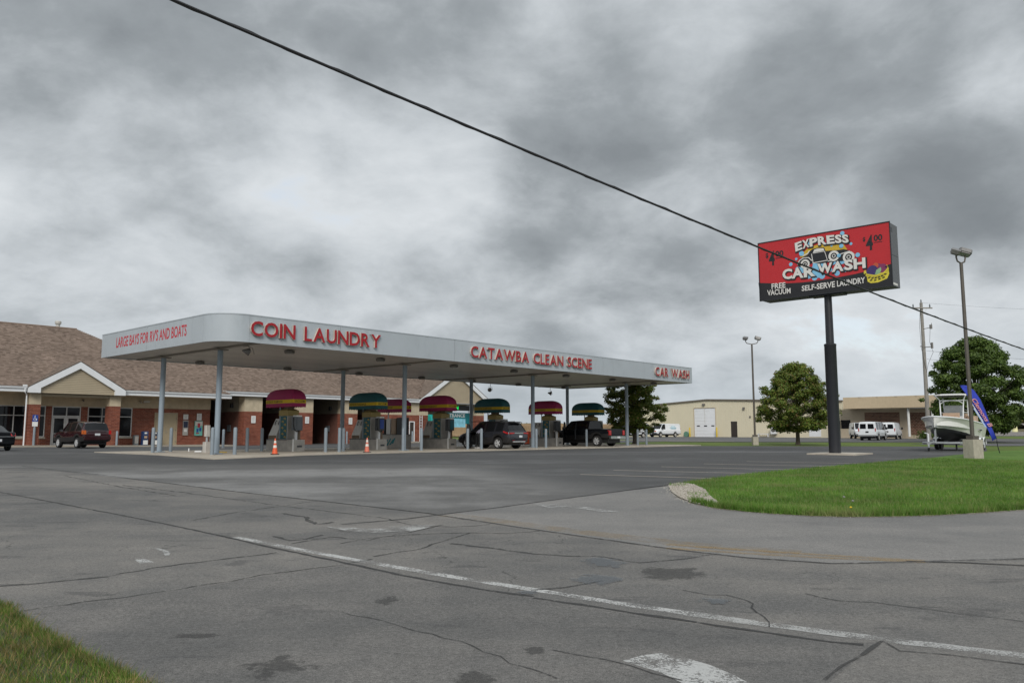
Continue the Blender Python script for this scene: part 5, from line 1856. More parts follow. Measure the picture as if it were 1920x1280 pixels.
crv_st = [(0.00, .48, .74, .78, .78, .74), (.05, .40, .93, .96, .85, .79), (.12, .36, 1.04, 1.09, .89, .79), (.40, .32, 1.08, 1.58, .905, .63), (.60, .30, 1.08, 1.635, .915, .635),
          (1.22, .28, 1.07, 1.675, .92, .64), (1.32, .28, 1.07, 1.68, .92, .64), (2.08, .27, 1.05, 1.685, .925, .64), (2.18, .27, 1.05, 1.685, .925, .64), (2.75, .27, 1.03, 1.655, .925, .63),
          (3.42, .28, 1.01, 1.08, .92, .72), (3.60, .30, .99, 1.05, .915, .70), (4.05, .32, .92, .98, .90, .66), (4.38, .34, .80, .86, .86, .62), (4.52, .38, .70, .74, .80, .58), (4.59, .44, .60, .63, .70, .5)]
crv = vehicle('parked_car', 'dark grey crossover under the canopy with its front door open', 'car', on_pad(20.3, 1.0), HV, crv_st, (.98, 3.64, .80), 'car_grey',
              [(.62, 1.20), (1.32, 2.08), (2.18, 3.30)], [(2.75, 3.42, 'windshield'), (.12, .40, 'rear_window')], R=.355, tw=.23, spokes=5, two_tone='car_trim',
              cut=[(2.16, 3.2, 1, 4)])
for sg in (-1, 1):
    MB().tube([(2.72, sg * .62, 1.63), (3.40, sg * .80, 1.03)], .035, 6).build('roof_pillar', 'car_grey', crv)
    mb = MB().slab([(.10, sg * .885, .98), (.46, sg * .935, 1.10), (.46, sg * .935, 1.00), (.10, sg * .90, .90)], (0, sg * .02, 0))
    mb.slab([(.04, sg * .42, 1.00), (.04, sg * .87, .99), (.04, sg * .87, .91), (.04, sg * .42, .93)], (-.03, 0, 0))
    mb.build('tail_light', 'tail_red', crv)
    MB().box(.0, .03, sg * .50 - .12, sg * .50 + .12, .50, .55).build('reflector', 'tail_red', crv)
    MB().box(.9, 3.5, sg * .60 - .02, sg * .60 + .02, 1.665, 1.705).build('roof_rail', 'car_trim', crv)
    for xx in ((1.45, 2.3) if sg > 0 else (1.45, 2.3)):
        MB().cbox((xx, sg * .925, .98), (.18, .03, .035)).build('door_handle', 'car_grey', crv)
    MB().box(3.0, 3.14, sg * .93, sg * 1.12, 1.02, 1.16).build('wing_mirror', 'car_grey', crv) if sg < 0 else None
MB().box(.005, .055, -.40, .40, .935, .99).build('chrome_strip', 'chrome', crv)
MB().box(-.02, .03, -.28, -.0, .70, .83).build('number_plate', 'plate', crv)
MB().box(-.02, .05, -.55, .55, .42, .47).build('bumper_trim', 'alloy', crv)
MB().slab([(.44, -.55, 1.64), (.44, .55, 1.64), (.22, .52, 1.60), (.22, -.52, 1.60)], (0, 0, .03)).build('roof_spoiler', 'car_grey', crv)
MB().box(1.0, 3.2, -.82, .62, .34, .72).build('floor', 'interior_dark', crv)
for sg in (-1, 1):
    MB().cbox((2.15, sg * .36, .75), (.5, .46, .3)).cbox((1.92, sg * .36, 1.12), (.16, .46, .62), .04).build('seat', 'car_trim', crv)
dr = thing('open_door', '', '', (0, 0, 0))
bpy.data.objects.remove(dr)
mb = MB()
mb.slab([(0, 0, .34), (-1.04, 0, .34), (-1.06, .02, .98), (0, .01, .98)], (0, .07, 0))
door = mb.build('front_door', 'car_grey', crv)
door.location = (3.22, .90, 0)
door.rotation_euler = (0, 0, math.radians(-62))
MB().tube([(-.02, .03, .98), (-.42, .0, 1.42), (-.62, -.02, 1.50), (-1.0, -.02, 1.52), (-1.05, .02, .98)], .032, 6).build('window_frame', 'car_trim', door)
MB().slab([(-.05, .02, 1.0), (-.44, .0, 1.40), (-.64, 0, 1.48), (-.98, 0, 1.49), (-1.03, .02, 1.0)], (0, .008, 0)).build('door_window', 'boat_clear', door)
MB().cbox((-.15, .16, 1.04), (.14, .18, .13), .03).build('wing_mirror', 'car_grey', door)

# --- black pickup
tr_st = [(0.0, .62, 1.10, 1.13, .90, .86), (.06, .60, 1.22, 1.25, .93, .88), (1.90, .50, 1.24, 1.27, .95, .89), (1.92, .48, 1.24, 1.27, .95, .89), (1.98, .48, 1.20, 1.84, .95, .66), (2.2, .46, 1.20, 1.88, .955, .68),
         (3.0, .45, 1.19, 1.90, .955, .69), (3.1, .45, 1.19, 1.90, .955, .69), (3.75, .45, 1.18, 1.86, .955, .68), (4.45, .46, 1.16, 1.22, .95, .76), (5.3, .48, 1.10, 1.16, .93, .72), (5.6, .5, 1.0, 1.05, .90, .70), (5.75, .55, .85, .88, .84, .66)]
pk = vehicle('pickup_truck', 'black pickup truck under the right half of the canopy with its doors open', 'pickup truck', on_pad(32.0, 1.85), HV - .04, tr_st, (1.15, 4.72, .82), 'car_black',
             [(2.06, 3.0), (3.1, 4.3)], [(3.75, 4.45, 'windshield'), (1.925, 1.975, 'rear_window')], R=.40, tw=.26, spokes=6, two_tone='car_trim')
for sg in (-1, 1):
    MB().tube([(3.72, sg * .67, 1.83), (4.43, sg * .82, 1.18)], .04, 6).build('roof_pillar', 'car_black', pk)
    MB().box(-.03, .14, sg * .80 - .10 if sg > 0 else sg * .92, sg * .92 if sg > 0 else sg * .80 + .10, .82, 1.16).build('tail_light', 'tail_red', pk)
    MB().box(4.0, 4.2, sg * .96, sg * 1.2, 1.2, 1.42).build('wing_mirror', 'car_black', pk)
    for xx in (2.25, 3.2):
        MB().cbox((xx, sg * .955, 1.08), (.2, .03, .04)).build('door_handle', 'chrome', pk)
MB().box(-.14, .02, -.88, .88, .56, .74).build('rear_bumper', 'chrome', pk)
MB().box(-.16, -.145, -.20, .12, .60, .72).build('number_plate', 'plate', pk)
MB().box(-.012, .01, -.12, .12, 1.06, 1.10).build('tailgate_handle', 'car_trim', pk)
for (hx_, ang, nm) in ((4.05, -58, 'front_door'), (3.05, -50, 'rear_door')):
    d = MB().slab([(0, 0, .5), (-.98, 0, .5), (-.98, .02, 1.2), (0, .0, 1.2)], (0, .08, 0)).build(nm, 'car_black', pk)
    d.location = (hx_, .97, 0)
    d.rotation_euler = (0, 0, math.radians(ang))
    MB().tube([(-.02, .03, 1.2), (-.30, .0, 1.6), (-.5, -.02, 1.75), (-.93, -.02, 1.78), (-.96, .02, 1.2)], .035, 6).build('window_frame', 'car_black', d)
    MB().slab([(-.06, .02, 1.21), (-.32, .0, 1.58), (-.52, 0, 1.72), (-.9, 0, 1.74), (-.93, .02, 1.21)], (0, .008, 0)).build('door_window', 'boat_clear', d)

# --- maroon sport utility
suv_st = [(0.0, .52, .80, .84, .84, .80), (.05, .44, 1.02, 1.06, .89, .83), (.12, .42, 1.10, 1.16, .91, .80), (.34, .40, 1.14, 1.66, .915, .70), (.52, .38, 1.14, 1.71, .92, .70), (1.30, .36, 1.12, 1.75, .925, .70), (1.42, .36, 1.12, 1.755, .925, .70),
          (2.20, .35, 1.11, 1.755, .925, .69), (2.30, .35, 1.11, 1.755, .925, .69), (2.90, .35, 1.10, 1.71, .925, .67), (3.55, .36, 1.09, 1.15, .92, .74), (4.3, .38, 1.02, 1.07, .90, .7), (4.65, .42, .92, .96, .87, .66), (4.80, .48, .74, .77, .8, .6)]
sx, sy = -27.65, 53.6
suv = vehicle('parked_car', 'dark maroon sport utility parked nose in before the left gable entrance', 'car', (sx, sy, zg(sx, sy) + .02), HV + .06, suv_st, (1.0, 3.85, .80), 'car_maroon',
              [(.54, 1.30), (1.42, 2.20), (2.30, 3.42)], [(2.90, 3.55, 'windshield'), (.12, .34, 'rear_window')], R=.36, tw=.24, spokes=6, two_tone='car_trim')
for sg in (-1, 1):
    MB().tube([(2.88, sg * .67, 1.68), (3.53, sg * .80, 1.11)], .04, 6).build('roof_pillar', 'car_maroon', suv)
    mb = MB().slab([(.05, sg * .74, 1.18), (.05, sg * .90, 1.18), (.02, sg * .90, .92), (.02, sg * .74, .92)], (-.025, 0, 0))
    mb.slab([(.06, sg * .905, 1.18), (.22, sg * .925, 1.18), (.22, sg * .93, .95), (.04, sg * .905, .92)], (0, sg * .015, 0))
    mb.build('tail_light', 'tail_amber' if sg > 0 else 'tail_red', suv)
    MB().box(.7, 3.0, sg * .62 - .02, sg * .62 + .02, 1.775, 1.80).build('roof_rail', 'car_trim', suv)
    MB().box(3.1, 3.25, sg * .93, sg * 1.10, 1.10, 1.25).build('wing_mirror', 'chrome' if sg > 0 else 'car_maroon', suv)
    for xx in (1.6, 2.5):
        MB().cbox((xx, sg * .93, 1.02), (.18, .03, .04)).build('door_handle', 'car_maroon', suv)
MB().box(-.05, .03, -.86, .86, .56, .74).build('rear_bumper', 'car_maroon', suv)
MB().box(-.012, .02, -.17, .17, .84, .98).build('number_plate', 'plate', suv)
MB().box(.02, .05, -.6, .6, 1.10, 1.125).build('tailgate_strip', 'car_trim', suv)

# --- black saloon cut by the left edge
sed_st = [(0.0, .40, .78, .82, .80, .72), (.06, .34, .98, 1.02, .86, .74), (.14, .30, 1.04, 1.07, .885, .76), (.75, .28, 1.03, 1.09, .90, .74), (1.35, .26, 1.0, 1.42, .90, .60), (1.5, .26, 1.0, 1.44, .905, .60), (2.1, .25, .98, 1.47, .905, .60), (2.2, .25, .98, 1.47, .905, .60), (2.75, .25, .96, 1.44, .905, .60),
          (3.5, .26, .94, .98, .90, .70), (4.4, .30, .80, .84, .87, .64), (4.75, .40, .62, .65, .76, .55)]
sx, sy = UV(-2.35, 20.0)
sed = vehicle('parked_car', 'black saloon seen from behind at the left end of the sidewalk', 'car', (sx, sy, zg(sx, sy) + .02), HV + .02, sed_st, (1.0, 3.75, .78), 'car_black',
              [(1.5, 2.1), (2.2, 3.35)], [(2.75, 3.5, 'windshield'), (.75, 1.35, 'rear_window')], R=.33, tw=.21, spokes=5)
for sg in (-1, 1):
    MB().tube([(2.73, sg * .59, 1.42), (3.48, sg * .78, .96)], .035, 6).build('roof_pillar', 'car_black', sed)
    MB().slab([(.08, sg * .60, 1.0), (.14, sg * .86, 1.0), (.06, sg * .87, .84), (.02, sg * .62, .84)], (-.03, 0, .0)).build('tail_light', 'tail_red', sed)
MB().box(-.012, .02, -.78, .78, .79, .815).build('chrome_strip', 'chrome', sed)
MB().box(-.03, .02, -.17, .17, .52, .66).build('number_plate', 'plate', sed)


# --- white vans of the far lot
van_st = [(0.0, .52, 1.18, 1.92, .96, .80), (.06, .50, 1.20, 2.03, .985, .84), (.30, .48, 1.20, 2.07, .99, .85), (1.35, .46, 1.20, 2.08, .995, .86), (1.45, .46, 1.20, 2.08, .995, .86), (2.55, .45, 1.20, 2.08, .995, .86), (2.65, .45, 1.20, 2.08, .995, .86),
          (3.40, .45, 1.20, 2.07, .995, .85), (3.50, .45, 1.20, 2.06, .995, .85), (4.05, .45, 1.18, 2.0, .99, .82), (4.62, .46, 1.16, 1.24, .98, .80), (5.25, .48, 1.04, 1.10, .96, .78), (5.48, .5, .92, .96, .93, .75), (5.58, .54, .80, .83, .88, .72)]


def van(name, label, x, y, hd, passenger, front_dark=True):
    t = vehicle(name, label, 'van', (x, y, zg(x, y) + .03), hd, van_st, (1.25, 4.6, .86), 'car_white',
                [(.42, 1.28), (1.5, 2.5), (2.7, 3.35), (3.55, 4.45)] if passenger else [(3.55, 4.45)], [(4.05, 4.62, 'windshield')], group='white vans on the far lot', R=.36, tw=.24, spokes=6, darkrim=True)
    for sg in (-1, 1):
        MB().tube([(4.02, sg * .81, 1.97), (4.60, sg * .88, 1.19)], .045, 6).build('roof_pillar', 'car_white', t)
        MB().box(4.25, 4.42, sg * 1.0, sg * 1.22, 1.22, 1.5).build('wing_mirror', 'car_trim', t)
        MB().slab([(-.012, sg * .10, 1.30), (-.012, sg * .74, 1.30), (-.012, sg * .70, 1.84), (-.012, sg * .10, 1.84)], (-.006, 0, 0)).build('rear_window', 'car_glass', t)
        MB().box(-.02, .05, sg * .88 - .05, sg * .88 + .05, 1.0, 1.36).build('tail_light', 'tail_red', t)
        MB().box(5.45, 5.60, sg * .72 - .16, sg * .72 + .16, .82, .98).build('headlight', 'head_lens' if not front_dark else 'tail_amber', t)
    MB().box(-.12, .04, -.92, .92, .46, .62).build('rear_bumper', 'bumper_grey', t)
    MB().box(5.45, 5.70, -.92, .92, .44, .66).build('front_bumper', 'bumper_grey' if not front_dark else 'car_trim', t)
    MB().box(5.50, 5.61, -.52, .52, .70, .96).build('grille', 'car_trim', t)
    MB().box(-.03, .01, -.16, .16, .86, 1.02).build('number_plate', 'car_trim', t)
    MB().box(5.705, 5.715, -.16, .16, .5, .62).build('front_plate', 'plate', t)
    return t


def hdg(dx_, dy_):
    return math.atan2(dy_, dx_)


van('passenger_van', 'white van seen from behind with dark rear and side windows', 39.75, 89.9, hdg(.60, .80), True, False)
van('cargo_van', 'white van facing the street left of the other parked white vans', 46.7, 108.9, hdg(-.25, -.97), False, False)
van('cargo_van', 'plain white van mostly hidden behind the van with dark rear windows', 46.0, 98.5, hdg(.55, .83), False, False)
va = van('cargo_van', 'white cargo van with faint lettering parked at the warehouse left end', 26.2, 128.2, hdg(-.80, -.60), False)
mb = MB()
for (xx, zz, ww) in ((1.3, 1.62, .9), (1.0, 1.42, 1.5), (1.1, 1.27, 1.2)):
    mb.box(xx, xx + ww, .965 - (zz - 1.2) * .14, .99 - (zz - 1.2) * .14, zz, zz + .07)
mb.build('faded_print', 'screen_pale', va)
van('cargo_van', 'white van with dark grille half hidden behind the left tree trunk', 19.4, 117.5, hdg(-.80, -.60), False)

# ================================================================== the person bending into the crossover
def skin_body(name, joints, edges, root_i, sub=2):
    me = bpy.data.meshes.new(name)
    me.from_pydata([j[0] for j in joints], edges, [])
    o = bpy.data.objects.new(name, me)
    COL.objects.link(o)
    sk = o.modifiers.new('s', 'SKIN')
    for i, j in enumerate(joints):
        me.skin_vertices[0].data[i].radius = (j[1], j[2] if len(j) > 2 else j[1])
        me.skin_vertices[0].data[i].use_root = (i == root_i)
    sd = o.modifiers.new('d', 'SUBSURF')
    sd.levels = sub
    dg = bpy.context.evaluated_depsgraph_get()
    m2 = bpy.data.meshes.new_from_object(o.evaluated_get(dg))
    bpy.data.objects.remove(o)
    m2.polygons.foreach_set('use_smooth', [True] * len(m2.polygons))
    return m2


# local frame: x towards the open cabin, y to the person's left
px, py = UV(19.35, 3.62)
per = thing('person', 'person in pale grey top and black trousers bending into the grey crossover', 'person', (px, py, zg(px, py) + .055), ANG)
J = [((0, 0, .92), .15, .17),                     # 0 pelvis
     ((.17, 0, 1.05), .135, .165), ((.36, 0, 1.14), .13, .17), ((.52, 0, 1.17), .10, .15), ((.62, 0, 1.17), .055, .055), ((.74, 0, 1.16), .085, .085), ((.82, 0, 1.13), .075, .07),
     ((0.0, .10, .86), .11, .11), ((.04, .12, .50), .075, .075), ((-.04, .13, .10), .05, .05), ((.10, .14, .045), .042, .04),
     ((0.0, -.10, .86), .11, .11), ((.02, -.12, .50), .075, .075), ((-.10, -.13, .10), .05, .05), ((.04, -.14, .045), .042, .04),
     ((.50, .20, 1.12), .06, .06), ((.60, .27, .90), .045, .045), ((.78, .24, .76), .034, .034), ((.84, .23, .73), .03, .022),
     ((.50, -.20, 1.12), .06, .06), ((.66, -.27, .94), .045, .045), ((.86, -.22, .86), .034, .034), ((.92, -.21, .84), .03, .022)]
E_ = [(0, 1), (1, 2), (2, 3), (3, 4), (4, 5), (5, 6), (0, 7), (7, 8), (8, 9), (9, 10), (0, 11), (11, 12), (12, 13), (13, 14), (3, 15), (15, 16), (16, 17), (17, 18), (3, 19), (19, 20), (20, 21), (21, 22)]
for (b, sgn) in ((18, 1), (22, -1)):
    q = Vector(J[b][0])
    for k, dyf in enumerate((-.025, -.008, .008, .024)):
        J.append((tuple(q + Vector((.05, dyf, -.005))), .009, .009))
        E_.append((b, len(J) - 1))
        J.append((tuple(q + Vector((.085 - .006 * abs(k - 1.5), dyf, -.03))), .008, .008))
        E_.append((len(J) - 2, len(J) - 1))
    J.append((tuple(q + Vector((.03, .035 * -sgn, -.03))), .009, .009))
    E_.append((b, len(J) - 1))
bmesh_p = skin_body('body', J, E_, 0)
for mname in ('skin', 'shirt_grey', 'trousers'):
    bmesh_p.materials.append(M[mname])
for p in bmesh_p.polygons:
    c = p.center
    if c.x < .03 and c.z < .98:
        p.material_index = 2
    elif c.x < .585 and c.z > .93 and abs(c.y) < .32:
        p.material_index = 1
    elif c.z < .85 and c.x < .3:
        p.material_index = 2
link('body', bmesh_p, per)
sh = MB()
for (fx, fy) in ((.03, .135), (-.03, -.135)):
    s1_ = MB()
    s1_.add([(fx - .13, fy - .045, 0), (fx + .15, fy - .05, 0), (fx + .15, fy + .05, 0), (fx - .13, fy + .045, 0), (fx - .12, fy - .04, .10), (fx + .02, fy - .045, .10), (fx + .14, fy - .04, .05), (fx + .14, fy + .04, .05), (fx + .02, fy + .045, .10), (fx - .12, fy + .04, .10)],
            [(0, 3, 2, 1), (4, 5, 8, 9), (5, 6, 7, 8), (0, 1, 6, 5, 4), (3, 9, 8, 7, 2), (1, 2, 7, 6), (0, 4, 9, 3)])
    s1_.build('shoe', 'shoe', per, 50)
hm = MB().lathe([(.02, -.11), (.08, -.08), (.102, 0), (.095, .06), (.05, .105), (.01, .115)], 14).build('hair', 'hair', per, 60)
hm.location = (.755, 0, 1.185)
hm.rotation_euler = (0, math.radians(35), 0)

# ================================================================== roadside billboard
SGX, SGY = 15.42, 38.44
SGZ = zg(SGX, SGY) + .03
sg = thing('billboard_sign', 'big red and black car wash billboard on a single black pole', 'sign', (SGX, SGY, .6), math.atan2(-4.3, 4.71))
YF = -.46
MB().lathe([(.275, .0), (.275, 5.2), (.285, 5.22), (.285, 5.3), (.19, 5.34), (.175, 7.75)], 24).build('pole', 'sign_black', sg, 35)
MB().cbox((0, 0, 7.70), (1.6, .7, .09)).build('saddle', 'sign_black', sg)
c = MB().box(-3.25, 3.13, YF + .01, YF + 1.12, 7.745, 10.695).build('cabinet', 'sign_side', sg)
MB().box(-3.25, 3.13, YF - .03, YF + .008, 7.70, 7.74).box(-3.25, 3.13, YF - .03, YF + .008, 10.70, 10.74).box(-3.29, -3.252, YF - .03, YF + .008, 7.70, 10.74).box(3.132, 3.17, YF - .03, YF + .008, 7.70, 10.74).build('frame', 'sign_black', c)
MB().box(3.1305, 3.136, YF + .06, YF + .38, 10.3, 10.5).box(3.1305, 3.137, YF + .02, YF + 1.1, 9.2, 9.215).build('side_seam', 'sign_black', c)
MB().box(3.1305, 3.138, YF + .05, YF + .75, 7.80, 7.90).build('side_label', 'print_white', c)
MB().box(-3.249, 3.129, YF, YF + .009, 7.741, 10.699).build('sign_face', 'sign_face_red', sg)
ART = MB


def flat(name, polys, mat, lay):
    """flat print on the sign face; lay sets its place in the stack of vinyl"""
    for i, p in enumerate(polys):
        MB().slab([(q[0], YF - .003 * lay - .0004 * (i % 6), q[1]) for q in p], (0, .0006, 0)).build(name, mat, sg)


def disc(c, r, n=18):
    return [(c[0] + r * math.cos(2 * math.pi * k / n), c[1] + r * math.sin(2 * math.pi * k / n)) for k in range(n)]


PXM = 6.38 / 1380.0      # one layout unit of the artwork in metres


def discs(lst):
    return lst


flat('black_band', [[(-3.331, 8.679), (-2.857, 8.600), (-2.244, 8.512), (-1.696, 8.451), (-1.111, 8.410), (-0.539, 8.393), (0.158, 8.412), (0.834, 8.440), (1.491, 8.480), (2.047, 8.547), (2.631, 8.651), (3.136, 8.739), (3.126, 7.745), (-3.250, 7.745)]], 'print_black', 1)
flat('yellow_sky', [[(-1.125, 9.697), (-0.998, 9.833), (-0.773, 10.016), (-0.506, 10.133), (-0.223, 10.170), (0.239, 10.160), (0.690, 10.100), (1.040, 9.990), (1.194, 9.711), (0.894, 9.700), (0.152, 9.752), (-0.474, 9.805), (-0.959, 9.635)]], 'print_yellow', 2)
bub = [(p, r * PXM) for p, r in zip([(1.000, 10.535), (1.376, 9.962), (-1.021, 9.860), (-1.299, 9.620), (-1.589, 9.393), (1.663, 9.375), (0.927, 9.925), (0.168, 10.110), (0.460, 10.010), (-0.663, 10.348), (-0.292, 9.165), (-1.032, 9.071), (-0.421, 8.922), (-0.714, 8.698), (-0.428, 8.560), (-0.063, 8.597), (0.665, 8.634), (0.512, 9.190), (0.913, 9.182), (1.025, 8.746), (-0.246, 8.665), (-1.249, 9.098), (0.753, 9.075), (-0.018, 9.083), (0.338, 8.851)],
       (22, 15, 27, 14, 20, 23, 22, 18, 12, 30, 45, 45, 48, 34, 30, 32, 28, 28, 32, 26, 30, 26, 24, 36, 24))]
flat('bubble', [disc(p, r) for p, r in bub], 'print_blue', 3)
flat('car_drawing', [[(-1.264, 9.316), (-1.181, 9.522), (-1.006, 9.652), (-0.738, 9.738), (-0.612, 9.896), (-0.466, 9.994), (-0.230, 10.015), (0.102, 9.980), (0.167, 9.797), (0.673, 9.755), (1.029, 9.749), (1.309, 9.639), (1.517, 9.463), (1.521, 9.290), (1.351, 9.155), (1.002, 9.179), (0.422, 9.211), (-0.035, 9.202), (-0.498, 9.287), (-0.883, 9.195), (-1.172, 9.184)]], 'print_black', 4)
wh = list(zip([(-0.868, 9.303), (0.549, 9.495), (1.242, 9.338)], (50, 56, 60)))
flat('car_outline', [[(-0.445, 9.820), (-0.383, 9.944), (-0.232, 9.978), (0.064, 9.948), (0.109, 9.824)]] + [[(-0.543, 9.758), (-0.509, 9.763), (-0.450, 9.304), (-0.483, 9.299)], [(-0.460, 9.803), (0.131, 9.802), (0.247, 9.342), (0.223, 9.331), (0.107, 9.778), (-0.452, 9.769)], [(-0.497, 9.315), (0.224, 9.345), (0.236, 9.311), (-0.484, 9.276)],
     [(-1.263, 9.340), (-1.157, 9.533), (-0.959, 9.635), (-0.672, 9.619), (-0.492, 9.428), (-0.540, 9.411), (-0.698, 9.580), (-0.946, 9.595), (-1.119, 9.504), (-1.225, 9.311)], [(-1.002, 9.737), (-0.734, 9.824), (-0.634, 9.943), (-0.597, 9.918), (-0.703, 9.781), (-0.956, 9.702)], [(0.245, 9.305), (0.608, 9.325), (0.887, 9.563), (1.287, 9.633), (1.536, 9.424), (1.505, 9.401), (1.276, 9.594), (0.912, 9.527), (0.633, 9.285), (0.252, 9.266)]]
     + [disc(p, r * PXM) for p, r in wh], 'print_white', 5)
flat('tyre_print', [disc(p, r * PXM * .60) for p, r in wh], 'print_black', 6)
flat('hub_print', [disc(p, r * PXM * .36) for p, r in wh], 'print_white', 7)
flat('hub_centre', [disc(p, r * PXM * .22) for p, r in wh], 'print_black', 8)
flat('bubble', [disc(p, r) for p, r in (bub[0], bub[2], bub[5], bub[6])] + [disc([(0.794, 9.475)][0], 20 * PXM)], 'print_blue', 9)


def glyphs(name, mat, lay, items, bold, grow=(0, 0), shift=(0, 0)):
    """letters fitted into quads (bottom left, bottom right, top right, top left) on the face"""
    for txt_, (bl_, br, tr, tl) in items:
        mb = MB()
        vs, fs, d = text_mesh(txt_, bold)
        o = []
        for p in vs:
            u_, w_ = p[0] / d[0], p[1] / d[1]
            u_ = .5 + (u_ - .5) * (1 + grow[0] / max(.2, abs(br[0] - bl_[0])))
            w_ = .5 + (w_ - .5) * (1 + grow[1] / max(.1, abs(tl[1] - bl_[1])))
            x = (bl_[0] * (1 - u_) + br[0] * u_) * (1 - w_) + (tl[0] * (1 - u_) + tr[0] * u_) * w_ + shift[0]
            z = (bl_[1] * (1 - u_) + br[1] * u_) * (1 - w_) + (tl[1] * (1 - u_) + tr[1] * u_) * w_ + shift[1]
            o.append((x, YF - .003 * lay, z))
        mb.add(o, fs)
        mb.build(name, mat, sg)


eb = [(-1.312, 9.984), (-0.939, 10.069), (-0.592, 10.117), (-0.169, 10.129), (0.260, 10.115), (0.645, 10.098), (0.991, 10.063), (1.313, 10.012)]
et = [(-1.341, 10.424), (-0.968, 10.496), (-0.592, 10.542), (-0.195, 10.559), (0.234, 10.545), (0.642, 10.516), (0.975, 10.475), (1.289, 10.419)]
exp = [(ch, (eb[i], (eb[i + 1][0] - .02, eb[i + 1][1]), (et[i + 1][0] - .02, et[i + 1][1]), et[i])) for i, ch in enumerate('EXPRESS')]
cw = [('C', [(-2.035, 8.674), (-1.539, 8.651), (-1.515, 9.170), (-2.022, 9.196)]), ('A', [(-1.563, 8.654), (-0.966, 8.632), (-1.028, 9.175), (-1.466, 9.183)]), ('R', [(-0.947, 8.630), (-0.378, 8.639), (-0.400, 9.170), (-0.951, 9.175)]),
      ('W', [(-0.234, 8.706), (0.421, 8.701), (0.467, 9.205), (-0.257, 9.217)]), ('A', [(0.421, 8.710), (0.979, 8.706), (0.893, 9.217), (0.558, 9.216)]), ('S', [(1.023, 8.710), (1.424, 8.705), (1.431, 9.212), (1.030, 9.212)]), ('H', [(1.459, 8.710), (2.004, 8.704), (2.003, 9.205), (1.457, 9.209)])]
small = [('FREE', [(-2.623, 8.258), (-1.894, 8.245), (-1.891, 8.522), (-2.621, 8.539)]), ('VACUUM', [(-2.859, 7.951), (-1.645, 7.928), (-1.642, 8.203), (-2.867, 8.234)]), ('SELF-SERVE', [(-1.083, 7.967), (0.544, 7.967), (0.549, 8.261), (-1.070, 8.233)]), ('LAUNDRY', [(0.643, 7.975), (1.944, 7.988), (1.941, 8.274), (0.647, 8.259)])]
glyphs('letter_shadow', 'print_black', 10, exp + cw, .07, (.08, .08), (.035, -.035))
glyphs('letter', 'print_white', 11, exp + cw, .042)
glyphs('word', 'print_white', 11, small, .022)
glyphs('price_figure', 'print_black', 3, [('$', [(1.925, 9.945), (2.039, 9.945), (2.042, 10.187), (1.928, 10.178)]), ('4', [(2.035, 9.515), (2.369, 9.510), (2.380, 10.231), (2.095, 10.232)]), ('00', [(2.413, 9.904), (2.799, 9.897), (2.806, 10.196), (2.420, 10.206)]),
                                             ('$', [(-2.885, 9.864), (-2.744, 9.864), (-2.742, 10.153), (-2.883, 10.153)]), ('4', [(-2.741, 9.471), (-2.416, 9.463), (-2.404, 10.222), (-2.682, 10.224)]), ('00', [(-2.367, 9.891), (-1.946, 9.890), (-1.943, 10.174), (-2.364, 10.187)])], .03)
flat('price_underline', [[(2.423, 9.858), (2.797, 9.853), (2.795, 9.827), (2.426, 9.831)], [(-2.359, 9.830), (-1.949, 9.832), (-1.950, 9.798), (-2.356, 9.795)]], 'print_black', 3.5)
flat('laundry_basket', [[(2.017, 8.363), (2.535, 8.354), (2.996, 8.491), (3.018, 8.296), (2.915, 8.081), (2.515, 7.951), (2.185, 7.952), (2.047, 8.048)], [(1.900, 8.565), (1.974, 8.601), (2.082, 8.418), (2.410, 8.316), (2.782, 8.404), (2.943, 8.567), (2.828, 8.687), (2.951, 8.719), (3.013, 8.506), (2.778, 8.334), (2.405, 8.228), (2.054, 8.269), (1.892, 8.400)]], 'print_lemon', 2)
flat('laundry_plum', [disc([(2.742, 8.584)][0], 46 * PXM), disc([(2.551, 8.683)][0], 34 * PXM)], 'print_plum', 4)
flat('laundry_orange', [disc([(2.452, 8.762)][0], 26 * PXM)], 'print_orange', 5)
flat('laundry_purple', [disc([(2.297, 8.551)][0], 50 * PXM), disc([(2.171, 8.523)][0], 34 * PXM)], 'print_purple', 6)
flat('laundry_green', [[(2.390, 8.328), (2.462, 8.540), (2.672, 8.646), (2.686, 8.512), (2.595, 8.325)]], 'print_green', 7)
flat('basket_rim', [[(2.061, 8.411), (2.409, 8.308), (2.781, 8.395), (2.951, 8.558), (2.972, 8.494), (2.802, 8.322), (2.413, 8.227), (2.053, 8.332)]], 'print_lemon', 8)
flat('basket_slot', [[(x - .055, z - .03), (x + .055, z - .012), (x + .055, z + .035), (x - .055, z + .017)] for (x, z) in [(2.135, 8.224), (2.279, 8.181), (2.423, 8.173), (2.568, 8.192), (2.713, 8.236), (2.857, 8.294), (2.212, 8.091), (2.397, 8.070), (2.584, 8.102), (2.769, 8.151), (1.955, 8.402), (2.915, 8.637)]], 'print_black', 9)
sheet('sign_footing', [(13.9, 38.0), (15.6, 36.6), (17.3, 38.6), (15.6, 40.1)], .08, 'concrete', skirt=.1)

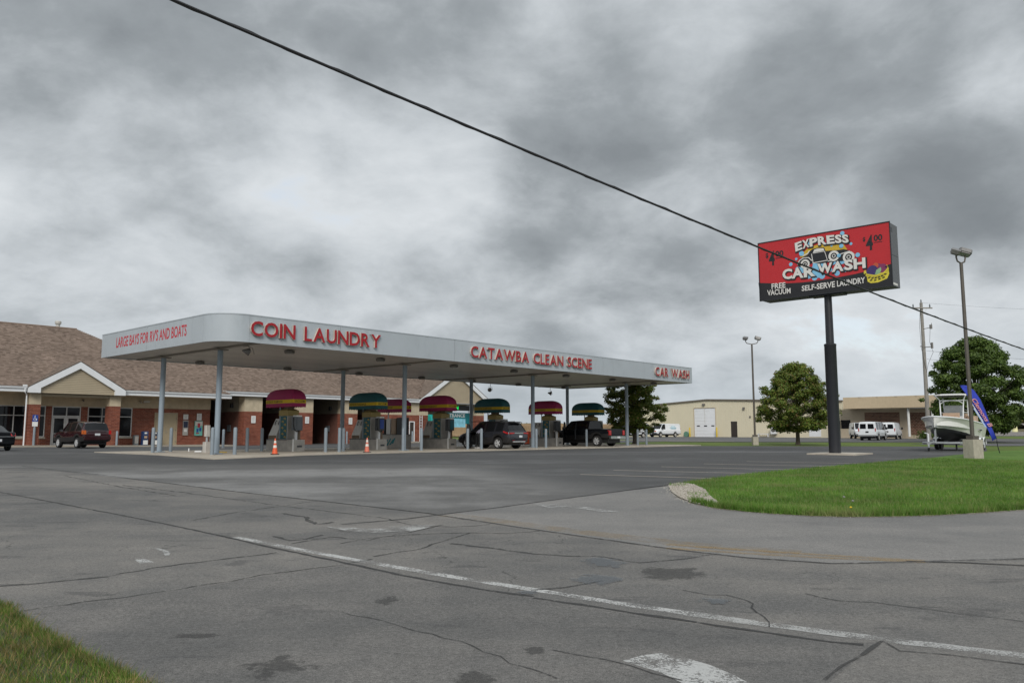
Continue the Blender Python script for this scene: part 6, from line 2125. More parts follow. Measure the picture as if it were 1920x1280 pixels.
# ================================================================== lamp posts
def lamp_post(x, y, label, H, heads, arm, rz, blk):
    t = thing('street_lamp', label, 'street lamp', (x, y, zg(x, y) + .02), rz, 'twin headed lot lamps')
    MB().cbox((0, 0, blk[1] / 2 - .1), (blk[0], blk[0], blk[1] + .2), .03).build('concrete_base', 'concrete_block', t)
    MB().cbox((0, 0, blk[1] + .08), (.34, .34, .16)).build('base_cover', 'pole_brown', t)
    MB().tube([(0, 0, blk[1] + .16), (0, 0, H)], [.085, .07], 12).build('shaft', 'pole_brown', t, 40)
    b = MB().tube([(-arm, 0, H + .42), (-arm, 0, H + .22), (-arm * .8, 0, H + .06), (0, 0, H - .02), (arm * .8, 0, H + .06), (arm, 0, H + .22), (arm, 0, H + .42)], .035, 8).build('bracket', 'pole_brown', t, 50)
    for (sx_, tilt, yaw) in heads:
        h = MB().cbox((0, 0, .0), (.52, .38, .17), .06)
        h.cbox((0, 0, -.115), (.44, .32, .06), .05)
        ho = h.build('lamp_head', 'lamp_head', b)
        ho.location = (sx_ * arm, 0, H + .5)
        ho.rotation_euler = (math.radians(tilt), math.radians(18 * sx_), math.radians(yaw))
        gl = MB().box(-.19, .19, -.13, .13, -.150, -.146).build('lens', 'lens_dim', ho)
    return t


lamp_post(19.62, 34.24, 'tall brown twin lamp post on a concrete block beside the boat', 8.45, ((-1, 25, 35), (1, -18, -30)), .26, .35, (.56, .80))
lamp_post(20.05, 66.3, 'thin twin lamp post left of the middle tree', 8.35, ((-1, 12, 60), (1, -8, -10)), .52, 0, (.46, .66))

# ================================================================== utility pole and wires
t = thing('utility_pole', 'weathered wooden utility pole with crossarm behind the right tree', 'utility pole', (49.3, 95, zg(49.3, 95)))
uz = zg(49.3, 95)
MB().tube([(0, 0, 0), (0, 0, 16.4)], [.26, .17], 12).build('pole', 'pole_wood', t, 40)
MB().box(-1.2, 1.2, -.28, -.18, 15.65, 15.80).build('crossarm', 'pole_wood', t)
MB().tube([(-.55, -.2, 15.66), (0, -.18, 14.9), (.55, -.2, 15.66)], .025, 5).build('arm_brace', 'galvanised', t)
ins = MB().lathe([(.05, 0), (.09, .06), (.05, .12), (.10, .20), (.05, .28), (.07, .34), (.02, .42)], 10).mesh('insulator', 40)
ins.materials.append(M['machine_grey'])
for p in ((-1.1, -.23, 15.8), (.9, -.23, 15.8), (0, 0, 16.4)):
    link('insulator', ins, t, loc=p)
MB().tube([(0, -.2, 13.2), (.5, -.3, 13.3), (.9, -.3, 13.4), (.95, -.3, 13.9)], .04, 6).cbox((.85, -.3, 13.45), (.25, .2, .5)).build('cutout_bracket', 'fixture', t)
MB().tube([(0, -.2, 11.0), (.8, -.3, 11.05)], .05, 6).cbox((.85, -.3, 11.2), (.2, .2, .7)).cbox((-.35, -.2, 11.1), (.3, .15, .08)).build('lower_bracket', 'fixture', t)
MB().tube([(-.3, -.3, 15.7), (-.5, -.3, 13.5), (-.42, -.3, 10.8), (-.15, -.25, 9.2), (0, -.22, 8.4)], .02, 5).tube([(.75, -.3, 13.2), (.6, -.3, 11.6), (.95, -.3, 10.4), (.3, -.25, 9.0), (.05, -.25, 8.0)], .02, 5).build('service_drop', 'cable_black', t)
for i, (a, b, lb) in enumerate([((49.4, 95, uz + 16.4), (118, 118, 20.5), 'thin top wire running right from the utility pole crossarm'), ((49.6, 95, uz + 10.6), (112, 108, 11.0), 'upper of two thin wires right of the large tree'), ((49.6, 95, uz + 9.6), (112, 108, 9.3), 'lower of two thin wires right of the large tree')]):
    pts = [(a[0] + (b[0] - a[0]) * k / 16, a[1] + (b[1] - a[1]) * k / 16, a[2] + (b[2] - a[2]) * k / 16 - 1.0 * 4 * (k / 16) * (1 - k / 16)) for k in range(17)]
    tag(MB().tube(pts, .009 if i == 0 else .014, 5).build('overhead_wire', 'cable_black'), lb, 'wire', 'wires of the utility pole')
A_, B_ = Vector((-3.60, 8.0, 6.17)), Vector((16.13, 25.0, 4.23))
pts = []
for k in range(-24, 57):
    f = k / 40
    p = A_.lerp(B_, f) if 0 <= f <= 1 else A_ + (B_ - A_) * f
    pts.append((p.x, p.y, p.z - .14 * 4 * f * (1 - f)))
cb = MB()
cb.tube(pts, .019, 7)
tw = []
for k in range(len(pts) * 3):
    f = (k / 3 - 24) / 40
    p = A_ + (B_ - A_) * f
    a = k * 1.1
    tw.append((p.x + .014 * math.cos(a), p.y + .014 * math.cos(a), p.z - .14 * 4 * f * (1 - f) + .020 * math.sin(a)))
cb.tube(tw, .010, 5)
tag(cb.build('overhead_cable', 'cable_black', None, 50), 'thick black overhead cable sloping across the whole sky', 'cable')


# ================================================================== trees
def tree(name, label, x, y, H, crown_lo, rad, n, mat, seed, trunk_r, bulge=.42, size=.13, group='broadleaf trees round the lots'):
    r = np.random.default_rng(seed)
    rr = random.Random(seed)
    z0 = zg(x, y)
    t = thing(name, label, 'tree', (x, y, z0), 0, group)
    tr = MB()
    tr.tube([(0, 0, -.1), (.02, 0, .25), (.03, .02, crown_lo), (-.05, .05, crown_lo + (H - crown_lo) * .45), (.0, .0, H * .86)], [trunk_r * 1.5, trunk_r, trunk_r * .85, trunk_r * .5, trunk_r * .12], 10)
    ch = H - crown_lo

    def prof(h):                     # crown half width at relative height h
        return rad * (max(0, math.sin(math.pi * min(1, max(0, h)) ** .62)) ** .62) * (1.0 if h < .5 else 1 - .12 * (h - .5))
    cl = []
    NC = 230
    for k in range(NC):
        h = .02 + .95 * ((k * .7548777) % 1.0)
        a = k * 2.39996 + rr.uniform(-.5, .5)
        lob = 1 + .17 * math.sin(a * 3 + seed) * math.sin(h * 9 + seed * 2) + rr.uniform(-.10, .08)
        q = prof(h) * lob * (rr.uniform(.62, .98) if k % 3 else rr.uniform(.05, .6))
        if k % 6 == 0:
            q = prof(h) * rr.uniform(1.0, 1.17)
        cl.append((q * math.cos(a), q * math.sin(a), crown_lo + ch * h, (rr.uniform(.085, .16) if k % 6 else rr.uniform(.05, .085)) * rad))
    for k in range(0, NC, 5):
        c = cl[k]
        zs = crown_lo + (c[2] - crown_lo) * .35
        tr.tube([(0, 0, zs), (c[0] * .45, c[1] * .45, zs + (c[2] - zs) * .55), (c[0], c[1], c[2])], [trunk_r * .32, trunk_r * .18, .008], 5)
    tr.build('trunk', 'bark', t, 50)
    C = np.array(cl)
    ci = r.choice(len(C), n, p=(C[:, 3] ** 2) / (C[:, 3] ** 2).sum())
    d = r.normal(size=(n, 3))
    d /= np.linalg.norm(d, axis=1)[:, None]
    q = C[ci, 3][:, None] * (r.uniform(.25, 1.18, n)[:, None]) * d * np.array([1.25, 1.25, .8])
    P = C[ci, :3] + q
    # leaf quads facing outwards and up, jittered
    nrm = d + r.normal(scale=.7, size=(n, 3)) + np.array([0, 0, .35])
    nrm /= np.linalg.norm(nrm, axis=1)[:, None]
    a = np.cross(nrm, r.normal(size=(n, 3)))
    a /= np.linalg.norm(a, axis=1)[:, None]
    b = np.cross(nrm, a)
    s = (r.uniform(.55, 1.25, n) * size)[:, None]
    V = np.stack([P - a * s, P - b * s * .55 + nrm * s * .1, P + a * s, P + b * s * .55 + nrm * s * .1], 1)
    big_mesh('crown', V.reshape(-1, 3), 4, mat, t)
    return t


tree('tree', 'turning green tree behind the right end of the canopy', 10.44, 68.5, 6.9, .95, 2.45, 44000, 'leaf_turning', 3, .19, size=.095)
tree('tree', 'round dark green tree between the thin lamp post and the billboard pole', 23.56, 66.3, 6.75, 1.15, 2.95, 52000, 'leaf_turning', 8, .17, size=.095)
tree('tree', 'large dark green tree behind the boat on its trailer', 45.35, 78.0, 10.2, .9, 4.45, 95000, 'leaf_green', 21, .30, size=.13)

# ================================================================== warehouse
wz = 1.0
wa = thing('warehouse', 'cream ribbed metal warehouse with white overhead door', 'building', (31.5, 129.0, wz), math.radians(-42))
roofl = [(-16.5, 6.05), (0, 7.03), (21.5, 6.27)]
hl = [(-2.44, 1.38, 1.0, 5.7), (3.98, 5.07, 1.0, 3.5), (12.62, 13.99, 2.25, 3.0)]
xs = sorted(set([-16.5, 0, 21.5] + [q for h in hl for q in h[:2]]))
mb = MB()
rz_ = lambda x: float(np.interp(x, [p[0] for p in roofl], [p[1] for p in roofl]))
for a, b in zip(xs[:-1], xs[1:]):
    m = (a + b) / 2
    hh = [h for h in hl if h[0] < m < h[1]]
    lo = hh[0][3] if hh else .4
    mb.slab([(a, 0, lo - wz), (b, 0, lo - wz), (b, 0, rz_(b) - wz), (a, 0, rz_(a) - wz)], (0, .2, 0))
    if hh and hh[0][2] > 1.05:
        mb.slab([(a, 0, .4 - wz), (b, 0, .4 - wz), (b, 0, hh[0][2] - wz), (a, 0, hh[0][2] - wz)], (0, .2, 0))
mb.build('front_wall', 'siding_cream', wa)
rb = MB()
x = -16.4
while x < 21.5:
    hh = [h for h in hl if h[0] - .03 < x < h[1] + .03]
    lo = hh[0][3] if hh else .4
    rb.box(x - .025, x + .025, -.03, -.001, lo - wz, rz_(x) - .05 - wz)
    x += .305
rb = rb.build('wall_ribs', 'siding_cream', wa)
rb['kind'] = 'stuff'
MB().box(-16.5, -16.3, .21, 30, .4 - wz, 6.0 - wz).box(21.3, 21.5, .21, 30, .4 - wz, 6.2 - wz).build('side_wall', 'siding_cream', wa)
mb = MB()
for (p, q) in zip(roofl[:-1], roofl[1:]):
    mb.slab([(p[0], -.25, p[1] - wz), (q[0], -.25, q[1] - wz), (q[0], 30, q[1] - wz), (p[0], 30, p[1] - wz)], (0, 0, .06))
mb.build('roof', 'roof_edge', wa)
mb = MB()
for (p, q) in zip(roofl[:-1], roofl[1:]):
    mb.slab([(p[0], -.27, p[1] - .10 - wz), (q[0], -.27, q[1] - .10 - wz), (q[0], -.27, q[1] + .09 - wz), (p[0], -.27, p[1] + .09 - wz)], (0, .015, 0))
mb.build('eave_trim', 'roof_edge', wa)
gd = MB().box(-2.5, -2.44, -.05, .05, 0, 4.72).box(1.38, 1.44, -.05, .05, 0, 4.72).box(-2.44, 1.38, -.05, .05, 4.70, 4.76).build('door_frame', 'tan_fascia', wa)
od = thing('x', '', '', (0, 0, 0))
bpy.data.objects.remove(od)
for k in range(9):
    p = MB().box(-2.435, 1.375, .06, .10, .02 + k * .52, .02 + (k + 1) * .52 - .015).build('overhead_door_panel', 'door_white', wa)
    if k == 3:
        for xx in (-1.75, -.45, .85):
            MB().box(xx - .27, xx + .27, .05, .058, k * .52 + .18, k * .52 + .36).build('door_window', 'car_glass', p)
MB().box(-.56, -.52, .03, .055, 2.2, 4.6).build('door_strut', 'steel_light', wa)
MB().box(3.985, 5.065, .04, .09, .1, 2.49).build('personnel_door', 'door_dark', wa)
MB().box(12.63, 13.98, .05, .09, 1.26, 1.99).build('window', 'car_glass', wa)
MB().cbox((-.6, -.15, 5.25), (.4, .3, .3)).cbox((6.3, -.15, 4.5), (.3, .25, .35)).cbox((7.3, -.1, 3.2), (.2, .15, .25)).build('wall_lamp', 'fixture', wa)
MB().box(16.4, 18.15, -.04, -.005, .15, 1.35).build('side_door', 'door_white', wa)
MB().box(20.7, 21.45, -.03, -.005, 1.3, 2.45).build('window', 'car_glass', wa)


def wp(x, y, z=0):
    c, s_ = math.cos(math.radians(-42)), math.sin(math.radians(-42))
    return (31.5 + x * c - y * s_, 129 + x * s_ + y * c)


t = thing('air_conditioner', 'white air conditioner box on the warehouse wall beside the tree', 'air conditioner', (*wp(11.2, -.45), wz + .55), math.radians(-42))
MB().cbox((0, 0, .5), (.8, .7, 1.0), .04).build('case', 'door_white', t)
MB().lathe([(.26, -.36), (.24, -.365)], 16, 'y', (0, 0, .5)).build('fan_grille', 'fixture', t)
t = thing('bench', 'low white bench under the warehouse wall left of the air conditioner', 'bench', (*wp(9.6, -.6), wz + .1), math.radians(-42))
MB().box(-.9, .9, -.2, .2, .42, .5).build('seat', 'door_white', t)
for xx in (-.75, .75):
    MB().box(xx - .04, xx + .04, -.18, .18, 0, .418).build('leg', 'door_white', t)
for (xx, lb) in ((-2.95, 'left yellow guard post of the white overhead door'), (1.85, 'right yellow guard post of the white overhead door')):
    t = thing('guard_post', lb, 'bollard', (*wp(xx, -.6), wz), 0, 'yellow door guard posts')
    MB().lathe([(.12, 0), (.12, 1.5), (.06, 1.6)], 12).build('post', 'safety_yellow', t, 40)
    MB().lathe([(.16, 0), (.16, .03)], 12).build('foot_ring', 'concrete', t)
t = thing('hose_reel', 'small green hose reel leaning on the warehouse wall', 'hose reel', (*wp(-3.75, -.35), wz), math.radians(-42))
MB().lathe([(.42, -.10), (.46, -.06), (.46, .06), (.42, .10)], 16, 'y', (0, 0, .5)).build('coil', 'green_hose', t)
MB().tube([(-.3, 0, 0), (-.1, 0, .9), (.1, 0, .9), (.3, 0, 0)], .04, 6).build('stand', 'green_hose', t)

# tan flat roofed building on the warehouse's right
tb = thing('tan_building', 'flat roofed tan building with brown brick panels right of the warehouse', 'building', (31.5, 129.0, wz), math.radians(-42))
MB().box(22.9, 34.6, -4.0, -3.7, 5.0 - wz, 6.55 - wz).box(22.9, 23.2, -3.69, 4, 5.0 - wz, 6.55 - wz).build('fascia', 'tan_fascia', tb)
for xx in (25.1, 27.4, 29.8, 32.3):
    MB().box(xx - .15, xx + .15, -4.03, -4.002, 6.40 - wz, 6.56 - wz).build('roof_clip', 'tan_wall', tb)
MB().box(23.2, 34.5, -3.69, 20, 6.38 - wz, 6.45 - wz).box(23.2, 34.5, -3.69, -1.5, 4.96 - wz, 5.0 - wz).build('roof', 'tan_wall', tb)
MB().box(34.3, 34.5, -1.29, 20, .3 - wz, 4.95 - wz).box(21.51, 34.5, -1.5, -1.3, .3 - wz, 4.95 - wz).build('wall', 'tan_wall', tb)
brickwork(tb, (0, -1.5, 0), (1, 0, 0), (0, -1, 0), 24.86, 29.4, .42, 3.5, (), .34, .16, .03, .03, 'brick_brown')
brickwork(tb, (0, -1.5, 0), (1, 0, 0), (0, -1, 0), 30.75, 33.4, .42, 3.4, (), .34, .16, .03, .03, 'brick_brown')
for xx in (31.0, 33.9):
    MB().lathe([(.16, .2), (.16, 3.94)], 12, 'z', (xx, -3.2, 0)).build('porch_column', 'paper_white', tb, 40)
MB().box(21.6, 22.9, -1.53, -1.501, 1.3, 2.5).build('window', 'car_glass', tb)
x, y = wp(33.2, -4.2)
for k, (ox, oy, lb) in enumerate([(0, 0, 'low round shrub before the tan building porch'), (1.2, -.9, 'flatter shrub right of the round one by the porch')]):
    t = thing('shrub', lb, 'shrub', (x + ox, y + oy, zg(x + ox, y + oy)), 0, 'shrubs by the tan building')
    P = RNG.normal(size=(900, 3)) * np.array([.42, .42, .26]) + np.array([0, 0, .42])
    s_ = RNG.normal(size=(900, 3, 3)) * .08
    big_mesh('foliage', (P[:, None, :] + s_).reshape(-1, 3), 3, 'leaf_green', t)
    MB().tube([(0, 0, 0), (0, 0, .4)], .05, 6).build('stem', 'bark', t)

# ================================================================== boat and trailer
BX, BY = 27.0, 48.5
BRZ = math.atan2(-.75, -.66)
bz = zg(BX, BY) + .03
bt = thing('motor_boat', 'white centre console boat with dark bottom and hardtop on a trailer', 'boat', (BX, BY, bz), BRZ)
# stations: x, half beam at gunwale, gunwale z, half beam at chine, chine z, keel z
hs = [(-1.75, 1.20, 1.52, 1.02, .74, .52), (-1.0, 1.23, 1.53, 1.05, .75, .50), (0, 1.25, 1.55, 1.05, .78, .49), (1.2, 1.25, 1.60, 1.02, .84, .49), (2.4, 1.22, 1.67, .92, 1.0, .51), (3.3, 1.15, 1.73, .76, 1.10, .56), (4.1, 1.00, 1.78, .52, 1.19, .66),
      (4.7, .80, 1.82, .30, 1.25, .80), (5.2, .52, 1.85, .12, 1.27, .98), (5.5, .25, 1.865, .04, 1.30, 1.15), (5.62, .04, 1.87, .008, 1.32, 1.28)]
top, bot, cap = MB(), MB(), MB()
T_, B2, K_ = [], [], []
for (x, g, gz, c, cz, kz) in hs:
    m = ((g + c) / 2 - .05 * (g - c), (gz + cz) / 2)
    T_.append([(x, c, cz), (x, m[0], m[1]), (x, g, gz), (x, g - .035, gz + .03), (x, max(0, g - .16), gz + .03), (x, max(0, g - .17), gz - .45), (x, 0, gz - .47)])
    B2.append([(x, 0, kz), (x, c * .55, kz + (cz - kz) * .45), (x, c, cz)])
for L_, mb in ((T_, top), (B2, bot)):
    for sgn in (1, -1):
        b0 = len(mb.v)
        n = len(L_[0])
        for r in L_:
            mb.v.extend([(p[0], p[1] * sgn, p[2]) for p in r])
        for i in range(len(L_) - 1):
            for k in range(n - 1):
                mb.f.append((b0 + i * n + k, b0 + i * n + k + 1, b0 + (i + 1) * n + k + 1, b0 + (i + 1) * n + k))
r0, r1 = T_[0], B2[0]
top.add([p for p in r0[:5]] + [(p[0], -p[1], p[2]) for p in r0[:5][::-1]], [tuple(range(10))])
bot.add(r1 + [(p[0], -p[1], p[2]) for p in r1[:0:-1]], [tuple(range(5))])
top.build('hull', 'gelcoat', bt, 32)
bot.build('hull_bottom', 'boat_black', bt, 32)
rail = [(x, g - .01, gz + .02) for (x, g, gz, c, cz, kz) in hs]
MB().tube(rail + [(p[0], -p[1], p[2]) for p in rail[::-1]], .04, 8).build('rub_rail', 'white_trim', bt, 60)
MB().cbox((1.0, 0, 1.62), (.8, .9, 1.0), .1).prism([(.9, -.42), (1.5, -.34), (1.5, .34), (.9, .42)], 1.0, 1.8).build('console', 'gelcoat', bt)
MB().add([(1.42, -.46, 1.98), (1.42, .46, 1.98), (1.22, .40, 2.62), (1.22, -.40, 2.62), (.75, -.5, 1.98), (.75, .5, 1.98), (.80, .44, 2.62), (.80, -.44, 2.62)],
         [(0, 1, 2, 3), (0, 3, 7, 4), (1, 5, 6, 2)]).build('windshield', 'boat_clear', bt)
MB().cbox((1.85, 0, 1.82), (.36, .92, .26), .1).cbox((1.66, 0, 2.0), (.12, .9, .34), .03).build('front_seat', 'boat_tan', bt)
MB().cbox((-.1, 0, 1.9), (.5, 1.1, .5), .15).build('leaning_post', 'boat_tan', bt)
MB().cbox((.15, .78, 1.75), (.9, .5, .5), .15).build('side_seat', 'boat_tan', bt)
# hardtop on tube legs
mb = MB()
n = 24
ol = []
for k in range(n):
    w = 2 * math.pi * k / n
    cx_, sy_ = math.cos(w), math.sin(w)
    ol.append((.55 + 1.25 * math.copysign(abs(cx_) ** .55, cx_), 1.02 * math.copysign(abs(sy_) ** .5, sy_)))
mb.prism(ol, 3.20, 3.26)
mb.add([(p[0], p[1], 3.262) for p in ol] + [(.55 + (p[0] - .55) * .7, p[1] * .7, 3.31) for p in ol], [(k, (k + 1) % n, n + (k + 1) % n, n + k) for k in range(n)] + [tuple(n + k for k in range(n))])
mb.build('hardtop', 'gelcoat', bt)
MB().prism([(.55 + (p[0] - .55) * .88, p[1] * .88) for p in ol], 3.15, 3.198).build('hardtop_lining', 'boat_black', bt)
fr = MB()
for sgn in (1, -1):
    fr.tube([(1.55, sgn * .55, 1.2), (1.42, sgn * .62, 2.6), (1.35, sgn * .64, 2.95), (1.62, sgn * .80, 3.19)], .035, 8)
    fr.tube([(.25, sgn * .62, 1.2), (.42, sgn * .64, 2.6), (.45, sgn * .64, 2.95), (.05, sgn * .80, 3.19)], .035, 8)
    fr.tube([(1.36, sgn * .64, 2.92), (.45, sgn * .64, 2.92)], .028, 6)
    fr.tube([(1.40, sgn * .62, 2.2), (.38, sgn * .64, 2.2)], .022, 6)
    fr.tube([(1.36, sgn * .64, 2.7), (1.36, sgn * .4, 2.86), (1.36, sgn * .05, 2.92)], .022, 6)
fr.tube([(1.36, -.64, 2.92), (1.36, .64, 2.92)], .028, 6).tube([(.45, -.64, 2.92), (.45, .64, 2.92)], .028, 6).tube([(1.52, -.56, 1.95), (1.52, .56, 1.95)], .022, 6)
fr.build('hardtop_frame', 'white_trim', bt, 50)
MB().box(-.05, .5, 1.2, 1.222, 1.12, 1.2).build('hull_mark', 'car_trim', bt)
om = MB().cbox((-2.05, 0, 1.35), (.5, .42, .7), .1).box(-2.15, -1.9, -.1, .1, .35, 1.0).build('outboard_motor', 'gelcoat', bt)

tl = thing('boat_trailer', 'silver twin axle boat trailer with a front jack wheel', 'trailer', (BX, BY, bz), BRZ)
MB().box(-1.6, 4.3, .88, .98, .38, .50).box(-1.6, 4.3, -.98, -.88, .38, .50).box(-1.6, -1.5, -.88, .88, .38, .5).box(-.05, .05, -.88, .88, .30, .44).box(2.4, 2.5, -.88, .88, .36, .5).build('frame', 'galvanised', tl)
mb = MB()
for sgn in (1, -1):
    mb.tube([(4.25, sgn * .93, .44), (5.0, sgn * .5, .44), (5.9, sgn * .07, .46)], .06, 6)
mb.tube([(5.7, 0, .46), (6.75, 0, .46)], .065, 8).cbox((6.8, 0, .46), (.25, .16, .14))
mb.build('tongue', 'galvanised', tl)
MB().box(5.38, 5.47, -.04, .04, .5, 1.25).tube([(5.42, 0, 1.2), (5.2, 0, 1.32), (5.1, 0, 1.3)], .05, 6).cbox((5.42, 0, 1.40), (.2, .2, .2)).build('winch_post', 'galvanised', tl)
j = MB().tube([(6.1, -.2, .95), (6.1, -.2, .18)], .045, 8).tube([(6.1, -.2, .95), (6.1, -.38, 1.0)], .02, 5).build('jack', 'white_trim', tl)
MB().lathe([(.10, -.04), (.11, 0), (.10, .04)], 14, 'y', (6.1, -.2, .11)).build('jack_wheel', 'rubber', j)
for sgn in (1, -1):
    for xa in (-.42, .42):
        put_wheel(tl, xa, sgn * 1.14, .31, .31, .2, 6)
    arcp = []
    for xa in (-.42, .42):
        arcp += [(xa + .42 * math.cos(w), .33 + .40 * math.sin(w)) for w in np.linspace(math.pi, 0, 9)]
    mb = MB()
    for a, b in zip(arcp[:-1], arcp[1:]):
        y0, y1 = (1.02, 1.28) if sgn > 0 else (-1.28, -1.02)
        mb.slab([(a[0], y0, a[1]), (b[0], y0, b[1]), (b[0], y1, b[1]), (a[0], y1, a[1])], (0, 0, .02))
    mb.build('fender', 'white_trim', tl)
    MB().slab([(-1.4, sgn * .62, .52), (3.0, sgn * .62, .52), (3.0, sgn * .72, .60), (-1.4, sgn * .72, .60)], (0, 0, .06)).build('bunk', 'car_trim', tl)
for (xx, yy) in ((2.2, .3), (3.3, -.2)):
    MB().box(xx - .04, xx + .04, yy - .04, yy + .04, .02, .38).build('support_stand', 'car_trim', tl)

# ================================================================== feather flag
FY = 40.4
fl = [(22.69, 4.03), (23.01, 4.02), (23.38, 3.79), (23.67, 3.33), (23.88, 2.79), (24.05, 2.20), (24.21, 1.77), (24.36, 1.36)]
fi = [(22.69, 4.03), (22.81, 3.79), (23.06, 3.41), (23.32, 2.95), (23.59, 2.50), (23.80, 2.12), (23.99, 1.69), (24.11, 1.24)]
fb = [(24.48, 0.60)][0]
fg = thing('feather_flag', 'leaning blue feather flag with pink and white script', 'flag', (fb[0], FY, zg(fb[0], FY) + .03))
fz = zg(fb[0], FY) + .03
mb = MB()
nu = 6
vs, fs = [], []
for i in range(len(fl)):
    for k in range(nu + 1):
        w = k / nu
        x = fl[i][0] * (1 - w) + fi[i][0] * w
        z = fl[i][1] * (1 - w) + fi[i][1] * w
        vs.append((x - fb[0], .05 * math.sin(i * 1.3 + w * 2.0) * w + .0, z - fz))
for i in range(len(fl) - 1):
    for k in range(nu):
        a = i * (nu + 1) + k
        fs.append((a, a + 1, a + nu + 2, a + nu + 1))
mb.add(vs, fs)
me = mb.mesh('banner', 60)
me.materials.append(M['flag_blue'])
bo = link('banner', me, fg)
so = bo.modifiers.new('thick', 'SOLIDIFY')
so.thickness = .008
pol = [(p[0] - fb[0], 0, p[1] - fz) for p in fl[1:]]
MB().tube([(0, 0, -.05), (-.10, 0, .38)] + pol[::-1], [.022, .02] + [.014] * len(pol), 7).build('pole', 'cable_black', fg, 50)
# script along the banner
q0, q1 = [(23.24, 3.33)][0], [(24.03, 1.93)][0]
ex_ = Vector((q1[0] - q0[0], 0, q1[1] - q0[1]))
Lt = ex_.length
ex_.normalize()
ey_ = Vector((-ex_.z, 0, ex_.x)) * 1.0
if ey_.z < 0:
    ey_ = -ey_
o_ = Vector((q0[0] - fb[0], -.075, q0[1] - fz)) - ey_ * .06
mb = word(MB(), 'Clemons B', o_, ex_, ey_, Lt * 1.0, .22, .02, .3)
mb.build('script_shadow', 'sign_face_red', fg, None, None, (.012, .006, -.012))
mb = word(MB(), 'Clemons B', o_, ex_, ey_, Lt * 1.0, .22, .005, .3)
mb.build('script', 'print_pink', fg)
a0, a1 = o_ - ey_ * .08, o_ - ey_ * .08 + ex_ * Lt * .75
MB().slab([tuple(a0), tuple(a1), tuple(a1 - ey_ * .035), tuple(a0 - ey_ * .035)], (0, -.004, 0)).build('white_underline', 'print_white', fg)
p0, p1 = [(23.24, 2.87)][0], [(23.77, 1.93)][0]
MB().slab([(p0[0] - fb[0], -.072, p0[1] - fz), (p1[0] - fb[0], -.072, p1[1] - fz), (p1[0] - fb[0] + .08, -.072, p1[1] - fz), (p0[0] - fb[0] + .08, -.072, p0[1] - fz)], (0, -.004, 0)).build('pale_streak', 'flag_pale', fg)

# ================================================================== far things
def band(name, x0, x1, y, hmin, hmax, n, size, mat, seed, depth=40):
    r = np.random.default_rng(seed)
    X = r.uniform(x0, x1, n)
    ph = r.uniform(0, 6, 4)
    top = hmin + (hmax - hmin) * np.clip(.5 + .25 * np.sin(X * .021 + ph[0]) + .2 * np.sin(X * .057 + ph[1]) + .15 * np.sin(X * .13 + ph[2]), 0, 1)
    Zh = top * r.uniform(0, 1, n) ** .6
    Y = y + r.uniform(0, depth, n)
    P = np.stack([X, Y, 1.05 + Zh], 1)
    a = r.normal(size=(n, 3)) * size
    b = r.normal(size=(n, 3)) * size
    V = np.stack([P - a, P + b, P + a], 1)
    o = big_mesh(name, V.reshape(-1, 3), 3, mat)
    tag(o, kind='stuff')
    return o


band('far_woods', -62, 34, 520, 5.5, 9.0, 26000, .55, 'leaf_far', 5)
band('far_woods', 250, 560, 560, 7, 11.5, 40000, .6, 'leaf_far', 6)
band('far_woods', -700, -64, 560, 6, 11, 30000, .8, 'leaf_far', 9)
# ripe corn behind the lot
n = 60000
X = RNG.uniform(-30, 34, n)
Yc = 170 + RNG.uniform(0, 1, n) ** 2 * 45
hh = RNG.uniform(2.2, 2.95, n)
zb = np.array([1.05] * n)
an = RNG.uniform(-.5, .5, n)
w_ = RNG.uniform(.015, .05, n)
V = np.stack([np.stack([X - w_, Yc, zb], 1), np.stack([X + w_, Yc, zb], 1), np.stack([X + an * .5, Yc + RNG.uniform(-.2, .2, n), zb + hh], 1)], 1)
tag(big_mesh('cornfield', V.reshape(-1, 3), 3, 'corn'), kind='stuff')
MB().box(-30, 34, 171.5, 216, .9, 3.55).build('cornfield_mass', 'corn')['kind'] = 'stuff'

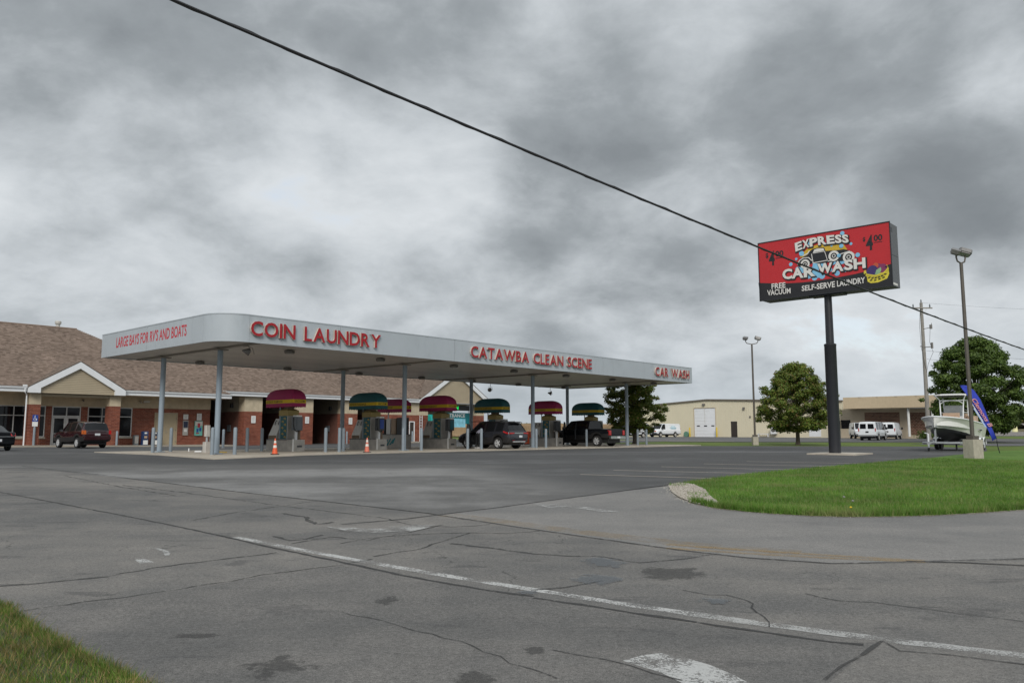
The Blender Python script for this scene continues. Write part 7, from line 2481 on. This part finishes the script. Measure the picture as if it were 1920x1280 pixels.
# lighthouse garden ornament, houses and walls beyond the far road
t = thing('model_lighthouse', 'small cream lighthouse with red lantern top far right', 'lighthouse', (137.8, 220, 1.0))
MB().lathe([(.75, 0), (.72, 1.4), (.70, 1.6), (.46, 3.55)], 16).build('tower', 'lighthouse_cream', t, 40)
MB().lathe([(.62, 3.552), (.62, 3.68), (.36, 3.70), (.36, 4.05), (.42, 4.06), (.05, 4.45)], 16).build('lantern', 'kiosk_red', t, 40)


def house(name, label, x, y, w, d, h, rh, wall, rz=0.0):
    t = thing(name, label, 'house', (x, y, 1.0), rz, 'small far buildings beyond the road')
    MB().box(-w / 2, w / 2, -d / 2, d / 2, 0, h).build('wall', wall, t)
    mb = MB()
    mb.slab([(-w / 2 - .3, -d / 2 - .4, h + .002), (w / 2 + .3, -d / 2 - .4, h + .002), (w / 2 + .3, 0, h + rh), (-w / 2 - .3, 0, h + rh)], (0, 0, .12))
    mb.slab([(-w / 2 - .3, d / 2 + .4, h + .002), (w / 2 + .3, d / 2 + .4, h + .002), (w / 2 + .3, .01, h + rh), (-w / 2 - .3, .01, h + rh)], (0, 0, .12))
    mb.build('roof', 'house_roof', t)
    for xx in (-w * .28, w * .28):
        MB().box(xx - .6, xx + .6, -d / 2 - .04, -d / 2 - .002, h * .35, h * .75).build('window', 'car_glass', t)
    MB().box(-.5, .5, -d / 2 - .05, -d / 2 - .003, 0, h * .72).build('door', 'door_dark', t)
    return t


house('house', 'white far house left of the small lighthouse', 180, 300, 11, 7, 3.0, 2.2, 'house_white')
house('house', 'grey roofed low far building right of the small lighthouse', 152, 232, 9, 7, 1.9, 1.5, 'tan_wall')
house('house', 'pale far shed seen under the large tree behind the flag', 171, 290, 9, 6, 2.4, 2.0, 'house_white')
tag(MB().box(104, 150, 186, 186.6, .9, 2.0).build('boundary_wall', 'stone_grey'), 'low grey wall along the far road by the lighthouse', 'wall')
for k, (x, y, r_, lb) in enumerate([(190, 300, 7, 'yellowing round tree beyond the small lighthouse'), (206, 312, 8, 'second yellowing tree at the right frame edge')]):
    tree('tree', lb, x, y, 8.5, .5, r_, 5000, 'leaf_yellowing', 40 + k, .3, size=.45, group='yellowing trees far right')
